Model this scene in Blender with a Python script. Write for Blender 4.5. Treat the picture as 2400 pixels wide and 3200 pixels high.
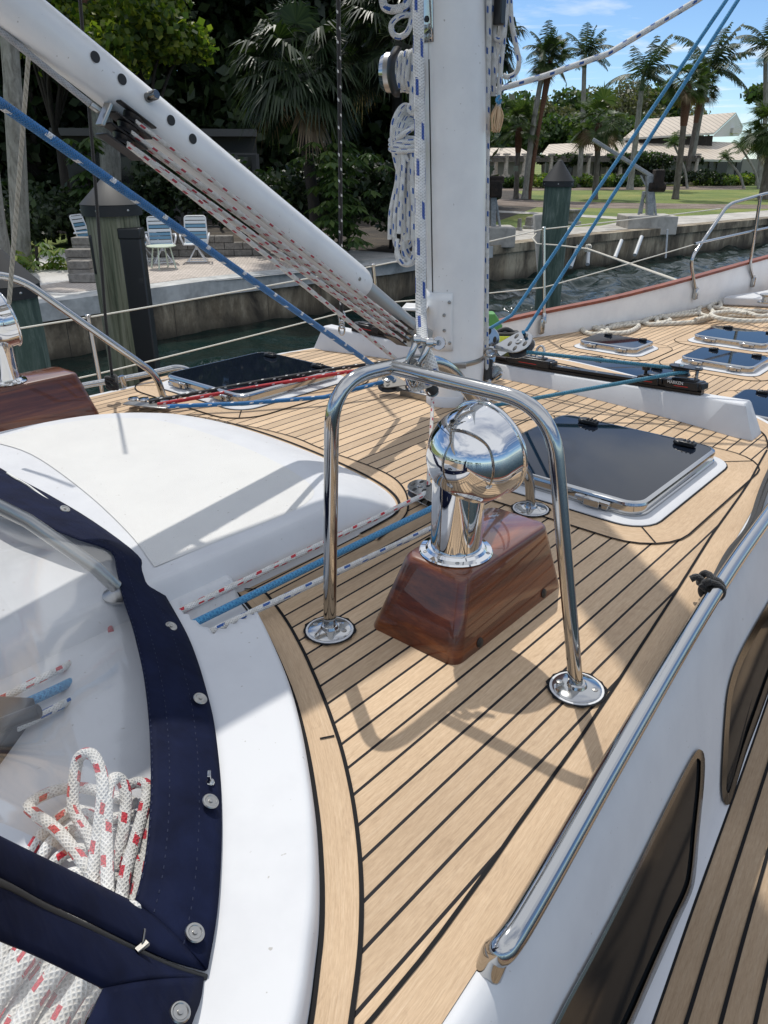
import bpy, math, random
import numpy as np
from mathutils import Vector, Matrix
R=math.radians
scene=bpy.context.scene
for o in list(bpy.data.objects): bpy.data.objects.remove(o)
# ---------------- camera (boat frame: X starboard, Y forward, Z up, metres; z=0 is the coachroof teak)
FPX=2400.; HOR=485.; CH=.86
TH=math.atan((1600-HOR)/FPX); AZ=R(40.7)
cam=bpy.data.cameras.new('camera'); co=bpy.data.objects.new('camera',cam); scene.collection.objects.link(co)
co.location=(0,0,CH); co.rotation_euler=(math.pi/2-TH,0,AZ)
cam.sensor_fit='VERTICAL'; cam.sensor_height=36; cam.sensor_width=27; cam.lens=27.0
cam.clip_start=.02; cam.clip_end=2000; scene.camera=co
scene.render.resolution_x=768; scene.render.resolution_y=1024
# ---------------- world
SUN_EL=60.0; SUN_CCW=55.0   # sun stands this many degrees to port of the bow
w=bpy.data.worlds.new('World'); scene.world=w; w.use_nodes=True
nt=w.node_tree; nt.nodes.clear()
def N(nt,t,**k):
    n=nt.nodes.new(t)
    for a,b in k.items(): setattr(n,a,b)
    return n
out=N(nt,'ShaderNodeOutputWorld'); bg=N(nt,'ShaderNodeBackground'); sky=N(nt,'ShaderNodeTexSky')
sky.sky_type='NISHITA'; sky.sun_disc=False; sky.sun_elevation=R(SUN_EL); sky.sun_rotation=R(-SUN_CCW)
sky.air_density=.75; sky.dust_density=.05; sky.ozone_density=2.2
tc=N(nt,'ShaderNodeTexCoord'); sp=N(nt,'ShaderNodeSeparateXYZ'); nt.links.new(tc.outputs['Generated'],sp.inputs[0])
mx=N(nt,'ShaderNodeMath',operation='MAXIMUM'); mx.inputs[1].default_value=.04; nt.links.new(sp.outputs[2],mx.inputs[0])
dv=N(nt,'ShaderNodeVectorMath',operation='DIVIDE'); cb=N(nt,'ShaderNodeCombineXYZ')
for i in range(3): nt.links.new(mx.outputs[0],cb.inputs[i])
nt.links.new(tc.outputs['Generated'],dv.inputs[0]); nt.links.new(cb.outputs[0],dv.inputs[1])
ns=N(nt,'ShaderNodeTexNoise'); ns.inputs['Scale'].default_value=.62; ns.inputs['Detail'].default_value=9; ns.inputs['Roughness'].default_value=.58; ns.inputs['Distortion'].default_value=.4
mpw=N(nt,'ShaderNodeMapping'); mpw.inputs['Location'].default_value=(.8,.1,0)
nt.links.new(dv.outputs[0],mpw.inputs[0]); nt.links.new(mpw.outputs[0],ns.inputs['Vector'])
cr=N(nt,'ShaderNodeValToRGB'); cr.color_ramp.elements[0].position=.50; cr.color_ramp.elements[1].position=.72
cr.color_ramp.elements[0].color=(0,0,0,1); cr.color_ramp.elements[1].color=(1,1,1,1)
zr=N(nt,'ShaderNodeMapRange'); zr.inputs[1].default_value=.22; zr.inputs[2].default_value=.60; zr.inputs[3].default_value=-.03; zr.inputs[4].default_value=.20
nt.links.new(sp.outputs[2],zr.inputs[0]); zad=N(nt,'ShaderNodeMath',operation='ADD'); nt.links.new(ns.outputs[0],zad.inputs[0]); nt.links.new(zr.outputs[0],zad.inputs[1])
nt.links.new(zad.outputs[0],cr.inputs[0])
mxc=N(nt,'ShaderNodeMix',data_type='RGBA'); mxc.inputs[7].default_value=(8.0,8.3,8.8,1)
ml=N(nt,'ShaderNodeMath',operation='MULTIPLY'); ml.inputs[1].default_value=.85
nt.links.new(cr.outputs[0],ml.inputs[0]); nt.links.new(ml.outputs[0],mxc.inputs[0])
tn=N(nt,'ShaderNodeMix',data_type='RGBA',blend_type='MULTIPLY'); tn.inputs[0].default_value=1; tn.inputs[7].default_value=(.78,.90,1.0,1); nt.links.new(sky.outputs[0],tn.inputs[6]); nt.links.new(tn.outputs[2],mxc.inputs[6]); nt.links.new(mxc.outputs[2],bg.inputs[0]); nt.links.new(bg.outputs[0],out.inputs[0])
bg.inputs[1].default_value=.13
# ---------------- sun
sd=bpy.data.lights.new('sun','SUN'); so=bpy.data.objects.new('sun',sd); scene.collection.objects.link(so)
sd.energy=3.15; sd.angle=R(.6); sd.color=(1,.955,.88)
tosun=Vector((-math.sin(R(SUN_CCW))*math.cos(R(SUN_EL)),math.cos(R(SUN_CCW))*math.cos(R(SUN_EL)),math.sin(R(SUN_EL))))
so.rotation_euler=tosun.to_track_quat('Z','Y').to_euler()
vs=scene.view_settings; vs.view_transform='Standard'; vs.look='None'; vs.exposure=0.0; vs.gamma=1
scene.render.engine='CYCLES'
# ---------------- photo measuring helpers: pixel of the 2400x3200 photo -> point on a plane of the place
Fh=np.array([-math.sin(AZ),math.cos(AZ),0]); Rh=np.array([math.cos(AZ),math.sin(AZ),0]); CC=np.array([0,0,CH])
K=2400/1659.
def ray(x,y):
    X=(x-1200)/FPX; Y=-(y-1600)/FPX
    return Rh*X+Fh*(math.cos(TH)+Y*math.sin(TH))+np.array([0,0,-math.sin(TH)+Y*math.cos(TH)])
def G(x,y,z=0.): d=ray(x,y); return CC+d*((z-CH)/d[2])
def g(x,y,z=0.): return G(x*K,y*K,z)          # same, in 1659-wide pixels
def PX(x,y,X): d=ray(x,y); return CC+d*(X/d[0])
def PY(x,y,Y): d=ray(x,y); return CC+d*(Y/d[1])
def PD(x,y,D): d=ray(x,y); return CC+d*(D/math.hypot(d[0],d[1]))
def PV(x,y,off=0.0): # upright plane of the boom and vang, swung a little to port
    d=ray(x,y); return CC+d*((-1.856+off)/(d[0]-.08*d[1]))
def px(x,y,X): return PX(x*K,y*K,X)
def pd(x,y,D): return PD(x*K,y*K,D)
# ---------------- materials
def mat(name,color=(.5,.5,.5),rough=.5,metal=0,**k):
    m=bpy.data.materials.new(name); m.use_nodes=True; b=m.node_tree.nodes['Principled BSDF']
    b.inputs['Base Color'].default_value=(*color,1); b.inputs['Roughness'].default_value=rough; b.inputs['Metallic'].default_value=metal
    for a,v in k.items(): b.inputs[a].default_value=v
    return m
def nodes(m): return m.node_tree,m.node_tree.nodes['Principled BSDF']
def L(t,a,b): t.links.new(a,b)
def Mth(t,op,a,b=None,c=None):
    n=t.nodes.new('ShaderNodeMath'); n.operation=op
    for i,v in enumerate((a,b,c)):
        if v is None: continue
        if isinstance(v,(int,float)): n.inputs[i].default_value=v
        else: t.links.new(v,n.inputs[i])
    return n.outputs[0]
def mixc(t,f,a,b,bt='MIX'):
    n=t.nodes.new('ShaderNodeMix'); n.data_type='RGBA'; n.blend_type=bt
    for i,v in ((0,f),(6,a),(7,b)):
        if isinstance(v,(int,float)): n.inputs[i].default_value=v
        elif isinstance(v,tuple): n.inputs[i].default_value=(*v,1)
        else: t.links.new(v,n.inputs[i])
    return n.outputs[2]
def noise(t,vec,scale,detail=4,rough=.5,dist=0):
    n=t.nodes.new('ShaderNodeTexNoise'); n.inputs['Scale'].default_value=scale; n.inputs['Detail'].default_value=detail
    n.inputs['Roughness'].default_value=rough; n.inputs['Distortion'].default_value=dist
    if vec is not None: t.links.new(vec,n.inputs['Vector'])
    return n.outputs[0]
def mapping(t,vec,scale=(1,1,1),rot=(0,0,0),loc=(0,0,0)):
    n=t.nodes.new('ShaderNodeMapping'); n.inputs['Scale'].default_value=scale; n.inputs['Rotation'].default_value=rot; n.inputs['Location'].default_value=loc
    t.links.new(vec,n.inputs[0]); return n.outputs[0]
def pos(t): return t.nodes.new('ShaderNodeNewGeometry').outputs['Position']
def objc(t): return t.nodes.new('ShaderNodeTexCoord').outputs['Object']
def uvc(t): return t.nodes.new('ShaderNodeTexCoord').outputs['UV']
def ramp(t,f,els):
    n=t.nodes.new('ShaderNodeValToRGB'); cr=n.color_ramp
    while len(cr.elements)<len(els): cr.elements.new(.5)
    for e,(p,c) in zip(cr.elements,els): e.position=p; e.color=(*c,1)
    t.links.new(f,n.inputs[0]); return n.outputs[0]
def bump(t,b,h,strength=.3,dist=.01):
    n=t.nodes.new('ShaderNodeBump'); n.inputs['Strength'].default_value=strength; n.inputs['Distance'].default_value=dist
    t.links.new(h,n.inputs['Height']); t.links.new(n.outputs[0],b.inputs['Normal'])
TEAK_A=(.585,.430,.280); TEAK_B=(.515,.372,.238); TEAK_C=(.635,.485,.332)
def teak(name,seams=True,ref=-.373,sp_=.0439,seamw=.0051,uv=False,tint=1.0,zone=None):
    m=mat(name,rough=.62); t,b=nodes(m); P=uvc(t) if uv else pos(t)
    if uv: P=mapping(t,P,(1,1,1),(0,0,R(90)))
    s=t.nodes.new('ShaderNodeSeparateXYZ'); L(t,P,s.inputs[0])
    q=Mth(t,'DIVIDE',Mth(t,'SUBTRACT',s.outputs[0],ref),sp_)
    fl=Mth(t,'FLOOR',q); fr=Mth(t,'FRACT',q)
    wn=t.nodes.new('ShaderNodeTexWhiteNoise'); wn.noise_dimensions='1D'; L(t,fl,wn.inputs['W'])
    cmb=t.nodes.new('ShaderNodeCombineXYZ'); L(t,s.outputs[0],cmb.inputs[0]); L(t,Mth(t,'ADD',s.outputs[1],Mth(t,'MULTIPLY',wn.outputs[0],7.0)),cmb.inputs[1]); L(t,s.outputs[2],cmb.inputs[2])
    g1=noise(t,mapping(t,cmb.outputs[0],(190,9,9)),1,6,.6,.6)
    g2=noise(t,mapping(t,cmb.outputs[0],(420,45,45)),1,3,.7)
    g3=noise(t,P,2.2,4,.6)
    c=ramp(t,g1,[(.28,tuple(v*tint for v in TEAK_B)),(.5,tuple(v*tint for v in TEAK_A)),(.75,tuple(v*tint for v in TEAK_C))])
    c=mixc(t,.38,c,ramp(t,g2,[(.35,(.55,.5,.45)),(.62,(1,1,1))]),'MULTIPLY')
    c=mixc(t,1.0,c,ramp(t,wn.outputs[0],[(0,(.80,.79,.78)),(1,(1.09,1.08,1.06))]),'MULTIPLY')
    c=mixc(t,.6,c,ramp(t,g3,[(.3,(.82,.8,.78)),(.65,(1.08,1.08,1.08))]),'MULTIPLY')
    stn=noise(t,P,9,5,.65,1.2)
    c=mixc(t,.5,c,ramp(t,stn,[(.26,(.62,.58,.55)),(.40,(1,1,1))]),'MULTIPLY')
    h=Mth(t,'ADD',g1,Mth(t,'MULTIPLY',g2,.6))
    if seams:
        dd=Mth(t,'MULTIPLY',Mth(t,'MINIMUM',fr,Mth(t,'SUBTRACT',1.0,fr)),sp_)
        sm=Mth(t,'LESS_THAN',dd,seamw/2)
        c=mixc(t,sm,c,(.012,.011,.013))
        L(t,Mth(t,'ADD',.62,Mth(t,'MULTIPLY',sm,.2)),b.inputs['Roughness'])
        h=Mth(t,'SUBTRACT',h,Mth(t,'MULTIPLY',sm,1.5))
    L(t,c,b.inputs['Base Color']); bump(t,b,h,.35,.0009); b.inputs['Specular IOR Level'].default_value=.3
    return m
M={}
M['teak']=teak('teak_planks'); M['teak_side']=teak('teak_side_shaded',seams=False,uv=True,sp_=.2,tint=.74)  # side deck teak tinted darker: its shade is put into the colour
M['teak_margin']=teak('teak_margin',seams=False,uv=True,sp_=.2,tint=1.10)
m=M['caulk']=mat('caulk',(.011,.011,.012),.8); t,b=nodes(m); b.inputs['Specular IOR Level'].default_value=.15; bump(t,b,noise(t,pos(t),60,2),.2,.001)
def chrome(name,c=(.47,.47,.465),r=.07,streak=True):
    m=mat(name,c,r,1.0); t,b=nodes(m)
    n=noise(t,pos(t),18,4,.6); L(t,Mth(t,'ADD',Mth(t,'MULTIPLY',n,.10),r-.03),b.inputs['Roughness'])
    if streak: bump(t,b,noise(t,pos(t),60,3),.04,.002)
    return m
M['steel']=chrome('stainless_steel'); M['mirror']=chrome('mirror_chrome',(.70,.70,.70),.012,False)
M['mirror'].node_tree.nodes['Principled BSDF'].inputs['Roughness'].default_value=.02
M['dullsteel']=chrome('dull_steel',(.36,.355,.34),.28)
def gel(name,c,r=.22,tex=0,scale=300,dirt=.06):
    m=mat(name,c,r); t,b=nodes(m); b.inputs['Coat Weight'].default_value=.12; b.inputs['Coat Roughness'].default_value=.08
    n=noise(t,pos(t),6,5,.6); cc=mixc(t,1.0,c,ramp(t,n,[(.3,(1-dirt,1-dirt,1-dirt*.9)),(.6,(1,1,1))]),'MULTIPLY')
    sk=noise(t,pos(t),85,2,.5); cc=mixc(t,ramp(t,sk,[(.735,(0,0,0)),(.76,(.55,.55,.55))]),cc,(.25,.22,.18)); L(t,cc,b.inputs['Base Color'])
    if tex:
        b.inputs['Coat Weight'].default_value=0; bump(t,b,noise(t,pos(t),scale,2,.5),tex,.0012)
    return m
M['gel']=gel('white_gelcoat',(.60,.61,.625),.5,dirt=.09); M['gel'].node_tree.nodes['Principled BSDF'].inputs['Specular IOR Level'].default_value=.12; M['gel'].node_tree.nodes['Principled BSDF'].inputs['Coat Weight'].default_value=.0; M['nonskid']=gel('cream_nonskid',(.60,.597,.575),.55,.8,420)
M['paint']=gel('white_mast_paint',(.80,.80,.79),.28,0,dirt=.1); M['alloy']=mat('grey_alloy',(.42,.42,.41),.42,.6)
M['tray']=gel('light_grey_gelcoat',(.60,.60,.585),.35)
M['blackplas']=mat('black_plastic',(.012,.012,.013),.35); M['rubber']=mat('black_rubber',(.018,.018,.018),.6)
M['anod']=mat('black_anodised',(.02,.02,.022),.3,.4); M['redline']=mat('red_line_paint',(.5,.02,.02),.4)
M['whitetxt']=mat('white_lettering',(.7,.7,.7),.5)
m=M['darkglass']=mat('tinted_acrylic',(.004,.008,.018),.04,0); t,b=nodes(m); b.inputs['IOR'].default_value=1.32
sc=noise(t,mapping(t,pos(t),(30,60,30),(0,0,.7)),1,8,.75,2.5); dn=noise(t,pos(t),5,3)
msk=Mth(t,'MULTIPLY',ramp(t,sc,[(.62,(0,0,0)),(.74,(1,1,1))]),ramp(t,dn,[(.45,(0,0,0)),(.6,(1,1,1))]))
L(t,mixc(t,Mth(t,'MULTIPLY',msk,.35),(.006,.009,.016),(.25,.27,.3)),b.inputs['Base Color']); L(t,Mth(t,'ADD',Mth(t,'MULTIPLY',msk,.3),.03),b.inputs['Roughness'])
m=M['sideglass']=mat('dark_side_glass',(.012,.013,.014),.05); nodes(m)[1].inputs['IOR'].default_value=1.4; nodes(m)[1].inputs['Specular IOR Level'].default_value=.14; nodes(m)[1].inputs['Roughness'].default_value=.09; nodes(m)[1].inputs['Base Color'].default_value=(.010,.012,.014,1)
M['bronze']=chrome('window_frame_metal',(.20,.195,.185),.18)
def mahog():
    m=mat('varnished_mahogany',(.15,.04,.015),.35); t,b=nodes(m); P=pos(t)
    g1=noise(t,mapping(t,P,(15,2.5,55)),1,5,.55,.3); g2=noise(t,mapping(t,P,(90,14,480)),1,3,.6); g3=noise(t,P,4,3)
    c=ramp(t,g1,[(.25,(.055,.010,.0025)),(.5,(.125,.026,.006)),(.78,(.26,.072,.014))])
    c=mixc(t,.6,c,ramp(t,g2,[(.3,(.5,.45,.4)),(.6,(1,1,1))]),'MULTIPLY'); c=mixc(t,.7,c,ramp(t,g3,[(.3,(.6,.6,.6)),(.7,(1.25,1.2,1.15))]),'MULTIPLY')
    L(t,c,b.inputs['Base Color']); b.inputs['Coat Weight'].default_value=1; b.inputs['Coat Roughness'].default_value=.02; b.inputs['Coat IOR'].default_value=1.42
    bump(t,b,g3,.05,.01)
    return m
M['mahog']=mahog()
m=M['caprail']=mat('varnished_cap_rail',(.33,.085,.035),.3); nodes(m)[1].inputs['Roughness'].default_value=.5
t,b=nodes(m); L(t,ramp(t,noise(t,mapping(t,pos(t),(60,3,30)),1,5),[(.3,(.15,.030,.012)),(.7,(.27,.07,.028))]),b.inputs['Base Color'])
def rope(name,base,fleck=None,period=.05,fw=.3,nv=2,tw=.3,fine=.006,rough=.75,laid=False,vw=.22,fleck2=None,n2=8):
    m=mat(name,base,rough); t,b=nodes(m); s=t.nodes.new('ShaderNodeSeparateXYZ'); L(t,uvc(t),s.inputs[0]); u,v=s.outputs[0],s.outputs[1]
    pi2=2*math.pi
    if laid:
        ph=Mth(t,'FRACT',Mth(t,'ADD',Mth(t,'DIVIDE',u,fine),Mth(t,'MULTIPLY',v,3)))
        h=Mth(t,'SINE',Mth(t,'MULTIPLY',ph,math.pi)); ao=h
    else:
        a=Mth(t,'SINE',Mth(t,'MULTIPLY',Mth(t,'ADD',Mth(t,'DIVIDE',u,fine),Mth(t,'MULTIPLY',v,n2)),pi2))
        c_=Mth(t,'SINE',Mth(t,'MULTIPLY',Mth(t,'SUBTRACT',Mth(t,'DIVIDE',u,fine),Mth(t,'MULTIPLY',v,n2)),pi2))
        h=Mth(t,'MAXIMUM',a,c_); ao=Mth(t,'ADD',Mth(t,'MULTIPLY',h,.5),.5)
    n=noise(t,pos(t),55,4,.6)
    col=mixc(t,1.0,base,ramp(t,n,[(.3,(.78,.77,.74)),(.65,(1.05,1.05,1.05))]),'MULTIPLY')
    if fleck:
        cc=Mth(t,'ADD',Mth(t,'DIVIDE',u,period),Mth(t,'MULTIPLY',v,tw))
        # small stair-step so the flecks read as woven picks
        cc=Mth(t,'ADD',cc,Mth(t,'MULTIPLY',Mth(t,'FRACT',Mth(t,'DIVIDE',u,fine*1.4)),.06))
        m1=Mth(t,'LESS_THAN',Mth(t,'FRACT',cc),fw)
        vv=Mth(t,'FRACT',Mth(t,'ADD',Mth(t,'MULTIPLY',v,nv),Mth(t,'MULTIPLY',Mth(t,'FLOOR',cc),.5)))
        m2=Mth(t,'LESS_THAN',Mth(t,'ABSOLUTE',Mth(t,'SUBTRACT',vv,.5)),vw)
        col=mixc(t,Mth(t,'MULTIPLY',m1,m2),col,fleck)
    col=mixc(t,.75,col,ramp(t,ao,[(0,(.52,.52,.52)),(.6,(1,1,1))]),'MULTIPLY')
    L(t,col,b.inputs['Base Color']); bump(t,b,h,.6,.0016 if not laid else .006)
    b.inputs['Sheen Weight'].default_value=.2
    return m
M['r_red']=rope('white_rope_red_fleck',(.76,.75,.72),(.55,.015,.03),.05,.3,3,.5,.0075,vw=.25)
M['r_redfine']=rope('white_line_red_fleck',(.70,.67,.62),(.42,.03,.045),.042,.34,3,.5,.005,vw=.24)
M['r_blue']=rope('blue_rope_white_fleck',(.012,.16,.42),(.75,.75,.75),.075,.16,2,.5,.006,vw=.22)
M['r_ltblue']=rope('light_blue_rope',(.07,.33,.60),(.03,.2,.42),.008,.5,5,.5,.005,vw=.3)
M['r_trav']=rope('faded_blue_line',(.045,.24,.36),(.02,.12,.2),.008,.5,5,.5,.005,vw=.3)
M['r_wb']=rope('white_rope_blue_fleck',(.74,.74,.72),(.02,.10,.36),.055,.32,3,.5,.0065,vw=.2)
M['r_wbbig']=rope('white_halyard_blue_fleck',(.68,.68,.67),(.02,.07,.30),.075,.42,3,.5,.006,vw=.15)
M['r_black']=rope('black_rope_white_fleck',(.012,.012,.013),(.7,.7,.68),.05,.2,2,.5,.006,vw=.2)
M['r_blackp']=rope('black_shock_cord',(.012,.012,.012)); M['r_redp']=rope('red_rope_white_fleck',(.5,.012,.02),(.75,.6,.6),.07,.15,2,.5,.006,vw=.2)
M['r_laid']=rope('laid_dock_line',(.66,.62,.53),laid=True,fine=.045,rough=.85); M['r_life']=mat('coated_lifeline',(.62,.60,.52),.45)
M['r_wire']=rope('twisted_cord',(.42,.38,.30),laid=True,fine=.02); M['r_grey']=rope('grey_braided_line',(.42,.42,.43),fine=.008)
M['frayed']=mat('frayed_rope_fibre',(.62,.44,.27),.9)
m=M['navy']=mat('navy_canvas',(.010,.017,.055),.55); t,b=nodes(m); b.inputs['Specular IOR Level'].default_value=.10; b.inputs['Roughness'].default_value=.75
P=pos(t); s=t.nodes.new('ShaderNodeTexWave'); s.inputs['Scale'].default_value=900; L(t,P,s.inputs['Vector'])
L(t,ramp(t,noise(t,P,14,5,.6,.5),[(.3,(.0035,.0055,.019)),(.7,(.007,.011,.036))]),b.inputs['Base Color'])
bump(t,b,Mth(t,'ADD',Mth(t,'MULTIPLY',noise(t,mapping(t,P,(1,3,1)),14,2,.4,.3),1.0),Mth(t,'MULTIPLY',noise(t,P,900,1),.04)),.45,.006)
M['thread']=mat('stitch_thread',(.014,.020,.05),.9); M['blockgrey']=mat('grey_block_cheek',(.11,.10,.09),.55); M['piping']=mat('white_piping',(.7,.7,.66),.5)
# clear vinyl
m=M['vinyl']=bpy.data.materials.new('clear_vinyl'); m.use_nodes=True; t=m.node_tree; t.nodes.clear()
o_=t.nodes.new('ShaderNodeOutputMaterial'); tr=t.nodes.new('ShaderNodeBsdfTransparent'); gl=t.nodes.new('ShaderNodeBsdfGlossy'); df=t.nodes.new('ShaderNodeBsdfDiffuse')
tr.inputs[0].default_value=(.985,.985,.98,1); gl.inputs['Roughness'].default_value=.10; df.inputs[0].default_value=(.6,.62,.6,1)
fr=t.nodes.new('ShaderNodeFresnel'); fr.inputs[0].default_value=1.5
bp=t.nodes.new('ShaderNodeBump'); bp.inputs['Strength'].default_value=.25; bp.inputs['Distance'].default_value=.02
L(t,noise(t,mapping(t,pos(t),(2,4,3)),1.2,2,.4,.8),bp.inputs['Height']); L(t,bp.outputs[0],gl.inputs['Normal']); L(t,bp.outputs[0],fr.inputs['Normal'])
m1=t.nodes.new('ShaderNodeMixShader'); m2=t.nodes.new('ShaderNodeMixShader')
sc=noise(t,mapping(t,pos(t),(12,80,30),(0,0,.5)),1,6,.7,1.5)
L(t,Mth(t,'ADD',Mth(t,'MULTIPLY',ramp(t,sc,[(.58,(0,0,0)),(.78,(1,1,1))]),.09),.004),m2.inputs[0]); L(t,tr.outputs[0],m2.inputs[1]); L(t,df.outputs[0],m2.inputs[2])
L(t,Mth(t,'MULTIPLY',fr.outputs[0],.22),m1.inputs[0]); L(t,m2.outputs[0],m1.inputs[1]); L(t,gl.outputs[0],m1.inputs[2]); L(t,m1.outputs[0],o_.inputs[0])
# ---------------- mesh builder
class MB:
    def __init__(s): s.v=[]; s.f=[]; s.uv=[]
    def add(s,verts,faces,uvs=None):
        o=len(s.v); s.v+= [tuple(map(float,p)) for p in verts]
        for i,fc in enumerate(faces):
            s.f.append([a+o for a in fc]); s.uv.append(uvs[i] if uvs is not None else [(0,0)]*len(fc))
        return s
    def box(s,c,size,ax=None,taper=1.0):
        ax=ax or ((1,0,0),(0,1,0),(0,0,1)); ax=[np.array(a,float) for a in ax]; c=np.array(c,float); V=[]
        for k in (-1,1):
            tp=taper if k>0 else 1.0
            for i,j in ((-1,-1),(1,-1),(1,1),(-1,1)): V.append(c+ax[0]*i*size[0]/2*tp+ax[1]*j*size[1]/2*tp+ax[2]*k*size[2]/2)
        return s.add(V,[(0,3,2,1),(4,5,6,7),(0,1,5,4),(1,2,6,5),(2,3,7,6),(3,0,4,7)],[[(0,0),(0,1),(1,1),(1,0)]]*6)
    def bar(s,a,b,w,h,up=(0,0,1)):
        a=np.array(a,float); b=np.array(b,float); d=b-a; l=np.linalg.norm(d); d/=l; up=np.array(up,float)
        x=np.cross(up,d); x/=np.linalg.norm(x)+1e-9; y=np.cross(d,x); return s.box((a+b)/2,(w,h,l),(x,y,d))
    def prism(s,poly,z0,z1,poly2=None):
        n=len(poly); poly2=poly2 or poly
        V=[(p[0],p[1],z0) for p in poly]+[(p[0],p[1],z1) for p in poly2]
        ar=sum(poly[i][0]*poly[(i+1)%n][1]-poly[(i+1)%n][0]*poly[i][1] for i in range(n))
        idx=list(range(n)); F=[idx[::-1],[i+n for i in idx]]+[(i,(i+1)%n,(i+1)%n+n,i+n) for i in range(n)]
        if ar<0: F=[tuple(f)[::-1] for f in F]
        return s.add(V,F)
    def poly(s,pts,flip=False):
        n=list(range(len(pts))); return s.add(pts,[n[::-1] if flip else n],[[(p[0],p[1]) for p in (pts[::-1] if flip else pts)]])
    def tube(s,pts,r,seg=10,closed=False,caps=True,u0=0.0,flat=1.0):
        P=[np.array(p,float) for p in pts]; n=len(P); rr=r if hasattr(r,'__len__') else [r]*n
        T=[]
        for i in range(n):
            a=P[(i-1)%n] if (closed or i>0) else P[i]; b_=P[(i+1)%n] if (closed or i<n-1) else P[i]
            d=b_-a; T.append(d/(np.linalg.norm(d)+1e-12))
        up=np.array([0,0,1.]); 
        if abs(T[0]@up)>.95: up=np.array([1.,0,0])
        x=np.cross(up,T[0]); x/=np.linalg.norm(x); V=[]; us=[u0]
        for i in range(n):
            x=x-T[i]*(x@T[i]); x/=np.linalg.norm(x)+1e-12; y=np.cross(T[i],x)
            if i: us.append(us[-1]+np.linalg.norm(P[i]-P[i-1]))
            for k in range(seg):
                a=2*math.pi*k/seg; V.append(P[i]+(x*math.cos(a)+y*math.sin(a)*flat)*rr[i])
        F=[];U=[]; m=n if closed else n-1
        for i in range(m):
            j=(i+1)%n; u1=us[j] if j else us[-1]+np.linalg.norm(P[0]-P[-1])
            for k in range(seg):
                k2=(k+1)%seg; F.append((i*seg+k,i*seg+k2,j*seg+k2,j*seg+k)); U.append([(us[i],k/seg),(us[i],(k+1)/seg),(u1,(k+1)/seg),(u1,k/seg)])
        if caps and not closed:
            F.append(tuple(range(seg))[::-1]); U.append([(0,0)]*seg); F.append(tuple((n-1)*seg+k for k in range(seg))); U.append([(0,0)]*seg)
        return s.add(V,F,U)
    def lathe(s,prof,o=(0,0,0),axis=(0,0,1),seg=24,sx=1.0,sy=1.0,xref=None):
        o=np.array(o,float); z=np.array(axis,float); z/=np.linalg.norm(z); a=np.array(xref if xref is not None else ([1.,0,0] if abs(z[0])<.9 else [0,1.,0]),float)
        x=a-z*(a@z); x/=np.linalg.norm(x); y=np.cross(z,x); V=[]; F=[];U=[]
        for (r,h) in prof:
            for k in range(seg):
                t=2*math.pi*k/seg; V.append(o+z*h+(x*math.cos(t)*sx+y*math.sin(t)*sy)*r)
        for i in range(len(prof)-1):
            for k in range(seg):
                k2=(k+1)%seg; F.append((i*seg+k,i*seg+k2,(i+1)*seg+k2,(i+1)*seg+k)); U.append([(k/seg,prof[i][1]),((k+1)/seg,prof[i][1]),((k+1)/seg,prof[i+1][1]),(k/seg,prof[i+1][1])])
        if prof[0][0]>1e-6: F.append(tuple(range(seg))[::-1]); U.append([(0,0)]*seg)
        if prof[-1][0]>1e-6: F.append(tuple((len(prof)-1)*seg+k for k in range(seg))); U.append([(0,0)]*seg)
        return s.add(V,F,U)
    def rings(s,rs,capT=True,capB=False):
        n=len(rs[0]); V=[p for r_ in rs for p in r_]; F=[]
        for i in range(len(rs)-1):
            for k in range(n): k2=(k+1)%n; F.append((i*n+k,i*n+k2,(i+1)*n+k2,(i+1)*n+k))
        if capT: F.append(tuple((len(rs)-1)*n+k for k in range(n)))
        if capB: F.append(tuple(range(n))[::-1])
        return s.add(V,F)
    def grid(s,rows,uv=None):
        n=len(rows[0]); V=[p for r_ in rows for p in r_]; F=[];U=[]
        for i in range(len(rows)-1):
            for k in range(n-1):
                F.append((i*n+k,i*n+k+1,(i+1)*n+k+1,(i+1)*n+k)); U.append([(k,i),(k+1,i),(k+1,i+1),(k,i+1)])
        return s.add(V,F,U)
    def strip(s,path,w,z=0.0,th=0.0,side=0):
        # flat ribbon along a path in plan; side -1/0/1 = offset left/centre/right
        P=[np.array(p[:2],float) for p in path]; n=len(P); A=[];B=[]; us=[0]
        for i in range(n):
            d=P[min(i+1,n-1)]-P[max(i-1,0)]; d/=np.linalg.norm(d)+1e-12; nn=np.array([-d[1],d[0]])
            if i: us.append(us[-1]+np.linalg.norm(P[i]-P[i-1]))
            a=w/2+side*w/2; b_=w/2-side*w/2
            A.append(P[i]+nn*a); B.append(P[i]-nn*b_)
        V=[(p[0],p[1],z) for p in A]+[(p[0],p[1],z) for p in B]
        F=[(i+1,i,n+i,n+i+1) for i in range(n-1)]; U=[[(us[i+1],0),(us[i],0),(us[i],w),(us[i+1],w)] for i in range(n-1)]
        if V: 
            a,b_,c=[np.array(V[j]) for j in F[0][:3]]
            if np.cross(b_-a,c-b_)[2]<0: F=[f[::-1] for f in F]; U=[u[::-1] for u in U]
        return s.add(V,F,U)
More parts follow.
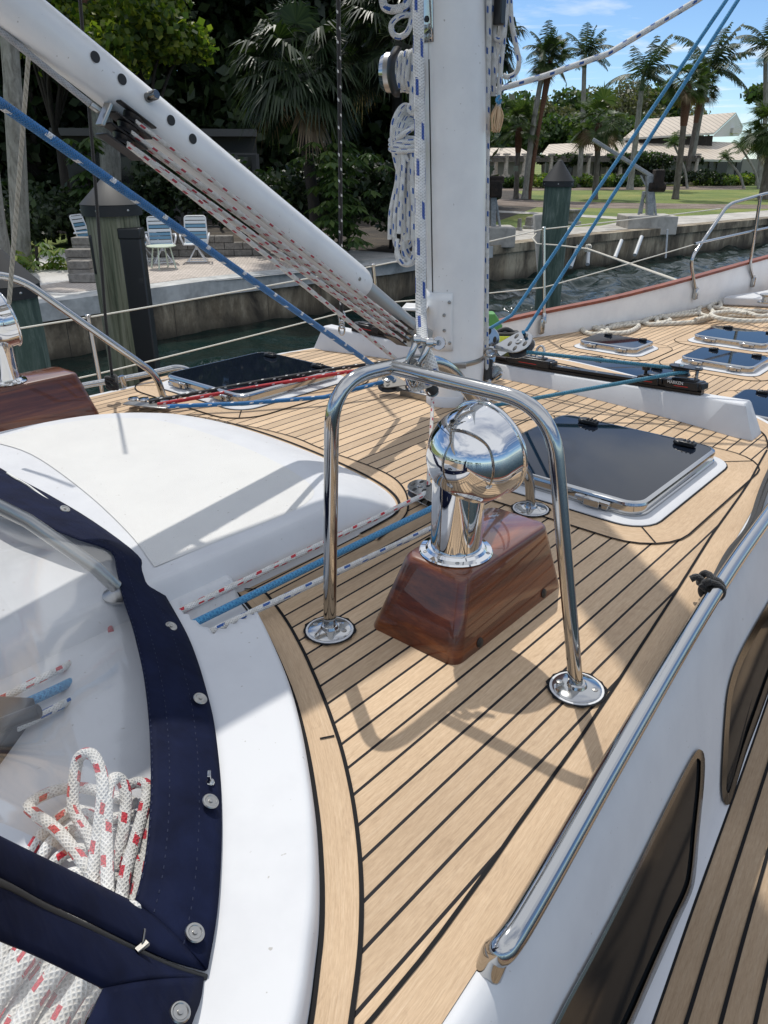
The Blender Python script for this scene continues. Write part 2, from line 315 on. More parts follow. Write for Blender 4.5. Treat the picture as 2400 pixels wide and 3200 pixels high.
    def build(s,name,m,parent=None,smooth=40,bevel=0,bseg=2,recalc=False):
        me=bpy.data.meshes.new(name); off=np.array(root_loc(parent))
        V=np.array(s.v)-off; me.from_pydata(V.tolist(),[],s.f)
        uvl=me.uv_layers.new(name='UVMap'); uvl.data.foreach_set('uv',[c for f in s.uv for p in f for c in p])
        me.materials.append(M[m] if isinstance(m,str) else m)
        if smooth:
            me.polygons.foreach_set('use_smooth',[True]*len(me.polygons))
            try: me.set_sharp_from_angle(angle=R(smooth))
            except Exception: pass
        if recalc:
            import bmesh
            b_=bmesh.new(); b_.from_mesh(me); bmesh.ops.recalc_face_normals(b_,faces=b_.faces); b_.to_mesh(me); b_.free()
        me.update(); o=bpy.data.objects.new(name,me); scene.collection.objects.link(o)
        if parent: o.parent=parent
        if bevel:
            bm=o.modifiers.new('bevel','BEVEL'); bm.width=bevel; bm.segments=bseg; bm.limit_method='ANGLE'; bm.angle_limit=R(35); bm.harden_normals=False
        return o
def root_loc(p):
    if p is None: return (0,0,0)
    while p.parent: p=p.parent
    return tuple(p.location) if p.type=='EMPTY' else (0,0,0)
def thing(name,label,cat,loc=(0,0,0),group=None):
    o=bpy.data.objects.new(name,None); scene.collection.objects.link(o); o.location=tuple(map(float,loc)); o.empty_display_size=.1
    o['label']=label; o['category']=cat
    if group: o['group']=group
    return o
def tag(o,label,cat,group=None):
    o['label']=label; o['category']=cat
    if group: o['group']=group
    return o
def struct(o,kind='structure',label=None,cat=None):
    o['kind']=kind
    if label: o['label']=label; o['category']=cat
    return o
def dup(root,loc=None,rot=None,scale=None,label=None,group=None):
    r=root.copy(); scene.collection.objects.link(r)
    for ch in list(root.children):
        c=ch.copy(); scene.collection.objects.link(c); c.parent=r
        for g_ in list(ch.children):
            d=g_.copy(); scene.collection.objects.link(d); d.parent=c
    if loc is not None: r.location=tuple(map(float,loc))
    if rot is not None: r.rotation_euler=rot
    if scale is not None: r.scale=scale
    if label: r['label']=label
    if group: r['group']=group
    return r
def spl(pts,n=8,closed=False):
    P=[np.array(p,float) for p in pts]; m=len(P); out=[]
    rng=range(m) if closed else range(m-1)
    for i in rng:
        p0=P[(i-1)%m] if (closed or i>0) else 2*P[0]-P[1]; p1=P[i]; p2=P[(i+1)%m]; p3=P[(i+2)%m] if (closed or i+2<m) else 2*P[-1]-P[-2]
        for k in range(n):
            t=k/n; out.append(.5*((2*p1)+(-p0+p2)*t+(2*p0-5*p1+4*p2-p3)*t*t+(-p0+3*p1-3*p2+p3)*t**3))
    if not closed: out.append(P[-1])
    return out
def fillet(pts,r,n=6):
    P=[np.array(p,float) for p in pts]; out=[P[0]]
    for i in range(1,len(P)-1):
        a=P[i-1]-P[i]; b_=P[i+1]-P[i]; la=np.linalg.norm(a); lb=np.linalg.norm(b_); q=min(r,la*.48,lb*.48)
        A_=P[i]+a/la*q; B_=P[i]+b_/lb*q
        for k in range(n+1):
            t=k/n; out.append((1-t)**2*A_+2*t*(1-t)*P[i]+t*t*B_)
    out.append(P[-1]); return out
def sag(a,b,n=12,s=0.0):
    a=np.array(a,float); b=np.array(b,float); return [a+(b-a)*i/n-np.array([0,0,4*s*(i/n)*(1-i/n)]) for i in range(n+1)]
def rrect(x0,x1,y0,y1,r,n=6):
    out=[]
    for cx,cy,a0 in ((x1-r,y1-r,0),(x0+r,y1-r,90),(x0+r,y0+r,180),(x1-r,y0+r,270)):
        for k in range(n+1): a=R(a0+90*k/n); out.append((cx+r*math.cos(a),cy+r*math.sin(a)))
    return out
def line(name,pts,r,m,label,cat='rope',seg=10,group=None,smooth=60):
    return tag(MB().tube(pts,r,seg).build(name,m,None,smooth),label,cat,group)
def dense(pts,step=.03):
    out=[np.array(pts[0],float)]
    for a,b in zip(pts[:-1],pts[1:]):
        a=np.array(a,float); b=np.array(b,float); n=max(1,int(np.linalg.norm(b-a)/step))
        out+= [a+(b-a)*k/n for k in range(1,n+1)]
    return out
rnd=random.Random(7)
# ================= THE YACHT ITSELF =================
CX=-1.68
yacht=thing('sailing_yacht','white sailing yacht with teak laid decks, raised coachroof and red-brown cap rail','yacht',(CX,0,-2.5))
edgeR=[(-3.0,-.23),(-.5,-.26),(.2,-.283),(.437,-.296),(.561,-.306),(.66,-.315),(.855,-.334),(1.091,-.362),(1.265,-.381),(1.516,-.408),(1.719,-.431),(1.897,-.452),(2.208,-.488),(2.38,-.512)]
def ER(y): return float(np.interp(y,[p[0] for p in edgeR],[p[1] for p in edgeR]))
Ys=list(np.linspace(-3,2.38,70))
rightE=spl([(x,y,0) for y,x in edgeR],6)
front=spl([(-.512,2.38,0),(-.527,2.56,0),(-.56,2.70,0),(-.64,2.82,0),(-.76,2.92,0),(-.93,3.01,0),(-1.17,3.105,0),(-1.45,3.175,0),(-1.68,3.205,0),(-2.0,3.185,0),(-2.3,3.0,0),(-2.55,2.85,0),(-2.68,2.68,0),(-2.74,2.45,0)],6)[1:]
leftE=spl([(-2.74,2.45,0),(-2.765,2.1,0),(-2.77,1.78,0),(-2.78,1.4,0),(-2.82,.9,0),(-2.88,0,0),(-2.9,-3,0)],6)[1:]
outline=rightE+front+leftE
mb=MB().poly([tuple(p) for p in outline]); mb.build('coachroof_teak','teak',yacht,0)
# coachroof sides: rounded shoulder down to the side deck
prof=[(0,-.001),(.006,.003),(.018,.001),(.032,-.012),(.048,-.04),(.063,-.09),(.087,-.18),(.124,-.33),(.139,-.40),(.162,-.425)]
def offs(path,d):
    P=[np.array(p[:2]) for p in path]; n=len(P); o=[]
    for i in range(n):
        t_=P[min(i+1,n-1)]-P[max(i-1,0)]; t_/=np.linalg.norm(t_)+1e-12; o.append(P[i]+np.array([t_[1],-t_[0]])*d)
    return o
rows=[]
oo=[np.array(p[:2]) for p in outline]
for d,z in prof: rows.append([(p[0],p[1],z) for p in offs(outline,d)])
MB().grid([r_ for r_ in rows[::-1]]).build('coachroof_side','gel',yacht,60,recalc=False)
def offz(z): return float(np.interp(-z,[-p[1] for p in prof[1:]],[p[0] for p in prof[1:]]))
def wallpt(x,y,out=0.0):
    d=ray(x,y)
    def F(t): p=CC+d*t; return p[0]-ER(p[1])-offz(p[2])-out
    a=.3
    f0=F(a)
    for i in range(1,900):
        b_=.3+i*.005; f1=F(b_)
        if f0*f1<=0 and (CC+d*b_)[2]<0.02:
            for _ in range(30):
                m_=(a+b_)/2
                if F(a)*F(m_)<=0: b_=m_
                else: a=m_
            return CC+d*a
        a=b_; f0=f1
    return CC+d*1.2
def window(outer,inner,nm):
    fo=[wallpt(x,y,.006) for x,y in outer]; fi=[wallpt(x,y,.008) for x,y in inner]; ba=[wallpt(x,y,.001) for x,y in outer]
    n=len(fo); mb=MB(); mb.add(ba+fo+fi,[(i,(i+1)%n,(i+1)%n+n,i+n) for i in range(n)]+[(i+n,(i+1)%n+n,(i+1)%n+2*n,i+2*n) for i in range(n)])
    fr=mb.build('window_frame','bronze',yacht,50,recalc=True)
    c=sum([np.array(p) for p in fi])/n
    gl=[wallpt(x,y,.004) for x,y in inner]
    mb=MB(); mb.add([tuple(p) for p in gl]+[tuple(sum(np.array(p) for p in gl)/n)],[(i,(i+1)%n,n) for i in range(n)])
    g_=mb.build('window_glass','sideglass',yacht,80,recalc=True); g_.parent=fr
def rs(poly,n=40,k=5):
    P=spl([(x,y,0) for x,y in poly],k,True); return [(p[0],p[1]) for p in P]
o1=[(2190,2343),(2203,2372),(2200,2460),(2188,2580),(2175,2729),(2160,2795),(2120,2883),(2050,3040),(1980,3199),(1905,3360),(1860,3420),(1760,3430),(1690,3330),(1736,3199),(1850,2985),(1966,2761),(2080,2530),(2165,2365)]
i1=[(2188,2376),(2190,2396),(2187,2465),(2174,2587),(2161,2724),(2145,2786),(2103,2876),(2033,3034),(1963,3193),(1880,3340),(1845,3380),(1775,3390),(1708,3320),(1748,3199),(1861,2985),(1976,2761),(2088,2541),(2168,2384)]
window(rs(o1,k=3),rs(i1,k=3),1)
o2=[(2267,2250),(2260,2360),(2256,2460),(2262,2506),(2276,2515),(2290,2490),(2330,2360),(2371,2250),(2440,2060),(2520,1870),(2500,1800),(2440,1830),(2380,1920),(2310,2050),(2278,2150)]
i2=[(2281,2250),(2276,2350),(2270,2450),(2271,2472),(2277,2478),(2284,2462),(2318,2350),(2352,2250),(2420,2060),(2492,1875),(2480,1830),(2445,1860),(2392,1940),(2326,2060),(2292,2160)]
window(rs(o2,k=3),rs(i2,k=3),2)
# side deck planks follow the coachroof side
base=offs([(ER(y),y) for y in np.linspace(-3,2.38,60)],.147)
mb=MB(); cm=MB()
for k in range(11): mb.strip(base,.0435,-.42,side=0) if False else None
nk=11
wk=.047
for k in range(nk):
    pth=[(p[0]+.008+wk*(k+.5),p[1]) for p in base]; 
    mb.strip(pth,wk,-.42)
    cm.strip([(p[0]+.008+wk*k,p[1]) for p in base],.010 if k==0 else .0065,-.4175)
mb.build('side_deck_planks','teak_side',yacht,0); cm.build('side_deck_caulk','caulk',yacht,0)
MB().poly([(-2.9,-6,-.424),(-2.9,2.2,-.424),(-3.55,2.2,-.424),(-3.6,-6,-.424)],True).build('port_side_deck','teak',yacht,0)
# hull, foredeck, bulwark and cap rail
port=[(-3.66,-7),(-3.66,1.0),(-3.55,2.4),(-3.3,3.6),(-2.84,4.984),(-2.49,6.09),(-2.165,8.227),(-1.90,9.6),(-1.69,10.3)]
pp=spl([(x,y,0) for x,y in port],6)
capz=lambda y: float(np.interp(y,[-7,1.2,3.0,4.98,6.1,8.2,10.3],[-.36,-.36,-.33,-.175,-.10,.0,.08]))
both=[]
for sgn in (1,-1):
    P=[((p[0] if sgn==1 else 2*CX-p[0]),p[1]) for p in pp]
    rows=[[(p[0],p[1],-.44 if p[1]<3 else -.352) for p in P],[(p[0],p[1],capz(p[1])-.015) for p in P]]
    MB().grid(rows if sgn==1 else rows[::-1]).build('bulwark','paint',yacht,0,recalc=True)
    rows=[[(p[0]-sgn*.035,p[1],capz(p[1])-.015) for p in P],[(p[0]-sgn*.06,p[1],-.9) for p in P],[(p[0]-sgn*.0+(CX-p[0])*.04,p[1],-1.8) for p in P],[(p[0]+(CX-p[0])*.14,p[1],-2.9) for p in P]]
    MB().grid(rows).build('hull_side','gel',yacht,60,recalc=True)
    cp=[]
    for p in P: cp.append([(p[0]+dx*sgn,p[1],capz(p[1])+dz) for dx,dz in ((.016,-.014),(.014,.006),(-.045,.006),(-.048,-.014))])
    n=len(cp); mb=MB(); V=[q for r_ in cp for q in r_]
    mb.add(V,[(i*4+k,i*4+(k+1)%4,(i+1)*4+(k+1)%4,(i+1)*4+k) for i in range(n-1) for k in range(4)]); mb.build('cap_rail','caprail',yacht,50,recalc=True)
fd=[(-3.5,2.3,-.35)]+[(p[0],p[1],-.35) for p in pp if p[1]>2.6]; fd2=[(2*CX-p[0],p[1],-.35) for p in fd[::-1]]
MB().poly(fd+fd2,True).build('foredeck_teak','teak',yacht,0)
MB().poly([(-3.6,-7,-.44),(.3,-7,-.44),(.3,2.4,-.44),(-3.6,2.4,-.44)]).build('deck_moulding','gel',yacht,0)
# companionway hood
hb=[(-1.178,.1),(-1.178,.5),(-1.175,.88),(-1.168,1.13),(-1.170,1.32),(-1.19,1.42),(-1.27,1.49),(-1.42,1.54),(-1.68,1.58),(-1.93,1.595),(-2.15,1.58),(-2.31,1.52),(-2.42,1.38),(-2.47,1.18),(-2.48,.88),(-2.48,.1)]
ht=[(-1.222,.1),(-1.222,.5),(-1.215,.88),(-1.212,1.10),(-1.222,1.20),(-1.26,1.27),(-1.34,1.315),(-1.48,1.355),(-1.68,1.385),(-1.9,1.39),(-2.08,1.37),(-2.2,1.32),(-2.30,1.22),(-2.35,1.08),(-2.37,.88),(-2.37,.1)]
HB=spl([(x,y,0) for x,y in hb],5); HT=spl([(x,y,0) for x,y in ht],5)
def lerpring(a,zz): return [(p[0]*(1-a)+q[0]*a,p[1]*(1-a)+q[1]*a,zz) for p,q in zip(HB,HT)]
HZ=.085
rows=[lerpring(-.06,0.001),lerpring(0,.004),lerpring(.12,.02),lerpring(.45,.05),lerpring(.75,.072),lerpring(.93,.0825),lerpring(1.05,HZ),lerpring(1.3,HZ+.002)]
mb=MB().grid(rows); n=len(rows[-1]); top=rows[-1]
mb.poly(top,False); mb.build('companionway_hood','gel',yacht,50,recalc=True)
cent=np.array([-1.8,.75])
pan=[]
for p in HT:
    v=np.array(p[:2])-cent; pan.append(cent+v*(1-.05/np.linalg.norm(v)))
pan=[(p[0],max(p[1],.84+.02*math.sin((p[0]+1.2)*3)),HZ+.0024) for p in pan if p[1]>.80]
# aft edge of the cream panel, bowed
aft=spl([(pan[-1][0],.87,HZ+.004),(-2.1,.90,HZ+.004),(-1.75,.86,HZ+.004),(-1.45,.80,HZ+.004),(pan[0][0],.745,HZ+.004)],5)[1:-1]
pan[0]=(pan[0][0],.745,HZ+.004)
MB().poly(pan+[tuple(a) for a in aft],False).build('nonskid_panel','nonskid',yacht,0,recalc=True)
# cockpit coaming with rope pocket
ce=[(440,1215),(505,1280),(560,1350),(620,1480),(655,1600),(680,1750),(690,1880),(690,2000),(680,2100),(665,2212),(640,2330)]
CE=spl([tuple(g(x,y)) for x,y in ce],10)
rows=[]
pocket=np.array(g(470,1352)[:2]); pk2=np.array(g(535,1370)[:2]); 
ropedir=np.array(g(700,1215)[:2])-np.array(g(420,1345)[:2]); ropedir/=np.linalg.norm(ropedir); rn=np.array([-ropedir[1],ropedir[0]])
def cz(p):
    v=np.array(p[:2])-pocket; a=v@ropedir; b_=v@rn
    e=1-min(1,max(0,(abs(b_)-.050)/.020)); f=1.0; h=1-min(1,max(0,(-a-.045)/.006))
    e=e*e*(3-2*e); f=f*f*(3-2*f)
    return -.040*e*f*h
for i,p in enumerate(CE):
    q=np.array([-1.9,.0]) if False else np.array([p[0]-1.0,p[1]-.62]); row=[]
    for k in range(90):
        s_=(k/89.0)**1.35; xy=np.array(p[:2])*(1-s_)+q*s_
        z=.045+cz(xy)
        if k==0: z=.0
        elif k==1: z=.030+cz(xy)*.6
        elif k==2: z=.041+cz(xy)
        row.append((xy[0],xy[1],z))
    rows.append(row)
# densify rows
R2=[]
for a,b_ in zip(rows[:-1],rows[1:]):
    R2.append(a)
R2.append(rows[-1])
MB().grid(R2).build('cockpit_coaming','gel',yacht,60,recalc=True)
cm=MB()
cm.strip([tuple(p) for p in CE],.013,.0035)
cm.strip([(p[0],p[1]) for p in lerpring(-.10,0)][18:],.008,.0040)
# margins of the coachroof teak
mg=MB()
inner=[G(x,y) for x,y in [(1154,3200),(1344,2969),(1538,2702),(1600,2609),(1820,2300),(1923,2145),(2102,1869),(2221,1679),(2314,1549),(2346,1500)]]
inner=[np.array([inner[0][0],-1.0,0])]+inner+[np.array([-.566,2.45,0]),np.array([-.583,2.58,0])]
IY=[p[1] for p in inner]; IX=[p[0] for p in inner]
yy=np.linspace(-1,2.56,90); A_=[(float(np.interp(y,IY,IX)),y,.0018) for y in yy]; B_=[(ER(y)+.002,y,.0018) for y in yy]
mb=MB(); n=len(yy); mb.add(A_+B_,[(i,n+i,n+i+1,i+1) for i in range(n-1)],[[(yy[i],0),(yy[i],.1),(yy[i+1],.1),(yy[i+1],0)] for i in range(n-1)])
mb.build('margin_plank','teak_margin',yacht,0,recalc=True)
cm.strip([(p[0],p[1]) for p in A_],.0058,.0032)
li=[(824,1852),(843,1871),(898,1947),(945,2032),(974,2095),(1014,2190),(1040.7,2263),(1064.6,2335),(1084,2411),(1101.7,2498),(1116,2596),(1126.6,2710),(1130,2840),(1123,2991),(1099,3181),(1075,3330)]
LI=spl([tuple(G(x,y)) for x,y in li],4); n=len(LI)
idx=np.linspace(10,len(CE)-1,n); LO=[tuple(np.array(CE[int(i)])*(1-(i-int(i)))+np.array(CE[min(int(i)+1,len(CE)-1)])*(i-int(i))) for i in idx]
mb=MB(); us=np.cumsum([0]+[np.linalg.norm(LI[i+1]-LI[i]) for i in range(n-1)])
mb.add([(p[0],p[1],.0018) for p in LI]+[(p[0],p[1],.0018) for p in LO],[(i,i+1,n+i+1,n+i) for i in range(n-1)],[[(us[i],0),(us[i+1],0),(us[i+1],.1),(us[i],.1)] for i in range(n-1)])
mb.build('margin_plank','teak_margin',yacht,0,recalc=True)
cm.strip([tuple(p) for p in LI],.0062,.0032)
for a,b_ in (((1000,2313),(1045,2304)),((729,1842),(815,1846))): cm.strip([tuple(G(*a)),tuple(G(*b_))],.004,.0036)
# margin round the front of the hood
fo=[(640,1318),(765,1332),(910,1366),(1011,1407),(1146,1455),(1223,1491),(1262,1530),(1275,1575),(1262,1620),(1180,1690)]
FO=spl([tuple(G(x,y)) for x,y in fo],5); cm.strip([tuple(p) for p in FO],.005,.0034)
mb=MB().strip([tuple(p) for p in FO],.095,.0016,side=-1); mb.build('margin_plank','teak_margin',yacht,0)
# front margin of the coachroof
fr_=[(p[0],p[1]) for p in front if not (p[0]>-.6 and p[1]<2.55)]
fr2=spl([(-.583,2.58,0),(-.603,2.64,0),(-.64,2.72,0),(-.705,2.785,0),(-.80,2.85,0),(-.95,2.935,0),(-1.17,3.035,0),(-1.45,3.105,0),(-1.68,3.135,0),(-2.0,3.115,0),(-2.3,3.0,0),(-2.5,2.87,0),(-2.62,2.68,0)],6)
FA=[tuple(p) for p in fr2]; q=np.linspace(0,len(fr_)-1,len(FA)); FB=[(float(np.interp(i,range(len(fr_)),[p[0] for p in fr_])),float(np.interp(i,range(len(fr_)),[p[1] for p in fr_]))) for i in q]
n=len(FA); us=np.cumsum([0]+[math.dist(FA[i][:2],FA[i+1][:2]) for i in range(n-1)]); mb=MB()
mb.add([(p[0],p[1],.0019) for p in FA]+[(p[0],p[1],.0019) for p in FB],[(i,i+1,n+i+1,n+i) for i in range(n-1)],[[(us[i],0),(us[i+1],0),(us[i+1],.07),(us[i],.07)] for i in range(n-1)])
mb.build('margin_plank','teak_margin',yacht,0,recalc=True)
cm.strip(FA,.0052,.0033)
cm.build('caulk_seams','caulk',yacht,0)
# ================= HATCHES =================
HATCHES='deck hatches'
def hatch(x0,x1,y0,y1,z,label,margin=True,mside=True):
    r=.055; h=thing('deck_hatch',label,'hatch',((x0+x1)/2,(y0+y1)/2,z),HATCHES)
    P=rrect(x0-.035,x1+.035,y0-.035,y1+.035,r+.03); P2=rrect(x0-.022,x1+.022,y0-.022,y1+.022,r+.02)
    MB().prism(P,z-.002,z+.006,None).add([(p[0],p[1],z+.006) for p in P]+[(p[0],p[1],z+.012) for p in P2],[(i,(i+1)%len(P),(i+1)%len(P)+len(P),i+len(P)) for i in range(len(P))]+[tuple(len(P)+i for i in range(len(P)))]).build('hatch_base','gel',h,50)
    pr=[(0,.012),(0,.018),(.004,.020),(.004,.038),(.001,.042),(.003,.048),(.010,.051),(.014,.0515),(.015,.048)]
    rg=[]
    for d,zz in pr: rg.append([(p[0],p[1],z+zz) for p in rrect(x0+d,x1-d,y0+d,y1-d,max(.008,r-d))])
    fm=MB().rings(rg,False,False).build('hatch_frame','steel',h,35)
    MB().poly([(p[0],p[1],z+.0505) for p in rrect(x0+.013,x1-.013,y0+.013,y1-.013,r-.013)]).build('hatch_glass','darkglass',h,0)
    W=x1-x0
    for fx in (.24,.76):
        cx=x0+W*fx; k=min(1,W/.5); hn=MB().box((cx,y0-.008,z+.030),(.045*k,.022,.022)).box((cx-.035*k,y0-.004,z+.032),(.02*k,.014,.018)).box((cx+.035*k,y0-.004,z+.026),(.02*k,.014,.018)).tube([(cx-.05*k,y0-.010,z+.036),(cx+.05*k,y0-.010,z+.036)],.007,8)
        hn.build('hatch_hinge','steel',h,40,.003)
    for fx in (.2,.8):
        cx=x0+W*fx; yh=y1-.055; k=min(1,W/.5)
        hd=MB().lathe([(0,0),(.019*k,0),(.021*k,.006),(.019*k,.014),(0,.016)],(cx,yh,z+.0505),seg=16).box((cx+.024*k,yh-.006,z+.0595),(.05*k,.026*k,.014))
        for q in range(3): hd.box((cx+(.014+.013*q)*k,yh-.006,z+.068),(.006*k,.02*k,.006))
        hd.build('hatch_handle','blackplas',h,40,.003)
    if margin:
        A_=rrect(x0-.037,x1+.037,y0-.037,y1+.037,r+.035); B_=rrect(x0-.12,x1+.12,y0-.12,y1+.12,r+.09); n=len(A_)
        mb=MB(); us=np.cumsum([0]+[math.dist(B_[i],B_[(i+1)%n]) for i in range(n)])
        mb.add([(p[0],p[1],z+.0022) for p in A_]+[(p[0],p[1],z+.0022) for p in B_],[(i,n+i,n+(i+1)%n,(i+1)%n) for i in range(n)],[[(us[i],0),(us[i],.08),(us[i+1],.08),(us[i+1],0)] for i in range(n)])
        mb.build('margin_plank','teak_margin',yacht,0)
        mb=MB(); mb.strip(B_+B_[:1],.0052,z+.0036); mb.strip(A_+A_[:1],.006,z+.0036)
        for a,b_ in ((3,3),(10,10),(17,17),(24,24)): mb.strip([A_[a],B_[b_]],.004,z+.0037)
        mb.build('caulk_ring','caulk',yacht,0)
    return h
hatch(-1.20,-.66,1.77,2.35,0,'largest dark glass hatch with two black handles, beside the varnished box and guard rail')
hatch(-2.70,-2.20,1.745,2.29,0,'dark glass hatch beyond the red, black and blue ropes, left of the mast')
hatch(-2.455,-2.03,4.905,5.235,-.35,'small dark hatch beside the looped end of the white dock line')
hatch(-1.735,-1.285,4.89,5.27,-.35,'dark foredeck hatch just below the one carrying the white rope coil')
hatch(-1.92,-1.42,5.60,6.06,-.35,'dark foredeck hatch with the white dock line coiled over it')
hatch(-2.24,-1.60,4.10,4.55,-.35,'hatch half hidden behind the front edge of the coachroof, under the blue line')
hatch(-1.18,-.72,3.93,4.42,-.35,'dark foredeck hatch behind the right end of the traveller beam')
# ================= VENT BOXES, COWLS, GUARDS =================
def mir(x,m): return -3.42-x if m else x
def tube_thing(name,label,cat,paths,r,m='steel',group=None,loc=(0,0,0)):
    t_=thing(name,label,cat,loc,group); return t_
def vent_set(m):
    s_='left' if m else 'right'
    bx=thing('vent_box','varnished mahogany vent box at the left edge behind the white hood' if m else 'varnished mahogany vent box standing inside the guard rail on the teak','vent box',(mir(-.77,m),1.17,0),'mahogany vent boxes')
    base=rrect(-.874,-.660,.970,1.374,.024,6); topr=rrect(-.834,-.686,1.026,1.332,.024,6)
    rg=[]
    for a,zz in ((0,0.0),(0,.004),(.5,.078),(.88,.138),(.93,.146),(.98,.1515),(1.05,.155),(1.14,.157)):
        rg.append([(mir(p[0]*(1-a)+q[0]*a,m),p[1]*(1-a)+q[1]*a,zz) for p,q in zip(base,topr)])
    MB().rings(rg,True,True).build('box_body','mahog',bx,50,recalc=True)
    for yy_ in (1.05,1.29):
        MB().lathe([(0,0),(.010,0),(.010,.004),(0,.006)],(mir(-.664,m),yy_,.014),(-1 if m else 1,0,.2),12).build('drain_hole','blackplas',bx)
    c=np.array([mir(-.762,m),1.102,.157])
    v=thing('cowl_vent','mirror polished cowl vent on the left mahogany box, cut by the frame edge' if m else 'mirror polished cowl vent with round head on the mahogany box in the middle','vent',c,'polished cowl vents')
    MB().lathe([(0,0),(.068,0),(.072,.003),(.070,.006),(.060,.008),(.056,.013),(.053,.014)],c,seg=40).build('vent_flange','mirror',v,30)
    for k in range(5):
        a=R(72*k+20); MB().lathe([(0,0),(.005,0),(.004,.002),(0,.0025)],c+np.array([.063*math.cos(a),.063*math.sin(a),.006]),seg=10).build('flange_screw','dullsteel',v)
    ax=np.array([.10,.97,.16]); ax/=np.linalg.norm(ax)
    hq=PY(1482,1422,1.102+.022); hc=np.array([mir(hq[0],m),hq[1],hq[2]])   # centre of the head's rim plane
    MB().lathe([(.050,.012),(.050,.10),(.0505,.15),(.049,.175)],c,seg=40).build('vent_pipe','mirror',v,40)
    Rr=.091
    pf=[(0,-Rr*.98)]+[(Rr*math.sin(t_),-Rr*.98*math.cos(t_)) for t_ in np.linspace(.06,math.pi/2,18)]+[(Rr*1.0,.012),(Rr*1.0,.030),(Rr+.004,.033),(Rr+.004,.037),(Rr-.001,.038)]
    pin=[(Rr-.004,.038)]+[((Rr-.006)*math.sin(t_),-(Rr-.006)*.98*math.cos(t_)) for t_ in np.linspace(math.pi/2,.06,14)]
    MB().lathe(pf+pin,hc,ax,56).build('cowl_head','mirror',v,50)
    tor=[]
    xa=np.cross(ax,[0,0,1]); xa/=np.linalg.norm(xa); ya=np.cross(ax,xa)
    MB().tube([hc+ax*.035+(xa*math.cos(t_)+ya*math.sin(t_))*(Rr+.001) for t_ in np.linspace(0,2*math.pi,57)[:-1]],.004,8,True).build('cowl_rim','mirror',v,60)
    # guard
    gr=thing('vent_guard','bent stainless tube guard at the left edge, one round foot beside the three coloured ropes' if m else 'bent stainless tube guard standing over the middle cowl vent, on three round feet','guard rail',(mir(-.9,m),1.2,0),'stainless vent guards')
    f1=np.array([mir(-.921,m),.905,0]); f2=np.array([mir(-.46,m),1.058,0]); f3=np.array([mir(-.918,m)-(.015 if m else 0),1.668 if not m else 1.625,0])
    B1=np.array([mir(-.862,m),.872,.527]); B2=np.array([mir(-.545,m),1.028,.512]); b3=PX(1380,1112,-.855); B3=np.array([mir(b3[0],m),b3[1],b3[2]]); J=B1+(B3-B1)*.50
    pth=fillet([f1,B1,B3,f3+[0,-.02,.105],f3],.09,10)
    pth=[pth[0]]+fillet([pth[0]]+[B1,B3,f3+np.array([0,-.02,.105]),f3],.09,10)[1:]
    MB().tube(dense(pth,.03),.0128,20).build('guard_tube','steel',gr,60)
    MB().tube(dense(fillet([J,B2,f2],.085,12),.03),.0128,20).build('guard_tube','steel',gr,60)
    for q,f_ in enumerate((f1,f2,f3)):
        fl=MB().lathe([(0,.003),(.0425,.003),(.0430,.0065),(.040,.0085),(.018,.011),(.016,.016),(.013,.018)],f_,seg=32).build('foot_flange','steel',gr,30)
        for a in (R(20),R(200)):
            MB().lathe([(0,0),(.006,0),(.0055,.0025),(0,.0035)],f_+np.array([.031*math.cos(a),.031*math.sin(a),.008]),seg=12).build('foot_screw','dullsteel',gr).parent=fl
        MB().lathe([(0,.0022),(.0475,.0022),(.0475,.0052),(0,.0052)],f_,seg=32).build('foot_pad','gel',gr,30)
        rr=[.0525+.0016*math.sin(k*2.3)+.001*math.sin(k*5.1) for k in range(36)]
        MB().poly([(f_[0]+rr[k]*math.cos(k*R(10)),f_[1]+rr[k]*math.sin(k*R(10)),.0042) for k in range(36)]).build('sealant_ring','caulk',gr,0)
vent_set(False); vent_set(True)
# ================= HANDRAILS, STANCHIONS, LIFELINES, PULPIT =================
def rail(pts,posts,r,label,cat='handrail',fil=.05):
    t_=thing('grab_rail',label,cat,pts[0],'stainless grab rails'); MB().tube(dense(fillet(pts,fil,8),.05),r,16).build('rail_tube','steel',t_,60)
    for a,b_ in posts: MB().tube([a,b_],r*.9,12).build('rail_post','steel',t_,60)
    return t_
rp=[(ER(y)+.025 if y>.6 else ER(y)+.02,y) for y in (.50,.56,.75,1.0,1.3,1.65,2.0,2.4)]
rp=[(-.292,.545),(-.298,.62),(-.330,.905),(-.372,1.307),(-.402,1.65),(-.426,2.02),(-.45,2.35),(-.47,2.55)]
rpz=[(x+.012,y,.034) for x,y in rp]
pts=[(-.293,.520,-.03)]+spl([(-.288,.533,.02)]+rpz,5)+[(-.475,2.63,-.01)]
rail(pts,[],.0170,'long stainless grab rail along the right edge of the coachroof, black cord tied to it',fil=.02)
X=-2.86
a=np.array(PX(250,1200,X-.0)); 
r1=[px(182,832,-2.84)+np.array([0,-.5,0]),px(182,832,-2.84),px(300,812,-2.80),px(392,790,-2.76),px(432,793,-2.75)+np.array([0,.05,-.09])]
rail(r1,[(px(262,812,-2.8),px(272,845,-2.8))],.0125,'stainless grab rail at the far left edge of the teak, behind the left guard')
c5=lambda x,y:(1500+x*.3617,1000+y*.3617)
r2=[PX(*c5(200,270),-2.93),PX(*c5(215,195),-2.93),PX(*c5(330,160),-2.9),PX(*c5(620,110),-2.86),PX(*c5(690,120),-2.85),PX(*c5(712,175),-2.85)]
r2[-1][2]=-.40
rail(r2,[(PX(*c5(450,145),-2.88),PX(*c5(455,225),-2.88))],.013,'low stainless grab rail beyond the mast, in front of the white bulwark')
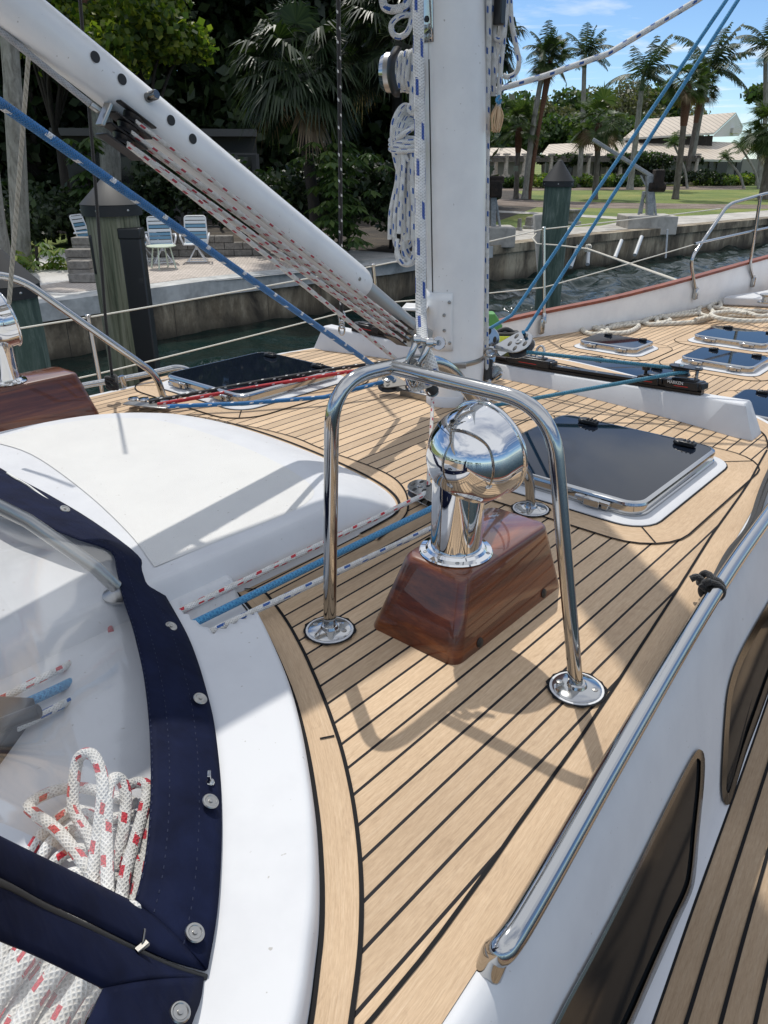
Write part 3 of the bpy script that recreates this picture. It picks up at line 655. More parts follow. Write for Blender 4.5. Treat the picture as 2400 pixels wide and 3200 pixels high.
def stanch(top,bot,label,bracket=True):
    t_=thing('stanchion',label,'stanchion',bot,'lifeline stanchions'); top=np.array(top); bot=np.array(bot)
    MB().tube([bot,top],.0125,14).build('post','steel',t_,60)
    MB().lathe([(.0125,0),(.0155,.002),(.0155,.012),(.010,.016),(0,.017)],top,top-bot,14).build('post_cap','steel',t_,40)
    MB().lathe([(0,0),(.018,0),(.018,.07),(.014,.075)],bot,top-bot,14).build('socket','steel',t_,40)
    return t_
S1t=PX(275,992,-3.62); S1b=PX(330,1290,-3.62); S2t=PX(1166,832,-3.40); S2b=PX(1190,1060,-3.40); S3t=PX(1699,716,-2.86); S3b=PX(1700,1010,-2.80)
stanch(S1t,S1b,'stainless stanchion near the left edge, seen behind the left guard tube')
stanch(S2t,S2b,'stainless stanchion behind the vang tackle lines, just left of the mast')
stanch(S3t,S3b,'stainless stanchion on the bulwark just right of the mast')
PLt=PX(2251,652,-2.38); PLm=PX(2075,752,-2.42)
S0t=S1t+np.array([-.02,-4,0.0]); 
frac=.44
def along(p,q,f): return p*(1-f)+q*f
up_=[S0t,S1t,S2t,S3t,PLt]
line('lifeline',sum([sag(a,b_,6,.004) [:-1] for a,b_ in zip(up_[:-1],up_[1:])],[])+[up_[-1]],.0042,'r_life','upper cream coated lifeline wire running past the mast to the bow rail','lifeline',8)
S1m=PX(308,1168,-3.62); S2m=PX(1180,948,-3.40); S3m=PX(1700,898,-2.82)
S0m=S1m+np.array([-.02,-4,0]); PLm=PX(1985,830,-2.45)
lo_=[S0m,S1m,S2m,S3m,PX(2176,762,-2.37)]
line('lifeline',sum([sag(a,b_,6,.004)[:-1] for a,b_ in zip(lo_[:-1],lo_[1:])],[])+[lo_[-1]],.0042,'r_life','lower cream coated lifeline wire running past the mast to the bow rail','lifeline',8)
pul=thing('bow_pulpit','stainless bow pulpit rail of bent tube on the white bulwark at the right edge','pulpit',(-2.4,7,-.1))
c7=lambda x,y:(1900+x*.3014,750+y*.3014)
P1=PX(*c7(905,520),-2.36); P2=PX(*c7(855,200),-2.36); P3=PX(2172,762,-2.36); P4=PX(2276,638,-2.34); P5=PX(2400,603,-2.20); P6=P5+np.array([.3,1.6,.02])
MB().tube(dense(fillet([P1,P2,P4,P5,P6],.10,8),.1),.014,14).build('rail_tube','steel',pul,60)
Q1=PX(*c7(1500,400),-2.22); Q2=PX(*c7(1470,260),-2.22); Q3=PX(2377,611,-2.215)
MB().tube(dense(fillet([Q1,Q2,Q3],.08,6),.1),.014,14).build('rail_tube','steel',pul,60)
MB().tube(dense([P3,PX(2400,712,-2.2),PX(2400,712,-2.2)+np.array([.3,1.5,0])],.2),.011,12).build('middle_rail','steel',pul,60)
for q,b_ in enumerate((P1,Q1)): MB().box(b_+np.array([.01,0,-.03]),(.03,.05,.09)).tube([b_+[0,0,-.07],b_+[0,0,.03]],.019,14).build('rail_foot','steel',pul,40,.006)
fb=S3b; MB().box(fb+np.array([.0,-.025,-.02]),(.025,.05,.11)).build('bracket','steel',[o for o in bpy.data.objects if o.get('label','').startswith('stainless stanchion on the bulwark')][0],40,.008)
# fairlead and windlass step on the foredeck
fl=thing('fairlead','oval steel fairlead in the white bulwark, dock line passing through','fairlead',PX(2253,905,-2.44))
c=PX(*c7(1172,508),-2.455); yv=np.array([.12,.985,.03]); 
pp1=[c+yv*a*.075+np.array([0.0,0,1])*b_*.045 for a,b_ in rrect(-1,1,-1,1,.7,5)]; pp2=[c+yv*a*.05+np.array([0.0,0,1])*b_*.024 for a,b_ in rrect(-1,1,-1,1,.7,5)]
n=len(pp1); MB().add([p+np.array([.004,0,0]) for p in pp1]+[p+np.array([.022,0,0]) for p in pp1]+[p+np.array([.02,0,0]) for p in pp2]+[p+np.array([.0,0,0]) for p in pp2],[(i+k*n,(i+1)%n+k*n,(i+1)%n+(k+1)*n,i+(k+1)*n) for i in range(n) for k in range(3)]).build('ring','dullsteel',fl,40,recalc=True)
MB().poly([p+np.array([.003,0,0]) for p in pp2]).build('opening','rubber',fl,0)
sp1=[G(2255,955,-.35),G(2400,925,-.35)+[.2,.5,0],G(2400,925,-.35)+[.9,.3,0],G(2400,960,-.35)+[.5,-.1,0],G(2400,962,-.35)]
MB().prism([(p[0],p[1]) for p in sp1],-.35,-.27).build('foredeck_plinth','gel',yacht,30,.015,recalc=True)
bl=thing('mooring_bitt','polished steel mooring bitt on the white plinth at the right edge','bitt',G(2385,945,-.27))
b0=G(2390,946,-.27); MB().lathe([(0,0),(.06,0),(.06,.01),(.03,.014),(.028,.05),(.05,.06),(.05,.07),(.02,.08),(0,.08)],b0,seg=24).build('bitt_body','steel',bl,40)
# ================= TRAVELLER =================
tr=thing('traveller','white beam with black track and cars crossing the coachroof behind the mast','traveller',(-1.68,2.7,0))
def trY(x): return 2.80-.13*((x-CX)/1.0)**2
def trZ(x): return .052+.062*abs((x-CX)/1.0)**1.6
xs=np.linspace(-2.66,-.70,33); rg=[]
for x in xs:
    y=trY(x); zt=trZ(x); q=.055; 
    e=0 
    rg.append([(x,y-q,-.001),(x,y+q,-.001),(x,y+q*.62,zt-.006),(x,y+q*.5,zt),(x,y-q*.5,zt),(x,y-q*.62,zt-.006)])
def endcap(x0,sg):
    y=trY(x0); zt=trZ(x0)
    return [(x0+sg*.055,y-.05,-.001),(x0+sg*.055,y+.05,-.001),(x0+sg*.008,y+.028,zt-.006),(x0+sg*.0,y+.022,zt),(x0+sg*.0,y-.022,zt),(x0+sg*.008,y-.028,zt-.006)]
rg=[endcap(xs[0],-1)]+rg+[endcap(xs[-1],1)]
MB().rings(rg,True,True).build('beam','gel',tr,38,.006,recalc=True)
tx=np.linspace(-2.52,-.86,30)
mb=MB(); rg=[]
for x in tx: y=trY(x); z=trZ(x)+.001; rg.append([(x,y-.016,z),(x,y+.016,z),(x,y+.016,z+.010),(x,y+.012,z+.013),(x,y+.016,z+.016),(x,y+.016,z+.026),(x,y-.016,z+.026),(x,y-.016,z+.016),(x,y-.012,z+.013),(x,y-.016,z+.010)])
mb.rings(rg,True,True).build('track','anod',tr,30,recalc=True)
mb=MB(); mw=MB()
for k,x in enumerate(np.linspace(-2.4,-.98,19)):
    (mb if k%2 else mw).lathe([(0,0),(.0055,0),(.0045,.0012),(0,.0014)],(x,trY(x),trZ(x)+.027),seg=10)
mb.build('track_hole','rubber',tr); mw.build('track_bolt','dullsteel',tr)
def tdir(x): d=np.array([1,(trY(x+.01)-trY(x-.01))/.02,(trZ(x+.01)-trZ(x-.01))/.02]); return d/np.linalg.norm(d)
def car(x,l,w=.055,h=.03,red=True):
    d=tdir(x); c=np.array([x,trY(x),trZ(x)+.03]); sd=np.cross([0,0,1],d); sd/=np.linalg.norm(sd); up=np.cross(d,sd)
    cr=MB().box(c,(l,w,h),(d,sd,up)).box(c+up*h*.55,(l*.7,w*.7,h*.3),(d,sd,up)).box(c+d*l*.52,(.02,w*.8,h*.8),(d,sd,up)).box(c-d*l*.52,(.02,w*.8,h*.8),(d,sd,up)).build('car','anod',tr,30,.005)
    if red: MB().box(c-sd*(w/2+.0006)-up*.004,(l*.42,.0012,.0022),(d,sd,up)).build('stripe','redline',tr).parent=cr
    return c,d,sd,up,cr
cR=car(-.93,.13); cR2=car(-1.06,.08); cM=car(-1.60,.20); cL=car(-2.44,.14); cL2=car(-2.27,.07)
# lettering on the right hand cars
for (c,d,sd,up,cr),sz in ((cR,.016),(cR2,.009)):
    tx_=bpy.data.curves.new('car_lettering','FONT'); tx_.body='HARKEN'; tx_.size=sz; tx_.extrude=.0004; tx_.align_x='CENTER'
    to=bpy.data.objects.new('car_lettering_src',tx_); scene.collection.objects.link(to)
    to.matrix_world=Matrix((( *[float(v) for v in (d[0],up[0],-sd[0])],float(c[0]-sd[0]*.0290-d[0]*.022)),(*[float(v) for v in (d[1],up[1],-sd[1])],float(c[1]-sd[1]*.0290-d[1]*.022)),(*[float(v) for v in (d[2],up[2],-sd[2])],float(c[2]-sd[2]*.0290+.000)),(0,0,0,1)))
    bpy.context.view_layer.update(); dg=bpy.context.evaluated_depsgraph_get(); me=bpy.data.meshes.new_from_object(to.evaluated_get(dg))
    me.transform(to.matrix_world); me.transform(Matrix.Translation(-Vector(root_loc(tr)))); me.materials.clear(); me.materials.append(M['whitetxt'])
    lo=bpy.data.objects.new('lettering',me); scene.collection.objects.link(lo); lo.parent=cr; bpy.data.objects.remove(to)
# plunger knobs and end sheave
def knob(x):
    c=np.array([x,trY(x),trZ(x)+.048]); MB().lathe([(.006,0),(.006,.014),(.015,.014),(.016,.026),(.012,.03),(0,.03)],c,seg=16).build('stop_knob','blackplas',tr,40)
knob(-1.09); knob(-2.25)
e=np.array([-.955,trY(-.955),trZ(-.955)+.052])
MB().lathe([(.0,0),(.036,0),(.033,.006),(.024,.010),(.024,.020),(.033,.024),(.034,.027),(0,.027)],e+[-.0,0,.008],seg=24).build('end_sheave','blackplas',tr,30)
pl=MB().prism([(e[0]+a,e[1]+b_) for a,b_ in rrect(-.042,.075,-.024,.024,.023,5)],e[2]+.036,e[2]+.041).build('sheave_plate','anod',tr,30)
MB().lathe([(.006,0),(.006,.045),(.009,.045),(.009,.051),(0,.052)],e+[.058,0,-.006],seg=12).build('post_bolt','steel',tr,30); MB().lathe([(.010,0),(.009,.006),(0,.007)],e+[0,0,.041],seg=12).build('pivot_bolt','steel',tr,30)
# ================= BLOCKS =================
def block(name,c,axis,toward,r,label,metal='steel',w=None,tail=1.9,parts=True):
    c=np.array(c,float); z=np.array(axis,float); z/=np.linalg.norm(z); x=np.array(toward,float); x=x-z*(x@z); x/=np.linalg.norm(x); y=np.cross(z,x); w=w or r*.42
    b_=thing('pulley_block',label,'pulley block',c,'pulley blocks')
    MB().lathe([(.0,-w*.6),(r*.96,-w*.6),(r*.72,-w*.15),(r*.72,w*.15),(r*.96,w*.6),(0,w*.6)],c,z,28).build('sheave','blackplas',b_,30)
    for s_ in (-1,1):
        ol=[]
        for k in range(20): a=R(60+k*240/19); ol.append((r*1.0*math.cos(a),r*1.0*math.sin(a)))
        ol+= [(r*tail*.82,-r*.35),(r*tail,-r*.2),(r*tail,r*.2),(r*tail*.82,r*.35)]
        lo=[c+x*p[0]+y*p[1]+z*s_*(w*.62) for p in ol]; hi=[c+x*p[0]*.97+y*p[1]*.97+z*s_*(w*.62+r*.07) for p in ol]
        pl_=MB().rings([lo,hi],True,True).build('cheek_plate',metal,b_,30,.0015,recalc=True)
        hm=MB()
        for k in range(5): a=R(72*k); hm.lathe([(r*.2,0),(r*.17,.0008),(0,.001)],c+(x*math.cos(a)+y*math.sin(a))*r*.62+z*s_*(w*.62+r*.075),z*s_,12,.7,1.2)
        h_=hm.build('lightening_hole','rubber',b_,30); h_.parent=pl_
        MB().lathe([(r*.24,0),(r*.22,r*.08),(r*.1,r*.09),(r*.1,r*.05),(0,r*.05)],c+z*s_*(w*.62+r*.07),z*s_,14).build('centre_bolt','steel',b_,30)
    sc=c+x*r*(tail+.28); MB().tube([sc+(x*math.cos(t_)+z*math.sin(t_))*r*.42 for t_ in np.linspace(0,2*math.pi,17)[:-1]],r*.11,8,True).build('shackle','steel',b_,60)
    return b_
v3=lambda x,y,z:np.array([x,y,z],float)
MB0=g(985,860)
# block left of mast foot (blue rope), right of mast foot, the pair on the traveller, and the one by the vent
bA=np.array(g(838,828,.045)); block('b',bA,(.25,-.35,.9),(.8,.35,-.05),.042,'turning block left of the mast foot with the thick blue rope round it','blockgrey')
bB=np.array(g(1040,878,.03)); block('b',bB,(0,0,1),(-.8,.3,0),.042,'flat turning block right of the mast foot with the thin blue line leaving it','dullsteel')
bC=PX(1520,1060,-1.78); block('b',bC,(.55,-.8,.2),(.3,.1,-1),.055,'upright polished block on the traveller car just right of the mast')
bD=PX(1625,1078,-1.50); block('b',bD,(-.1,-.6,.8),(-.9,-.1,-.55),.055,'tilted polished block on the traveller car, lower end of the blue backstay-like line')
bE=np.array(g(908,1058,.03)); block('b',bE,(.1,-.15,.95),(.85,-.4,0),.036,'low block on the teak left of the middle cowl vent, red-flecked line through it','steel',tail=2.2)
# shackle ends and bails on the traveller car
ba=thing('car_shackles','bright shackles and swivels joining the two blocks to the traveller car','shackle',cM[0])
for q,(x,dz) in enumerate(((-1.70,.05),(-1.62,.05),(-1.56,.055))):
    c=np.array([x,trY(x)-.0,trZ(x)+dz+.015]); MB().tube([c+np.array([math.cos(t_)*.018,math.sin(t_)*.006,math.sin(t_)*.026]) for t_ in np.linspace(0,2*math.pi,17)[:-1]],.0055,8,True).build('shackle_bow','steel',ba,60)
    MB().box(c-[0,0,.03],(.022,.02,.02)).build('swivel_body','blackplas',ba,40,.004)
# ================= MAST =================
mast=thing('mast','thick white painted mast with vertical groove, standing behind the guard rail','mast',MB0)
top=PX(1424,0,CX); ax=(top-np.array([CX,2.386,0])); ax/=ax[2]
mast_at=lambda z: np.array([CX,2.386,0])+ax*z
def msec(z,a=.088,b_=.128,n=48,k=1.0): c=mast_at(z); return [(c[0]+a*k*math.cos(2*math.pi*i/n),c[1]+b_*k*math.sin(2*math.pi*i/n),z) for i in range(n)]
MB().rings([msec(z) for z in (.0,.03,.5,1.0,1.6,3,6,13)],True,False).build('mast_tube','paint',mast,60)
MB().rings([msec(.0,k=1.12),msec(.02,k=1.12),msec(.035,k=1.03)],True,False).build('mast_boot','gel',mast,40)
MB().rings([msec(.150,k=1.015),msec(.153,k=1.03),msec(.166,k=1.03),msec(.169,k=1.015)],False,False).build('hose_clamp','dullsteel',mast,40)
ca=PX(1490,1138,-1.61); 
c=mast_at(.16); MB().box(c+np.array([.075,-.085,.0]),(.05,.02,.018),((.8,.6,0),(-.6,.8,0),(0,0,1))).build('clamp_screw','dullsteel',mast,40,.002)
# luff groove strip and raised track
def mp(z,ang,k=1.0): c=mast_at(z); a=R(ang); return np.array([c[0]+.088*k*math.cos(a),c[1]+.128*k*math.sin(a),z])
def mstrip(z0,z1,a0,a1,k,n=10): 
    return [[tuple(mp(z,a,k)) for a in np.linspace(a0,a1,6)] for z in np.linspace(z0,z1,n)]
MB().grid(mstrip(.42,1.13,-98,-95,1.006)).build('luff_groove','rubber',mast,0,recalc=True)
MB().grid(mstrip(.42,3.0,-131,-98,1.012)).build('luff_track','paint',mast,60,recalc=True)
# collar plate low on the mast with screws and gooseneck bracket
cp=MB(); rws=[]
for z in np.linspace(.215,.42,8):
    rws.append([tuple(mp(z,a,1.035)) for a in np.linspace(-150,-50,16)])
cp.grid(rws); pl_=cp.build('gooseneck_plate','paint',mast,50,recalc=True)
so_=pl_.modifiers.new('thick','SOLIDIFY'); so_.thickness=.006; so_.offset=0
mb=MB()
for z,a in ((.245,-56),(.29,-66),(.345,-66),(.39,-56)):
    p=mp(z,a,1.075); c=mast_at(z); n_=p-c; n_[2]=0; mb.lathe([(.0065,0),(.006,.002),(0,.003)],p,n_,10)
mb.build('plate_screw','dullsteel',mast,40)
p=mp(.365,-120,1.1); MB().box(p+np.array([-.02,-.03,0]),(.09,.10,.012),((.85,.5,0),(-.5,.85,0),(0,0,1))).build('gooseneck_lug','paint',mast,40,.004)
# polished halyard exit plate near the top of the picture
rws=[]
for z in np.linspace(1.175,1.45,8): rws.append([tuple(mp(z,a,1.02)) for a in np.linspace(-112,-84,8)])
ep=MB().grid(rws).build('exit_plate','steel',mast,60,recalc=True); so_=ep.modifiers.new('thick','SOLIDIFY'); so_.thickness=.005; so_.offset=0
mb=MB()
for z,a in ((1.19,-104),(1.19,-92),(1.215,-104),(1.215,-92)):
    p=mp(z,a,1.05); c=mast_at(z); n_=p-c; n_[2]=0; mb.lathe([(.008,0),(.007,.003),(0,.004)],p,n_,12)
mb.build('exit_bolt','dullsteel',mast,40)
p=mp(1.235,-98,1.06); c=mast_at(1.235); n_=p-c; n_[2]=0; MB().lathe([(.009,0),(0,.001)],p,n_,14).build('exit_hole','rubber',mast)
# mast foot rail with deck hardware
ft=thing('mast_foot_rail','dark steel eye rail bolted to the teak in front of the mast foot','deck fitting',g(930,860))
a=np.array(g(868,846,.012)); b_=np.array(g(985,872,.012)); MB().bar(a,b_,.03,.03,(0,0,1)).build('rail_bar','dullsteel',ft,30,.004)
d=(b_-a); 
for q in range(4): 
    c=a+d*(.15+.24*q)+np.array([0,0,.016]); MB().lathe([(.010,0),(.008,.006),(0,.007)],c,seg=12).build('rail_bolt','steel',ft,40)
MB().tube(dense([np.array(g(985,845,.02)),np.array(g(1050,868,.02)),np.array(g(1062,850,.03))],.02),.007,8).tube(dense([np.array(g(1000,838,.02)),np.array(g(1040,850,.04))],.02),.008,8).build('eye_bolt','steel',ft,60)
# tang by the halyard at right foot
tg=thing('halyard_shackle','black rope sleeve and steel shackle at the right side of the mast foot','shackle',g(1055,800,.1))
a=PD(1523,1080,3.02); b_=PD(1530,1250,2.92)
MB().tube(dense([PD(1527,1125,3.0),PD(1523,1190,2.96)],.02),.017,14).build('rope_sleeve','rubber',tg,50)
MB().lathe([(.012,-.006),(.028,-.006),(.028,.006),(.012,.006)],PD(1548,1165,2.98),(.57,-.8,.1),20).tube([PD(1535,1190,2.97),PD(1568,1165,2.95)],.006,8).build('shackle_ring','steel',tg,40)
# ================= BOOM and VANG =================
bm_=thing('boom','broad white boom above the picture, casting the wide shade across hood and coaming','boom',(CX,2.1,1.6))
MB().rings([[(CX-.08*(2.2-y)+.21*math.cos(2*math.pi*i/28),y,1.575+.03*(2.15-y)/5+.22*math.sin(2*math.pi*i/28)) for i in range(28)] for y in (2.12,1,0,-1.5,-4)],True,True).build('boom_tube','paint',bm_,60)
va=PV(1120,885); vb=PV(300,228); vd=(vb-va)/np.linalg.norm(vb-va); vend=va+vd*2.0
vang=thing('boom_vang','thick white tubular boom vang with adjustment holes, rising to the upper left','vang',va)
perp=np.cross(vd,[1,0,0]); perp/=np.linalg.norm(perp)
def vring(p,ra,rb,n=36): return [p+np.array([1,0,0])*ra*math.cos(2*math.pi*i/n)+perp*rb*math.sin(2*math.pi*i/n) for i in range(n)]
MB().rings([vring(va-vd*.02,.040,.043),vring(va,.046,.050),vring(va+vd*.02,.047,.052),vring(vend,.047,.052)],True,True).build('outer_tube','paint',vang,50,recalc=True)
vl=PV(1282,1022)
MB().tube([va-vd*.0,vl],.031,28).build('inner_tube','alloy',vang,60)
MB().lathe([(.034,-.01),(.034,.012),(.026,.02),(0,.02)],vl,vl-va,24).build('end_fitting','alloy',vang,40)
MB().bar(vl,vl+np.array([0,.10,-.05]),.05,.05,(1,0,0)).build('toggle','alloy',vang,40,.01)
# black strip along upper edge
MB().tube([va+vd*.05+perp*(.051 if perp[2]>0 else -.051),vend+perp*(.051 if perp[2]>0 else -.051)],.005,6).build('edge_seam','rubber',vang)
cv=np.array([.62,-.70,.0])
def on_vang(pxx,pyy,r=.048): # point on the tube surface facing the viewer
    d=ray(pxx,pyy); lo=CC.copy(); 
    best=None
    for i in range(4000):
        p=CC+d*(.6+i*.0007); q=p-va; t_=q@vd; q2=q-vd*t_; 
        if (q2[0]/.047)**2+((q2@perp)/.052)**2<=1.0: 
            n_=np.array([q2[0]/.047**2,0,0])+perp*(q2@perp)/.052**2; n_/=np.linalg.norm(n_); return p,n_
    return PV(pxx,pyy),np.array([1.,0,0])
for q,(x,y) in enumerate(((297,178),(381,248),(534,376),(602,434))):
    p,n_=on_vang(x,y); MB().lathe([(.0115,0.0006),(.0117,.0012),(0,.0012)],p,n_,18).build('pin_hole','rubber',vang)
p,n_=on_vang(462,305); MB().lathe([(.011,0),(.011,.028),(.009,.031),(0,.031)],p,n_,18).build('locking_pin','bronze',vang,40)
p,n_=on_vang(1124,872); MB().lathe([(.006,0),(.005,.002),(0,.002)],p,n_,12).build('screw','dullsteel',vang)
# vang tackle
tb=thing('tackle_block','black triple block under the vang with the red-flecked lines','pulley block',PV(370,385,.02)); 
cU=PV(372,392,.03); cLw=PV(1255,1045,.03)
dU=(cLw-cU)/np.linalg.norm(cLw-cU); pU=np.cross(dU,[1,0,0]); pU/=np.linalg.norm(pU)
for q in (-1.5,-.5,.5,1.5): 
    MB().box(cU+pU*q*.027+dU*.02,(.05,.005,.10),((1,0,0),pU,dU)).build('cheek','blackplas',tb,30,.004)
for q in (-1,0,1): MB().lathe([(.0,-.009),(.026,-.009),(.019,0),(.026,.009),(0,.009)],cU+pU*q*.027+dU*.02,pU,20).build('sheave','blackplas',tb,30)
MB().box(cU-dU*.038,(.028,.055,.010),((1,0,0),pU,dU)).tube([cU-dU*.05,cU-dU*.075],.008,10).build('head_fitting','dullsteel',tb,40,.004)
tl=thing('tackle_block','lower black tackle block beside the mast foot where the red-flecked lines end','pulley block',cLw)
for q in (-1.5,-.5,.5,1.5): 
    MB().box(cLw+pU*q*.020-dU*.015,(.05,.004,.075),((1,0,0),pU,dU)).build('cheek','blackplas',tl,30,.004)
MB().tube([cLw+dU*.02,cLw+dU*.10],.007,8).box(cLw+dU*.06,(.02,.03,.03)).build('tail_shackle','dullsteel',tl,40)
mb=MB(); L0=cU+dU*.02; L1=cLw-dU*.01
runs=[]
for q in (-1,0,1):
    for s_ in (-1,1):
        runs.append(dense([L0+pU*q*.027+np.array([.020*s_,0,0])+pU*.004*s_,L1+pU*q*.021+np.array([.020*s_,0,0])+pU*.003*s_],.1))
u0=0
for r_ in runs: mb.tube(r_,.0058,10,u0=u0); u0+=.313
tr_=MB(); 
# tail of the tackle leading forward to the deck
mb.tube(dense([L0+pU*.035*(-1 if pU[2]>0 else 1)+[.03,0,0],PV(1235,1120,.05)],.05),.0068,10,u0=.2)
tag(mb.build('vang_tackle_line','r_redfine',None,60),'bundle of white red-flecked tackle lines running under the white vang tube','rope')
# grey line from the block up left and shackle
line('braided_line',dense([cU-dU*.075,PV(0,95),PV(0,95)+vd*.6],.1),.0072,'r_grey','grey braided line joining the black triple block to the upper left corner','rope')
line('braided_line',dense([PV(1120,852,-.06),PV(1290,1010,-.06)],.1),.006,'r_grey','grey braided cord above the grey inner tube of the vang','rope')
# ================= RUNNING ROPES =================
line('thick_blue_rope',dense([PD(-160,225,1.30),PD(0,322,1.40),PD(1232,1188,2.72)],.06),.0085,'r_blue','thick blue white-flecked rope slanting from the upper left to the mast foot block')
line('blue_deck_rope',dense([bA+[.0,-.03,.012],g(700,858,.03),g(520,872,.03),g(362,878,.03)],.05),.0080,'r_blue','blue rope lying low over the teak from the mast foot block to the left organiser')
line('red_rope',dense([g(1100,762,.085),g(740,805,.060),g(560,835,.05),g(340,874,.03)],.05),.0075,'r_redp','red rope with white flecks stretched low across the teak, between black and blue ropes')
line('black_rope',dense([g(1100,750,.100),g(740,794,.070),g(560,824,.055),g(322,868,.035)],.05),.0075,'r_black','black rope with white flecks stretched low across the teak beside the red rope')
og=thing('deck_organiser','small polished deck organiser at the left where the three coloured ropes enter','deck fitting',g(320,872))
for q in range(4):
    c=np.array(g(290+q*22,873+q*1.5,.012)); MB().lathe([(.0,0),(.021,0),(.021,.006),(.012,.008),(.012,.018),(.021,.02),(.018,.026),(0,.027)],c,seg=18).build('organiser_sheave','steel',og,30)
a=np.array(g(272,870,.028)); b_=np.array(g(365,879,.028)); MB().bar(a,b_,.045,.005).build('organiser_plate','dullsteel',og,30,.002)
# three ropes running aft past the hood to the coaming tunnel
def z0(z): return z
RA=[g(1010,1040,.03),g(930,1063,.035),g(760,1140,.033),g(415,1306,.030),g(140,1440,.032),g(-60,1540,.032)]
line('red_flecked_rope',dense([bE+[.02,-.0,.0]]+[g(910,1072,.035),g(415,1308,.030),g(330,1348,.028),g(160,1430,.030),g(128,1446,.060),g(-120,1570,.060)],.05),.0070,'r_red','white rope with red flecks along the near side of the white hood into the coaming')
line('light_blue_rope',dense([g(1020,1052,.03),g(930,1099,.032),g(428,1342,.029),g(330,1388,.028),g(160,1470,.030),g(128,1486,.060),g(-120,1600,.060)],.05),.0082,'r_ltblue','plain light blue rope between the two white ropes entering the coaming pocket')
line('blue_flecked_rope',dense([g(1020,1100,.03),g(930,1142,.033),g(443,1370,.028),g(330,1424,.028),g(160,1508,.030),g(128,1526,.060),g(-120,1650,.060)],.05),.0072,'r_wb','white rope with blue flecks crossing the teak, nearest of the three entering the coaming')
# small line from the shackle down to block E
line('thin_white_line',dense([PD(1350,1222,2.55),PD(1352,1260,2.3),g(925,1050,.04)],.05),.0055,'r_redfine','thin white line dropping from the knotted shackle to the low block left of the vent')
# halyard on the guard shackle
J=np.array([-.86,1.08,.52])
kn=J+np.array([-.0,.02,-.035])
line('halyard',dense([PD(1305,-120,1.72),PD(1312,400,1.62),PD(1316,990,1.46),PD(1322,1085,1.39)],.05),.0105,'r_wbbig','thick white halyard with long blue flecks, left of the mast, shackled to the guard')
kt=thing('rope_knot','white blue-flecked rope knotted round the joint of the guard under two shackles','knot',kn)
kp=spl([PD(1322,1080,1.37),PD(1345,1130,1.36),PD(1352,1180,1.36),PD(1300,1205,1.36),PD(1284,1180,1.35),PD(1300,1160,1.35),PD(1335,1195,1.35),PD(1350,1160,1.36),PD(1330,1150,1.37)],8)
MB().tube(kp,.0105,12).build('knot_loop','r_wb',kt,60)
MB().tube(dense([PD(1340,1202,1.36),PD(1357,1222,1.37)],.02),.0095,12).build('black_whipping','rubber',kt,60)
MB().tube([PD(1350+18*math.cos(t_),1222+16*math.sin(t_),1.365) for t_ in np.linspace(0,5.2,14)],.0022,6).build('split_ring','steel',kt,60)
sk=thing('bow_shackle','long bright bow shackle clamped over the joint of the guard tubes','shackle',PD(1320,1100,1.35))
lft=[PD(1303,1062,1.35),PD(1290,1095,1.34),PD(1274,1135,1.34),PD(1274,1165,1.34),PD(1282,1192,1.34)]
rgt=[PD(1342,1072,1.35),PD(1326,1108,1.34),PD(1309,1142,1.34),PD(1308,1172,1.34),PD(1304,1196,1.34)]
MB().tube(spl(lft+[PD(1292,1203,1.35)]+rgt[::-1],6),.0056,12).build('shackle_body','steel',sk,60)
for e_ in (lft[0],rgt[0]): MB().lathe([(0,-.008),(.009,-.006),(.0105,0),(.009,.006),(0,.008)],e_,Rh,16).build('shackle_eye','steel',sk,60)
MB().tube([lft[0],rgt[0]+Rh*.012],.0050,12).build('shackle_pin','steel',sk,60)
MB().lathe([(.005,-.003),(.0115,-.003),(.0115,.003),(.005,.003),(.005,-.003)],rgt[0]+Rh*.017,(.35,-.85,.25),20).build('pin_eye','steel',sk,50)
MB().tube([lft[3]-Rh*.004,rgt[2]+Rh*.006],.0042,10).build('cross_pin','steel',sk,60)
# left halyard bundle coiled on the winch
wn=thing('mast_winch','polished winch on the left side of the mast with rope turned round it','winch',PD(1262,215,2.82))
wa=np.array([-.82,-.35,.0]); wc=PD(1290,225,2.84)
MB().lathe([(.06,-.04),(.06,-.02),(.045,-.01),(.042,.05),(.058,.065),(.058,.085),(.02,.09),(0,.09)],wc,wa,32).build('winch_drum','dullsteel',wn,35)
MB().lathe([(.058,.085),(.05,.10),(0,.102)],wc,wa,32).build('winch_cap','steel',wn,35)
tm=MB()
waN=wa/np.linalg.norm(wa); wx=np.cross(waN,[0,0,1]); wx/=np.linalg.norm(wx); wy=np.array([0,0,1.])
tp=[]
for i in range(110):
    t_=i/110; a=t_*2*math.pi*4.5; tp.append(wc+waN*(-.005+.065*t_)+(wx*math.cos(a)+wy*math.sin(a))*(.054+.006*math.sin(i)))
tm.tube(tp,.0085,10).build('rope_turns','r_wb',wn,60)
MB().tube(spl([PD(1242,150,2.7),PD(1225,185,2.68),PD(1222,235,2.68),PD(1235,285,2.68),PD(1250,290,2.68)],6),.016,10,flat=.5).build('winch_strap','blackplas',wn,60)
coil=MB(); D=2.78; u0=0
rr_=random.Random(4)
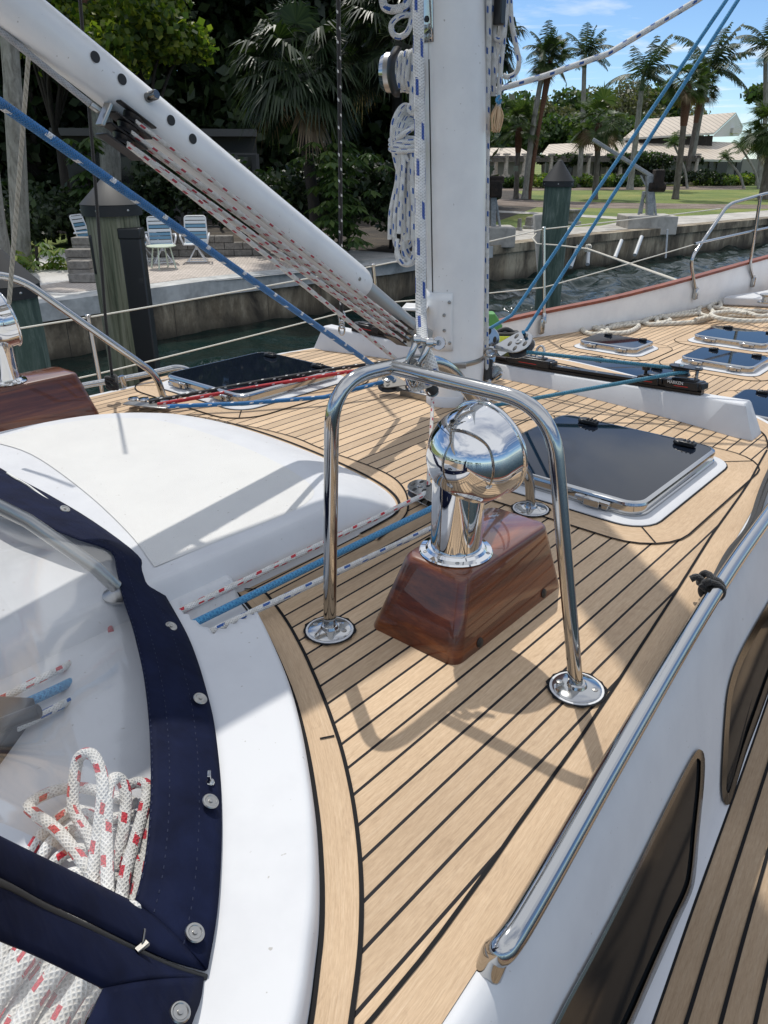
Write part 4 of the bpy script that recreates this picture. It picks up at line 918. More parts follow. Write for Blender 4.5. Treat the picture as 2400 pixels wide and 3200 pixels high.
# upper fan of loops, then a wrapped waist, then long hanging loops
for k in range(7):
    xo=k*9; tp=[PD(1300+rr_.uniform(-3,3),345+k*8,D),PD(1262+k*2,330+k*12,D-.03),PD(1232+k*5,375+k*14,D-.05),PD(1226+k*8,440+k*10,D-.05),PD(1236+k*9,500,D-.04),PD(1252+k*8,560,D-.03)]
    coil.tube(spl(tp,6),.0082,10,u0=u0); u0+=.37
for k in range(3):
    y=448+k*13+ (0); y=435+k*14
    c0=PD(1265,y,D-.02); 
    coil.tube([PD(1265+44*math.cos(t_),y+6*math.sin(t_)+3,D-.02-.045*math.sin(t_)) for t_ in np.linspace(0,2*math.pi,21)[:-1]],.0085,10,True,u0=u0); u0+=.21
coil.tube(spl([PD(1238,435,D-.06),PD(1262,418,D-.07),PD(1300,392,D-.06)],5),.0085,10)
for k in range(8):
    x=1243+k*9; sp_x=(k-3.5)*5.5; sw=rr_.uniform(-4,4); dd_=D-.03-.012*(k%3)
    coil.tube(spl([PD(x,478,dd_),PD(x+sw*.3-2,560,dd_),PD(x+sp_x*.9-4,660,dd_),PD(x+sp_x-6,740+rr_.uniform(-15,15),dd_)],8),.0080,10,u0=u0); u0+=.29
for k,(cx_,cy_,rx_,ry_) in enumerate(((1268,765,28,62),(1281,770,22,45),(1262,735,30,40),(1285,745,18,50),(1272,790,32,38),(1246,735,14,40))):
    coil.tube([PD(cx_+rx_*math.cos(t_),cy_+ry_*math.sin(t_),D-.05+.015*k+.01*math.sin(2*t_)) for t_ in np.linspace(-.3,math.pi+.3,20)],.0082,10,u0=u0); u0+=.17
coil.tube(spl([PD(1318,325,D-.04),PD(1295,318,D-.06),PD(1278,340,D-.06),PD(1290,352,D-.07),PD(1310,345,D-.06)],6),.0085,10)
coil.tube(spl([PD(1298,-40,D-.05),PD(1300,100,D-.06),PD(1292,210,D-.07),PD(1286,300,D-.08),PD(1288,345,D-.08)],6),.0075,10)
tag(coil.build('rope_coil','r_wb',None,60),'long hanging coil of white blue-flecked rope tied at its waist, left side of the mast','rope coil')
line('rope_loop',spl([PD(1282,45,2.7),PD(1250,50,2.68),PD(1224,75,2.68),PD(1228,105,2.68),PD(1250,115,2.68),PD(1276,95,2.68),PD(1288,40,2.7),PD(1285,-60,2.7)],8),.0085,'r_wb','open loop of blue-flecked rope above the winch at the top edge, left of the mast')
line('rope_loop',spl([PD(1196,-20,2.7),PD(1200,18,2.68),PD(1225,30,2.68),PD(1262,22,2.68),PD(1275,0,2.7)],8),.012,'r_wb','bundle of rope cut by the top edge, left of the mast')
# right side halyards
line('halyard',dense([PD(1530,-100,2.80),PD(1522,500,2.92),PD(1520,1085,3.0),PD(1524,1190,2.96)],.1),.0090,'r_wb','straight white blue-flecked halyard running down the right edge of the mast')
line('halyard',dense([PD(1530,1190,2.95),g(1050,885,.02)],.05),.0075,'r_wb','short white blue-flecked tail below the black sleeve at the mast foot')
line('halyard',dense([PD(1546,-100,2.85),PD(1542,300,2.9)],.1),.0085,'r_wb','second blue-flecked halyard down the right side of the mast, beside the straight one')
for q,(pts_,lb) in enumerate((
 ([(1560,-60),(1548,60),(1545,110),(1560,125),(1572,95),(1575,-60)],'short hanging bight of blue-flecked rope at the top right of the mast'),
 ([(1585,-60),(1580,60),(1568,180),(1560,280),(1556,390)],'blue-flecked rope tail whose end is frayed, right of the mast'),
 ([(1592,-60),(1598,60),(1612,140),(1622,190),(1614,225),(1590,240),(1572,236)],'wide open loop of blue-flecked rope standing off the right side of the mast'),
 ([(1568,-60),(1564,80),(1552,180),(1548,230),(1545,260)],'slanting blue-flecked rope between the halyard and the open loop'))):
    line('halyard_tail',spl([PD(x,y,2.86+.02*q) for x,y in pts_],7),.0080,'r_wb',lb)
ct=thing('black_fitting','black plastic slider among the ropes at the top right of the mast','fitting',PD(1562,40,2.84)); MB().box(PD(1562,20,2.84),(.03,.03,.10)).tube([PD(1572,-60,2.84),PD(1566,0,2.84)],.012,8).build('slider_body','blackplas',ct,40,.006)
fb_=MB(); e0=PD(1556,325,2.88)
for k in range(46):
    a=rr_.uniform(0,6.28); sp_=rr_.uniform(0,.022); m_=e0+np.array([math.cos(a)*sp_,math.sin(a)*sp_,-.035]); e_=e0+np.array([math.cos(a)*sp_*rr_.uniform(.3,1.1),math.sin(a)*sp_,-.075+rr_.uniform(-.01,.01)])
    fb_.tube(spl([e0+np.array([rr_.uniform(-.006,.006),0,0]),m_,e_],3),.0022,5)
tag(fb_.build('frayed_rope_end','frayed',None,60),'tan frayed rope end tassel hanging just right of the mast','rope')
MB_=line('rope_whipping',spl([PD(1560,300,2.87),PD(1552,312,2.86),PD(1560,322,2.86),PD(1566,310,2.86)],5),.005,'r_ltblue','light blue whipping twine above the frayed tan tassel','twine')
# white line to upper right, blue jib lines
line('jib_furling_line',dense([PD(1536,285,3.0),PD(1700,238,3.05),PD(1900,168,3.15),PD(2180,0,3.3),PD(2400,-150,3.5)],.1),.0100,'r_wb','thick white blue-flecked rope rising from the mast to the upper right')
line('light_blue_sheet',dense([bC+[0.02,0.0,.05],PD(1600,985,3.18),PD(2270,0,3.3),PD(2480,-320,3.4)],.1),.0068,'r_ltblue','left one of two light blue lines slanting up to the top right corner')
line('light_blue_sheet',dense([bD+[.01,0,.05],PD(1640,1040,3.1),PD(2306,0,3.2),PD(2500,-300,3.3)],.1),.0068,'r_ltblue','right one of two light blue lines slanting up to the top right corner')
# traveller control line
T0=PX(1645,1100,-1.46); T1=np.array(e)+[.028,.020,.022]; 
line('traveller_control_line',dense([T0]+[T0*(1-t_)+(e+np.array([-.01,.030,.022]))*t_ for t_ in (.3,.6,.85,.97)]+[e+np.array([.022*math.cos(a),.028*math.sin(a),.022]) for a in np.linspace(1.2,-1.3,8)]+[bB+[.02,-.03,.006]],.06),.0070,'r_trav','faded blue line looping round the right end sheave of the traveller')
cb_=[cL[0]+[0,-.0,.04],cL[0]+[.05,-.02,.06],cL[0]+[.10,.02,.045],cL[0]+[.2,-.01,.05],cL[0]+[.42,-.01,.04],cL[0]+[.6,-.02,.03]]
line('light_blue_line',spl([np.array(p) for p in cb_],8),.0085,'r_ltblue','light blue line knotted at the left end of the traveller behind the tackle')
sh=thing('snap_shackle','steel snap shackle standing on the left end of the traveller, under the black rope','shackle',PX(1067,1010,-2.42))
pS=PX(1068,990,-2.42); pT=PX(1068,1030,-2.42)
for q,(c,r_) in enumerate(((pS,.020),(pS*.4+pT*.6,.014),(pT,.018))):
    MB().tube([c+np.array([.82*math.cos(t_)*r_*.7,.57*math.cos(t_)*r_*.7,math.sin(t_)*r_*1.3]) for t_ in np.linspace(0,2*math.pi,17)[:-1]],.0045,8,True).build('shackle_link','steel',sh,60)
line('black_halyard',dense([PX(1056,-100,-2.42),PX(1062,400,-2.42),PX(1067,985,-2.42)],.05),.0085,'r_black','vertical black rope with white flecks left of the mast, in front of the dark trees')
line('shock_cord',dense([PD(245,-60,2.9),PD(292,500,2.95),PD(330,1000,3.0),PD(352,1190,3.05)],.1),.0055,'r_blackp','thin black shock cord running down to its knot on the far left grab rail','cord')
kk=PD(352,1195,3.04); line('cord_knot',[kk+np.array([.022*math.cos(3*t_)*math.cos(t_*1.0),.02*math.sin(2*t_),.022*math.sin(t_*1.7)]) for t_ in np.linspace(0,12.5,70)],.0065,'r_blackp','small black cord knot tied round the far left grab rail','knot',6)
line('twisted_cord',dense([PD(95,100,2.6),PD(60,550,2.5),PD(28,950,2.4)],.1),.0060,'r_wire','thin tan twisted cord hanging near the left edge, in front of the pale trunk','cord')
# black doubled cord and knot on the right rail
kr=g(1540,1274,.03); kr=np.array([kr[0],kr[1],.05])
line('shock_cord',spl([G(2520,1240,.0),G(2400,1480,.015),g(1620,1130,.02),g(1575,1190,.022),g(1548,1240,.03),kr],8),.006,'r_blackp','doubled black cord lying along the teak edge to its knot on the right grab rail','cord')
line('shock_cord',spl([G(2530,1245,.0),G(2412,1490,.015),g(1628,1135,.02),g(1585,1190,.022),g(1556,1240,.03),kr],8),.006,'r_blackp','outer strand of the black cord beside the right grab rail','cord')
kb=MB(); ra_=np.array([-.370,1.30,.034]); 
kr2=PX(1540*K,1274*K,-.385)
kb.tube([kr2+np.array([.021*math.cos(t_),.012*math.sin(t_*.5),.021*math.sin(t_)]) for t_ in np.linspace(0,12.4,60)],.0062,8)
kb.tube([kr2+np.array([-.02+.014*math.cos(t_*1.3),.016*math.sin(t_),.014+.012*math.sin(t_*1.7)]) for t_ in np.linspace(0,11,60)],.0058,8)
kb.tube(spl([kr2+[-.02,0,.01],kr2+[-.035,-.005,.02],kr2+[-.045,-.012,.014]],5),.0075,8)
tag(kb.build('cord_knot','r_blackp',None,60),'black cord knot tied round the long right grab rail','knot')
# ================= DOCK LINE on the foredeck =================
c8=lambda x,y:G(1900+x*.3014,750+y*.3014,-.335)
z_=lambda p,dz:np.array(p)+[0,0,dz]
c3=lambda x,y,z=-.335:G(1550+x*.5124,850+y*.5124,z)
dl=MB(); rD=.018
dl.tube(dense(spl([PX(*c7(1172,508),-2.46),PX(*c7(1120,570),-2.40),c8(1075,625),c8(1030,650),c8(950,700),c8(960,770),c8(1070,790),c8(1085,740),c8(1050,690),c8(1150,640),c8(1165,690),c8(1100,700)],6),.03),rD,10)
dl.tube(dense(spl([c8(1090,700),c8(1250,720),c8(1450,735),c8(1600,740),c8(1750,760)],6),.03),rD,10,u0=.3)
dl.tube(dense(spl([c8(950,725),c8(800,755),c8(600,790),c8(420,820),c8(380,850),c8(420,875),c8(560,870),c8(900,850),c8(1100,800),c8(1300,785),c8(1700,790)],6),.03),rD,10,u0=.1)
dl.tube(dense(spl([c8(930,765),c8(760,780),c8(620,790),c8(540,790),c8(505,830),c8(530,860),c8(620,845),c8(640,830),c8(560,800),c8(520,815)],6),.03),rD,10,u0=.15)
dl.tube(dense(spl([z_(c8(900,855),.02),z_(c8(1080,830),.03),z_(c8(1300,805),.05),z_(c8(1450,850),.065),z_(c8(1560,880),.065),z_(c8(1700,860),.065)],6),.03),rD,10,u0=.2)
dl.tube(dense(spl([z_(c8(1420,850),.065),z_(c8(1250,830),.065),z_(c8(1080,845),.065),z_(c8(1060,870),.065),z_(c8(1150,905),.065),z_(c8(1400,930),.065),z_(c8(1650,925),.065),z_(c8(1850,880),.06)],6),.03),rD,10,u0=.25)
dl.tube(dense(spl([c8(420,860),c8(300,855),c8(0,895),c3(870,320),c3(800,322),c3(700,340),c3(640,345),c3(560,320),c3(515,290),c3(520,330),c3(540,365),c3(600,380),c3(680,365),c3(640,330),c3(560,300),c3(545,310),c3(620,350),c3(700,372),c3(800,368),c3(865,335),c3(850,322),c3(760,318),c3(690,330)],6),.03),rD,10,u0=.05)
tag(dl.build('dock_line','r_laid',None,60),'thick cream laid dock line lying in loops across the foredeck','rope')
# ================= BAG =================
bg_=thing('tool_bag','yellow and black soft bag on the deck beyond the mast foot','bag',(-2.3,3.4,-.3))
bc_=PX(1575,1085,-2.25); 
bv=lambda dx,dz,dy=0: bc_+Rh*dx+Fh*dy+np.array([0,0,dz])
M['yellow']=mat('yellow_fabric',(.50,.55,.05),.7); M['greenf']=mat('green_leaf_fabric',(.08,.25,.07),.7)
rg=[[bv(x*k,z,y) for x,y in rrect(-.085,.085,-.06,.06,.03,4)] for z,k in ((-.16,.9),(-.14,1),(.04,1.02),(.07,.92))]
MB().rings(rg,True,True).build('bag_body','yellow',bg_,50,recalc=True)
MB().tube(spl([bv(-.05,-.14,-.066),bv(-.045,-.0,-.068),bv(-.02,.03,-.07)],5),.007,8).tube(spl([bv(.03,-.14,-.066),bv(.03,-.0,-.068),bv(.07,.02,-.07)],5),.007,8).tube(spl([bv(-.085,.05,0),bv(0,.10,0),bv(.085,.05,0)],6),.012,8).box(bv(-.0,.07,0),(.15,.09,.03),(Rh,Fh,(0,0,1))).build('bag_trim','rubber',bg_,50)
gp=thing('green_bag','green patterned bag behind the block right of the mast','bag',PX(1535,1010,-2.5)); gb=PX(1530,1015,-2.5)
MB().rings([[gb+Rh*x*k+Fh*y+np.array([0,0,z]) for x,y in rrect(-.10,.08,-.05,.05,.03,4)] for z,k in ((-.14,.9),(-.1,1),(.0,.9),(.05,.5),(.07,.3))],True,True).build('bag_body','greenf',gp,50,recalc=True)
# ================= DODGER =================
dg_=thing('spray_dodger','navy canvas dodger with clear vinyl windows and snap buttons at the lower left','dodger',g(400,1370))
# hem (outer edge) and inner edge of the navy border: pixels with heights
hem=[(-120,930,.10),(0,1013,.098),(100,1068,.098),(200,1128,.096),(300,1203,.080),(328,1242,.060),(365,1305,.054),(402,1372,.052),(425,1430,.052),(443,1490,.052),(458,1550,.052),(468,1620,.052),(475,1700,.052),(477,1790,.052),(474,1880,.052),(468,1960,.052),(460,2020,.052),(446,2096,.052)]
inn=[(-120,1010,.16),(0,1093,.155),(80,1130,.15),(165,1165,.145),(238,1192,.135),(252,1235,.125),(264,1290,.115),(284,1350,.11),(297,1400,.105),(308,1450,.10),(316,1505,.10),(322,1570,.10),(325,1640,.10),(325,1710,.10),(321,1780,.10),(313,1850,.10),(303,1900,.10),(290,1948,.10)]
HEM=[g(x,y,z) for x,y,z in hem]; INN=[g(x,y,z) for x,y,z in inn]
def surf(A,B,n=9,bul=.004):
    rows=[]
    for k in range(n):
        t_=k/(n-1); rows.append([a*(1-t_)+b_*t_+np.array([0,0,bul*math.sin(math.pi*t_)]) for a,b_ in zip(A,B)])
    return rows
HS=spl(HEM,4); IS=spl(INN,4)
def solid(o,th=.003,off=1):
    s_=o.modifiers.new('thick','SOLIDIFY'); s_.thickness=th; s_.offset=off; return o
solid(MB().grid(surf(HS,IS,10,.006)).build('border_panel','navy',dg_,70,recalc=True))
# stitching rows
st=MB()
for f_ in (.30,.97,.72):
    pth=[a*(1-f_)+b_*f_+np.array([0,0,.006*math.sin(math.pi*f_)+.0036]) for a,b_ in zip(HS,IS)]; pth=dense(pth,.004)
    for i in range(0,len(pth)-1,3): st.tube([pth[i],pth[i+1]],.0007,4,caps=False)
o_=st.build('stitching','thread',dg_); o_['kind']='stuff'
# lower navy band of the upper flap, from window edge down to the zip
zt=lambda x: .052+.29*max(0,(446-x)/446)**1.15
wtop=[(-140,1730),(0,1805),(145,1876),(290,1948)]; wbot=[(-140,1840),(0,1893),(79,1936),(190,1988),(300,2042),(375,2075),(446,2096)]
def bez(pl,n): 
    P=spl([(x,y,0) for x,y in pl],8); us=np.cumsum([0]+[math.dist(P[i],P[i+1]) for i in range(len(P)-1)]); q=np.linspace(0,us[-1],n)
    return [(float(np.interp(s_,us,[p[0] for p in P])),float(np.interp(s_,us,[p[1] for p in P]))) for s_ in q]
TA=[g(x,y,.10+.0016*max(0,290-x)*.55) for x,y in bez(wtop,24)]; TB=[g(x,y,zt(x)) for x,y in bez(wbot,24)]
solid(MB().grid(surf(TA,TB,8,.012)).build('lower_band','navy',dg_,70,recalc=True))
# lower flap with second window
l1=[(-140,1848),(0,1905),(90,1955),(190,2003),(300,2056),(380,2092),(441,2111)]; l2=[(-140,1960),(0,2029),(60,2054),(120,2082),(170,2107),(224,2134),(224,2134.5)]
LA=[g(x,y,zt(x)-.004) for x,y in bez(l1,24)]; LB=[g(x,y,zt(x)*.9+.01) for x,y in bez(l2,24)]
solid(MB().grid(surf(LA,LB,8,.008)).build('lower_flap','navy',dg_,70,recalc=True))
r1_=[(441,2111),(434,2160),(415,2212),(395,2290)]; r2_=[(224,2134),(208,2170),(188,2212),(150,2290)]
RA_=[g(x,y,zt(x)-.004) for x,y in bez(r1_,10)]; RB_=[g(x,y,zt(x)*.9+.01) for x,y in bez(r2_,10)]
solid(MB().grid(surf(RA_,RB_,8,.006)).build('lower_flap_side','navy',dg_,70,recalc=True))
zp=[ (a+b_)/2+np.array([0,0,-.006]) for a,b_ in zip(TB,LA)]
MB().tube(dense(zp,.02),.0035,8).build('zip','rubber',dg_,60)
zs=g(307,2045,zt(307)+.006); MB().box(zs,(.007,.014,.004)).tube([zs,zs+np.array([-.008,.010,.010])],.0014,6).build('zip_pull','bronze',dg_,40,.001)
# vinyl windows
uo=[(-300,1120,.52),(-320,1190,.52),(-330,1230,.52),(-340,1270,.52),(-350,1310,.52),(-350,1350,.52),(-350,1390,.52),(-350,1430,.52),(-350,1470,.52),(-350,1510,.52),(-345,1550,.52),(-340,1580,.52),(-330,1610,.52),(-320,1635,.52),(-300,1660,.50),(-280,1685,.48),(-260,1700,.46),(-240,1715,.44)]
UO=spl([g(x,y,z) for x,y,z in uo],4)
MB().grid(surf(IS,UO,16,.03)).build('vinyl_window','vinyl',dg_,80,recalc=True)
v2a=[g(x,y,zt(x)*.9+.008) for x,y in bez([(-140,1955),(0,2025),(120,2078),(224,2133)],10)]; v2b=[g(x,y,zt(x)*.9+.008) for x,y in bez([(-140,2290),(0,2290),(80,2290),(150,2290)],10)]
MB().grid(surf(v2a,v2b,6,.004)).build('vinyl_window','vinyl',dg_,80,recalc=True)
MB().tube(dense([g(x,y,z+.012) for x,y,z in ((15,1022,.098),(60,1048,.1),(120,1092,.1),(200,1152,.1),(238,1180,.1))],.02),.0028,6).build('white_piping','piping',dg_,60)
# snaps
for q,(x,y,f_) in enumerate(((302,1236,.0),(369,1354,0),(432,1510,0),(454,1732,0),(420,2016,0),(140,1100,0))):
    zz=.075 if q!=5 else .125; p=np.array(g(x,y,zz)); 
    sn=MB().lathe([(.0,.000),(.0105,0),(.0115,.0015),(.0105,.003),(.008,.0032),(.007,.0022),(.003,.0022),(.0028,.0038),(0,.004)],p,(.38,.25,.88),24).build('snap_button','dullsteel',dg_,35)
p=np.array(g(388,2188,.112)); MB().lathe([(.0,.000),(.0095,0),(.0105,.0015),(.0095,.003),(.008,.0032),(.007,.0022),(.003,.0022),(.0028,.0038),(0,.004)],p,(.38,.25,.88),24).build('snap_button','dullsteel',dg_,35)
p=np.array(g(454,1692,.064)); MB().lathe([(.0,0),(.0065,0),(.006,.004),(.003,.006),(.003,.010),(0,.010)],p,(.15,-.2,1),16).box(p+np.array([0,0,.014]),(.005,.013,.009),((.6,.8,0),(-.8,.6,0),(0,0,1))).build('turn_button','steel',dg_,35,.001)
# dodger frame tube seen through the window
tb_=MB().tube(dense([g(-60,1065,.34),g(60,1125,.27),g(205,1225,.17),g(250,1268,.12)],.03),.013,14).build('frame_tube','dullsteel',dg_,60)
MB().lathe([(0,0),(.035,0),(.035,.004),(.014,.012),(0,.012)],g(262,1285,.088),seg=24).build('frame_foot','dullsteel',dg_,40)
# black clutch under the dodger and red line hanging
cl=thing('rope_clutch','dark rope clutch under the dodger window at the left edge','rope clutch',g(5,1600,.03))
c=np.array(g(-10,1590,.05)); MB().box(c,(.07,.13,.05),((.8,.6,0),(-.6,.8,0),(0,0,1))).tube([c+[.02,0,.03],c+[.06,.05,.05]],.012,10).build('clutch_body','blackplas',cl,40,.012)
line('red_tail',spl([g(212,1215,.06),g(216,1250,.055),g(222,1290,.05),g(232,1330,.045),g(240,1365,.045)],6),.0055,'r_redp','short red rope tail hanging behind the vinyl window next to the navy border')
# ================= ROPE COIL under the dodger =================
cz_=.048; H=lambda x,y,z=.045:np.array(g(x,y,z+.020))
rc=MB(); u0=0; RR=.0078
loops=[
 [H(205,2010,.04),H(200,1900,.05),H(212,1800,.07),H(222,1700,.10),H(212,1650,.11),H(195,1628,.11),H(170,1638,.10),H(160,1690,.08),H(160,1750,.06),H(195,1810,.05),H(215,1880,.04)],
 [H(235,2010,.05),H(232,1900,.06),H(230,1800,.07),H(232,1720,.09),H(245,1682,.09),H(265,1690,.08),H(272,1730,.07),H(265,1800,.06),H(250,1880,.04)],
 [H(255,2010,.05),H(268,1900,.06),H(290,1820,.06),H(310,1750,.06),H(318,1700,.06),H(298,1690,.05),H(270,1700,.05)],
 [H(250,1990,.03),H(190,1880,.05),H(130,1800,.06),H(78,1760,.06),H(62,1742,.06),H(80,1725,.055),H(130,1705,.05),H(180,1702,.04),H(230,1715,.04),H(290,1735,.04)],
 [H(290,2020,.045),H(302,1930,.05),H(316,1840,.05),H(322,1760,.05),H(325,1720,.045)],
 [H(60,1850,.03),H(100,1790,.035),H(160,1750,.03),H(220,1770,.03),H(290,1760,.03)],
 [H(80,1870,.03),H(110,1820,.04),H(150,1795,.035),H(200,1800,.03),H(260,1800,.03)],
 [H(100,1890,.03),H(130,1850,.04),H(175,1835,.04),H(220,1850,.03),H(280,1840,.03)],
 [H(120,1930,.03),H(150,1890,.045),H(200,1890,.045),H(260,1900,.04),H(300,1880,.03)],
 [H(160,1960,.04),H(175,1900,.03),H(230,1850,.03),H(285,1850,.05),H(300,1900,.05),H(280,1990,.05)],
]
for lp in loops:
    rc.tube(dense(spl(lp,7),.012),RR,12,u0=u0); u0+=.217
tag(rc.build('rope_coil','r_red',None,60),'loose coil of white red-flecked rope under the clear dodger window','rope coil')
rc=MB(); u0=0
for k in range(10):
    x=-60+k*27; a=rr_.uniform(-8,8); zb=.055+.017*(k%3)
    rc.tube(dense(spl([H(x+130+a,1960,zb),H(x+75,2060,zb+.01),H(x-5,2170,zb),H(x-90,2330,zb)],6),.012),.0098,12,u0=u0); u0+=.19
tag(rc.build('rope_coil','r_red',None,60),'rope bundle with red flecks behind the lower vinyl window in the bottom left corner','rope coil')
# ================= WATER, SHORE =================
ZG=-1.5; ZW=-2.5
m=M['water']=mat('canal_water',(.006,.017,.015),.04); t,b=nodes(m); b.inputs['IOR'].default_value=1.33
P=pos(t); Pm=mapping(t,P,(1,1,1),(0,0,.5))
h=Mth(t,'ADD',Mth(t,'MULTIPLY',noise(t,mapping(t,Pm,(1.6,3.2,1)),1,3,.55,.6),1.0),Mth(t,'MULTIPLY',noise(t,mapping(t,Pm,(6,11,1)),1,3,.6,.8),.28))
h=Mth(t,'ADD',h,Mth(t,'MULTIPLY',noise(t,mapping(t,Pm,(.3,.6,1)),1,2),.7)); bump(t,b,h,.8,.05)
wx=np.concatenate([np.arange(-14.2,-1.5,.09)]); wy=np.arange(-2,48,.09); WX,WY=np.meshgrid(wx,wy); wr=np.random.default_rng(3); WZ=np.zeros_like(WX)
for k in range(46):
    lam=wr.uniform(.28,1.9); a=R(20)+wr.normal()*.75; WZ+=.0105*lam**.8*np.sin((WX*math.cos(a)+WY*math.sin(a))*2*math.pi/lam+wr.uniform(0,6.28))
WZ*=.35+.65*np.clip((WY-9)/8,0,1); edge=np.clip(np.minimum.reduce([WX+14.2,-1.5-WX,WY+2,48-WY])/1.0,0,1); WZ=ZW+WZ*edge
ny,nx=WX.shape; V=np.stack([WX,WY,WZ],2).reshape(-1,3); ii=(np.arange(ny-1)[:,None]*nx+np.arange(nx-1)).reshape(-1); Fq=np.stack([ii,ii+1,ii+nx+1,ii+nx],1)
me=bpy.data.meshes.new('water'); x0_,x1_,y0_,y1_=wx[0],wx[-1],wy[0],wy[-1]; nv=len(V)
ext=[(-400,-200),(300,-200),(300,500),(-400,500),(x0_,y0_),(x1_,y0_),(x1_,y1_),(x0_,y1_)]
me.from_pydata(V.tolist()+[(a,b_,ZW) for a,b_ in ext],[],Fq.tolist()+[(nv+0,nv+1,nv+5,nv+4),(nv+1,nv+2,nv+6,nv+5),(nv+2,nv+3,nv+7,nv+6),(nv+3,nv+0,nv+4,nv+7)])
me.polygons.foreach_set('use_smooth',[True]*len(me.polygons)); me.materials.append(M['water']); wo=bpy.data.objects.new('water',me); scene.collection.objects.link(wo); struct(wo)
m=M['lawn']=mat('lawn_grass',(.1,.13,.03),.9); t,b=nodes(m); P=pos(t)
c=ramp(t,noise(t,P,.22,5,.6),[(.3,(.07,.12,.02)),(.5,(.14,.185,.035)),(.72,(.26,.25,.07))]); c=mixc(t,.6,c,ramp(t,noise(t,P,9,4,.7),[(.3,(.55,.6,.5)),(.65,(1.2,1.15,1.0))]),'MULTIPLY')
c=mixc(t,Mth(t,'MULTIPLY',ramp(t,noise(t,P,3.3,6,.7),[(.62,(0,0,0)),(.72,(1,1,1))]),.5),c,(.30,.24,.12)); L(t,c,b.inputs['Base Color']); bump(t,b,noise(t,P,25,3),.8,.05)
def ground(name,c1,c2,c3,s1,s2,bs=.02,rough=.9):
    m=mat(name,c2,rough); t,b=nodes(m); P=pos(t); c=ramp(t,noise(t,P,s1,6,.65),[(.3,c1),(.5,c2),(.72,c3)])
    n2=noise(t,P,s2,3,.7); c=mixc(t,.8,c,ramp(t,n2,[(.32,(.62,.62,.62)),(.6,(1.12,1.12,1.12))]),'MULTIPLY'); L(t,c,b.inputs['Base Color']); bump(t,b,n2,1,bs); return m
M['gravel']=ground('shell_gravel',(.50,.48,.45),(.68,.66,.62),(.80,.78,.74),.8,38,.04)
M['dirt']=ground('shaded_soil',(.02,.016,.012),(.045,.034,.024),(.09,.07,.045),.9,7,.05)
M['mulch']=ground('mulch_bed',(.10,.07,.05),(.17,.13,.10),(.25,.20,.16),.8,9,.04)
M['conc']=ground('dock_concrete',(.33,.31,.28),(.42,.40,.36),(.50,.47,.43),.5,2.2,.003)
M['cap']=ground('cap_concrete',(.34,.35,.35),(.42,.43,.42),(.50,.50,.48),.9,2.5,.002)
m=M['paver']=mat('patio_pavers',(.4,.34,.3),.85); t,b=nodes(m); P=pos(t)
bt=t.nodes.new('ShaderNodeTexBrick'); bt.inputs['Scale'].default_value=4.5; bt.inputs['Color1'].default_value=(.62,.57,.51,1); bt.inputs['Color2'].default_value=(.50,.46,.41,1); bt.inputs['Mortar'].default_value=(.16,.13,.11,1); bt.inputs['Mortar Size'].default_value=.025
L(t,P,bt.inputs['Vector']); L(t,mixc(t,.7,bt.outputs[0],ramp(t,noise(t,P,1.6,5,.7),[(.3,(.75,.72,.7)),(.7,(1.15,1.1,1.1))]),'MULTIPLY'),b.inputs['Base Color']); bump(t,b,bt.outputs[1],-.5,.01)
m=M['wallc']=mat('stained_seawall',(.2,.18,.14),.85); t,b=nodes(m); P=pos(t); s=t.nodes.new('ShaderNodeSeparateXYZ'); L(t,P,s.inputs[0])
c=ramp(t,noise(t,mapping(t,P,(1.3,1.3,.5)),1,7,.7,.5),[(.34,(.045,.036,.026)),(.5,(.20,.165,.115)),(.64,(.42,.36,.26))])
streak=noise(t,mapping(t,P,(1.6,1.6,.22)),1,6,.75); c=mixc(t,.5,c,ramp(t,streak,[(.35,(.45,.36,.26)),(.55,(1,1,1))]),'MULTIPLY')
wl=t.nodes.new('ShaderNodeMapRange'); wl.inputs[1].default_value=-2.5; wl.inputs[2].default_value=-2.12; L(t,Mth(t,'ADD',s.outputs[2],Mth(t,'MULTIPLY',noise(t,P,2.5,4),.12)),wl.inputs[0])
c=mixc(t,wl.outputs[0],(.030,.026,.018),c)
pj=Mth(t,'LESS_THAN',Mth(t,'FRACT',Mth(t,'DIVIDE',s.outputs[1],2.3)),.005); c=mixc(t,pj,c,(.02,.018,.015))
L(t,c,b.inputs['Base Color']); bump(t,b,noise(t,P,7,5,.7),.6,.03)
# seawall front line (from the photo), extended both ways
W=[(-13.6,-60),(-13.55,6.2),(-13.5,10.1),(-12.75,15.0),(-12.75,19.5),(-12.1,24.75),(-10.0,35.8),(-6.5,50),(4,90),(30,180)]
far=[(-400,480),(-400,-60)]
struct(MB().poly([(p[0]-.25,p[1],ZG-.012) for p in W]+[(60,480,ZG-.012)]+[(p[0],p[1],ZG-.012) for p in far],False).build('lawn','lawn',None,0,recalc=True))
def flat(name,pts,m,z,lab=None): return struct(MB().poly([tuple(G(x,y,z)) for x,y in pts]).build(name,m,None,0,recalc=True))
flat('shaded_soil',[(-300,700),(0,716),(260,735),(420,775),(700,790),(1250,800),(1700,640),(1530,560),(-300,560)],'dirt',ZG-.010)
flat('gravel_bed',[(-600,1005),(-600,770),(0,812),(180,790),(260,778),(420,770),(700,770),(1080,780),(1300,795),(1300,814),(1050,841),(650,880),(78,958)],'gravel',ZG-.002)
flat('patio_paving',[(60,902),(300,864),(420,838),(560,802),(640,795),(960,795),(1110,808),(960,836),(780,862),(600,868),(420,893),(200,915)],'paver',ZG+.003)
flat('mulch_strip',[(1530,622),(1900,633),(2400,640),(2700,640),(2700,655),(2400,652),(2000,652),(1700,648),(1530,640)],'mulch',ZG-.006)
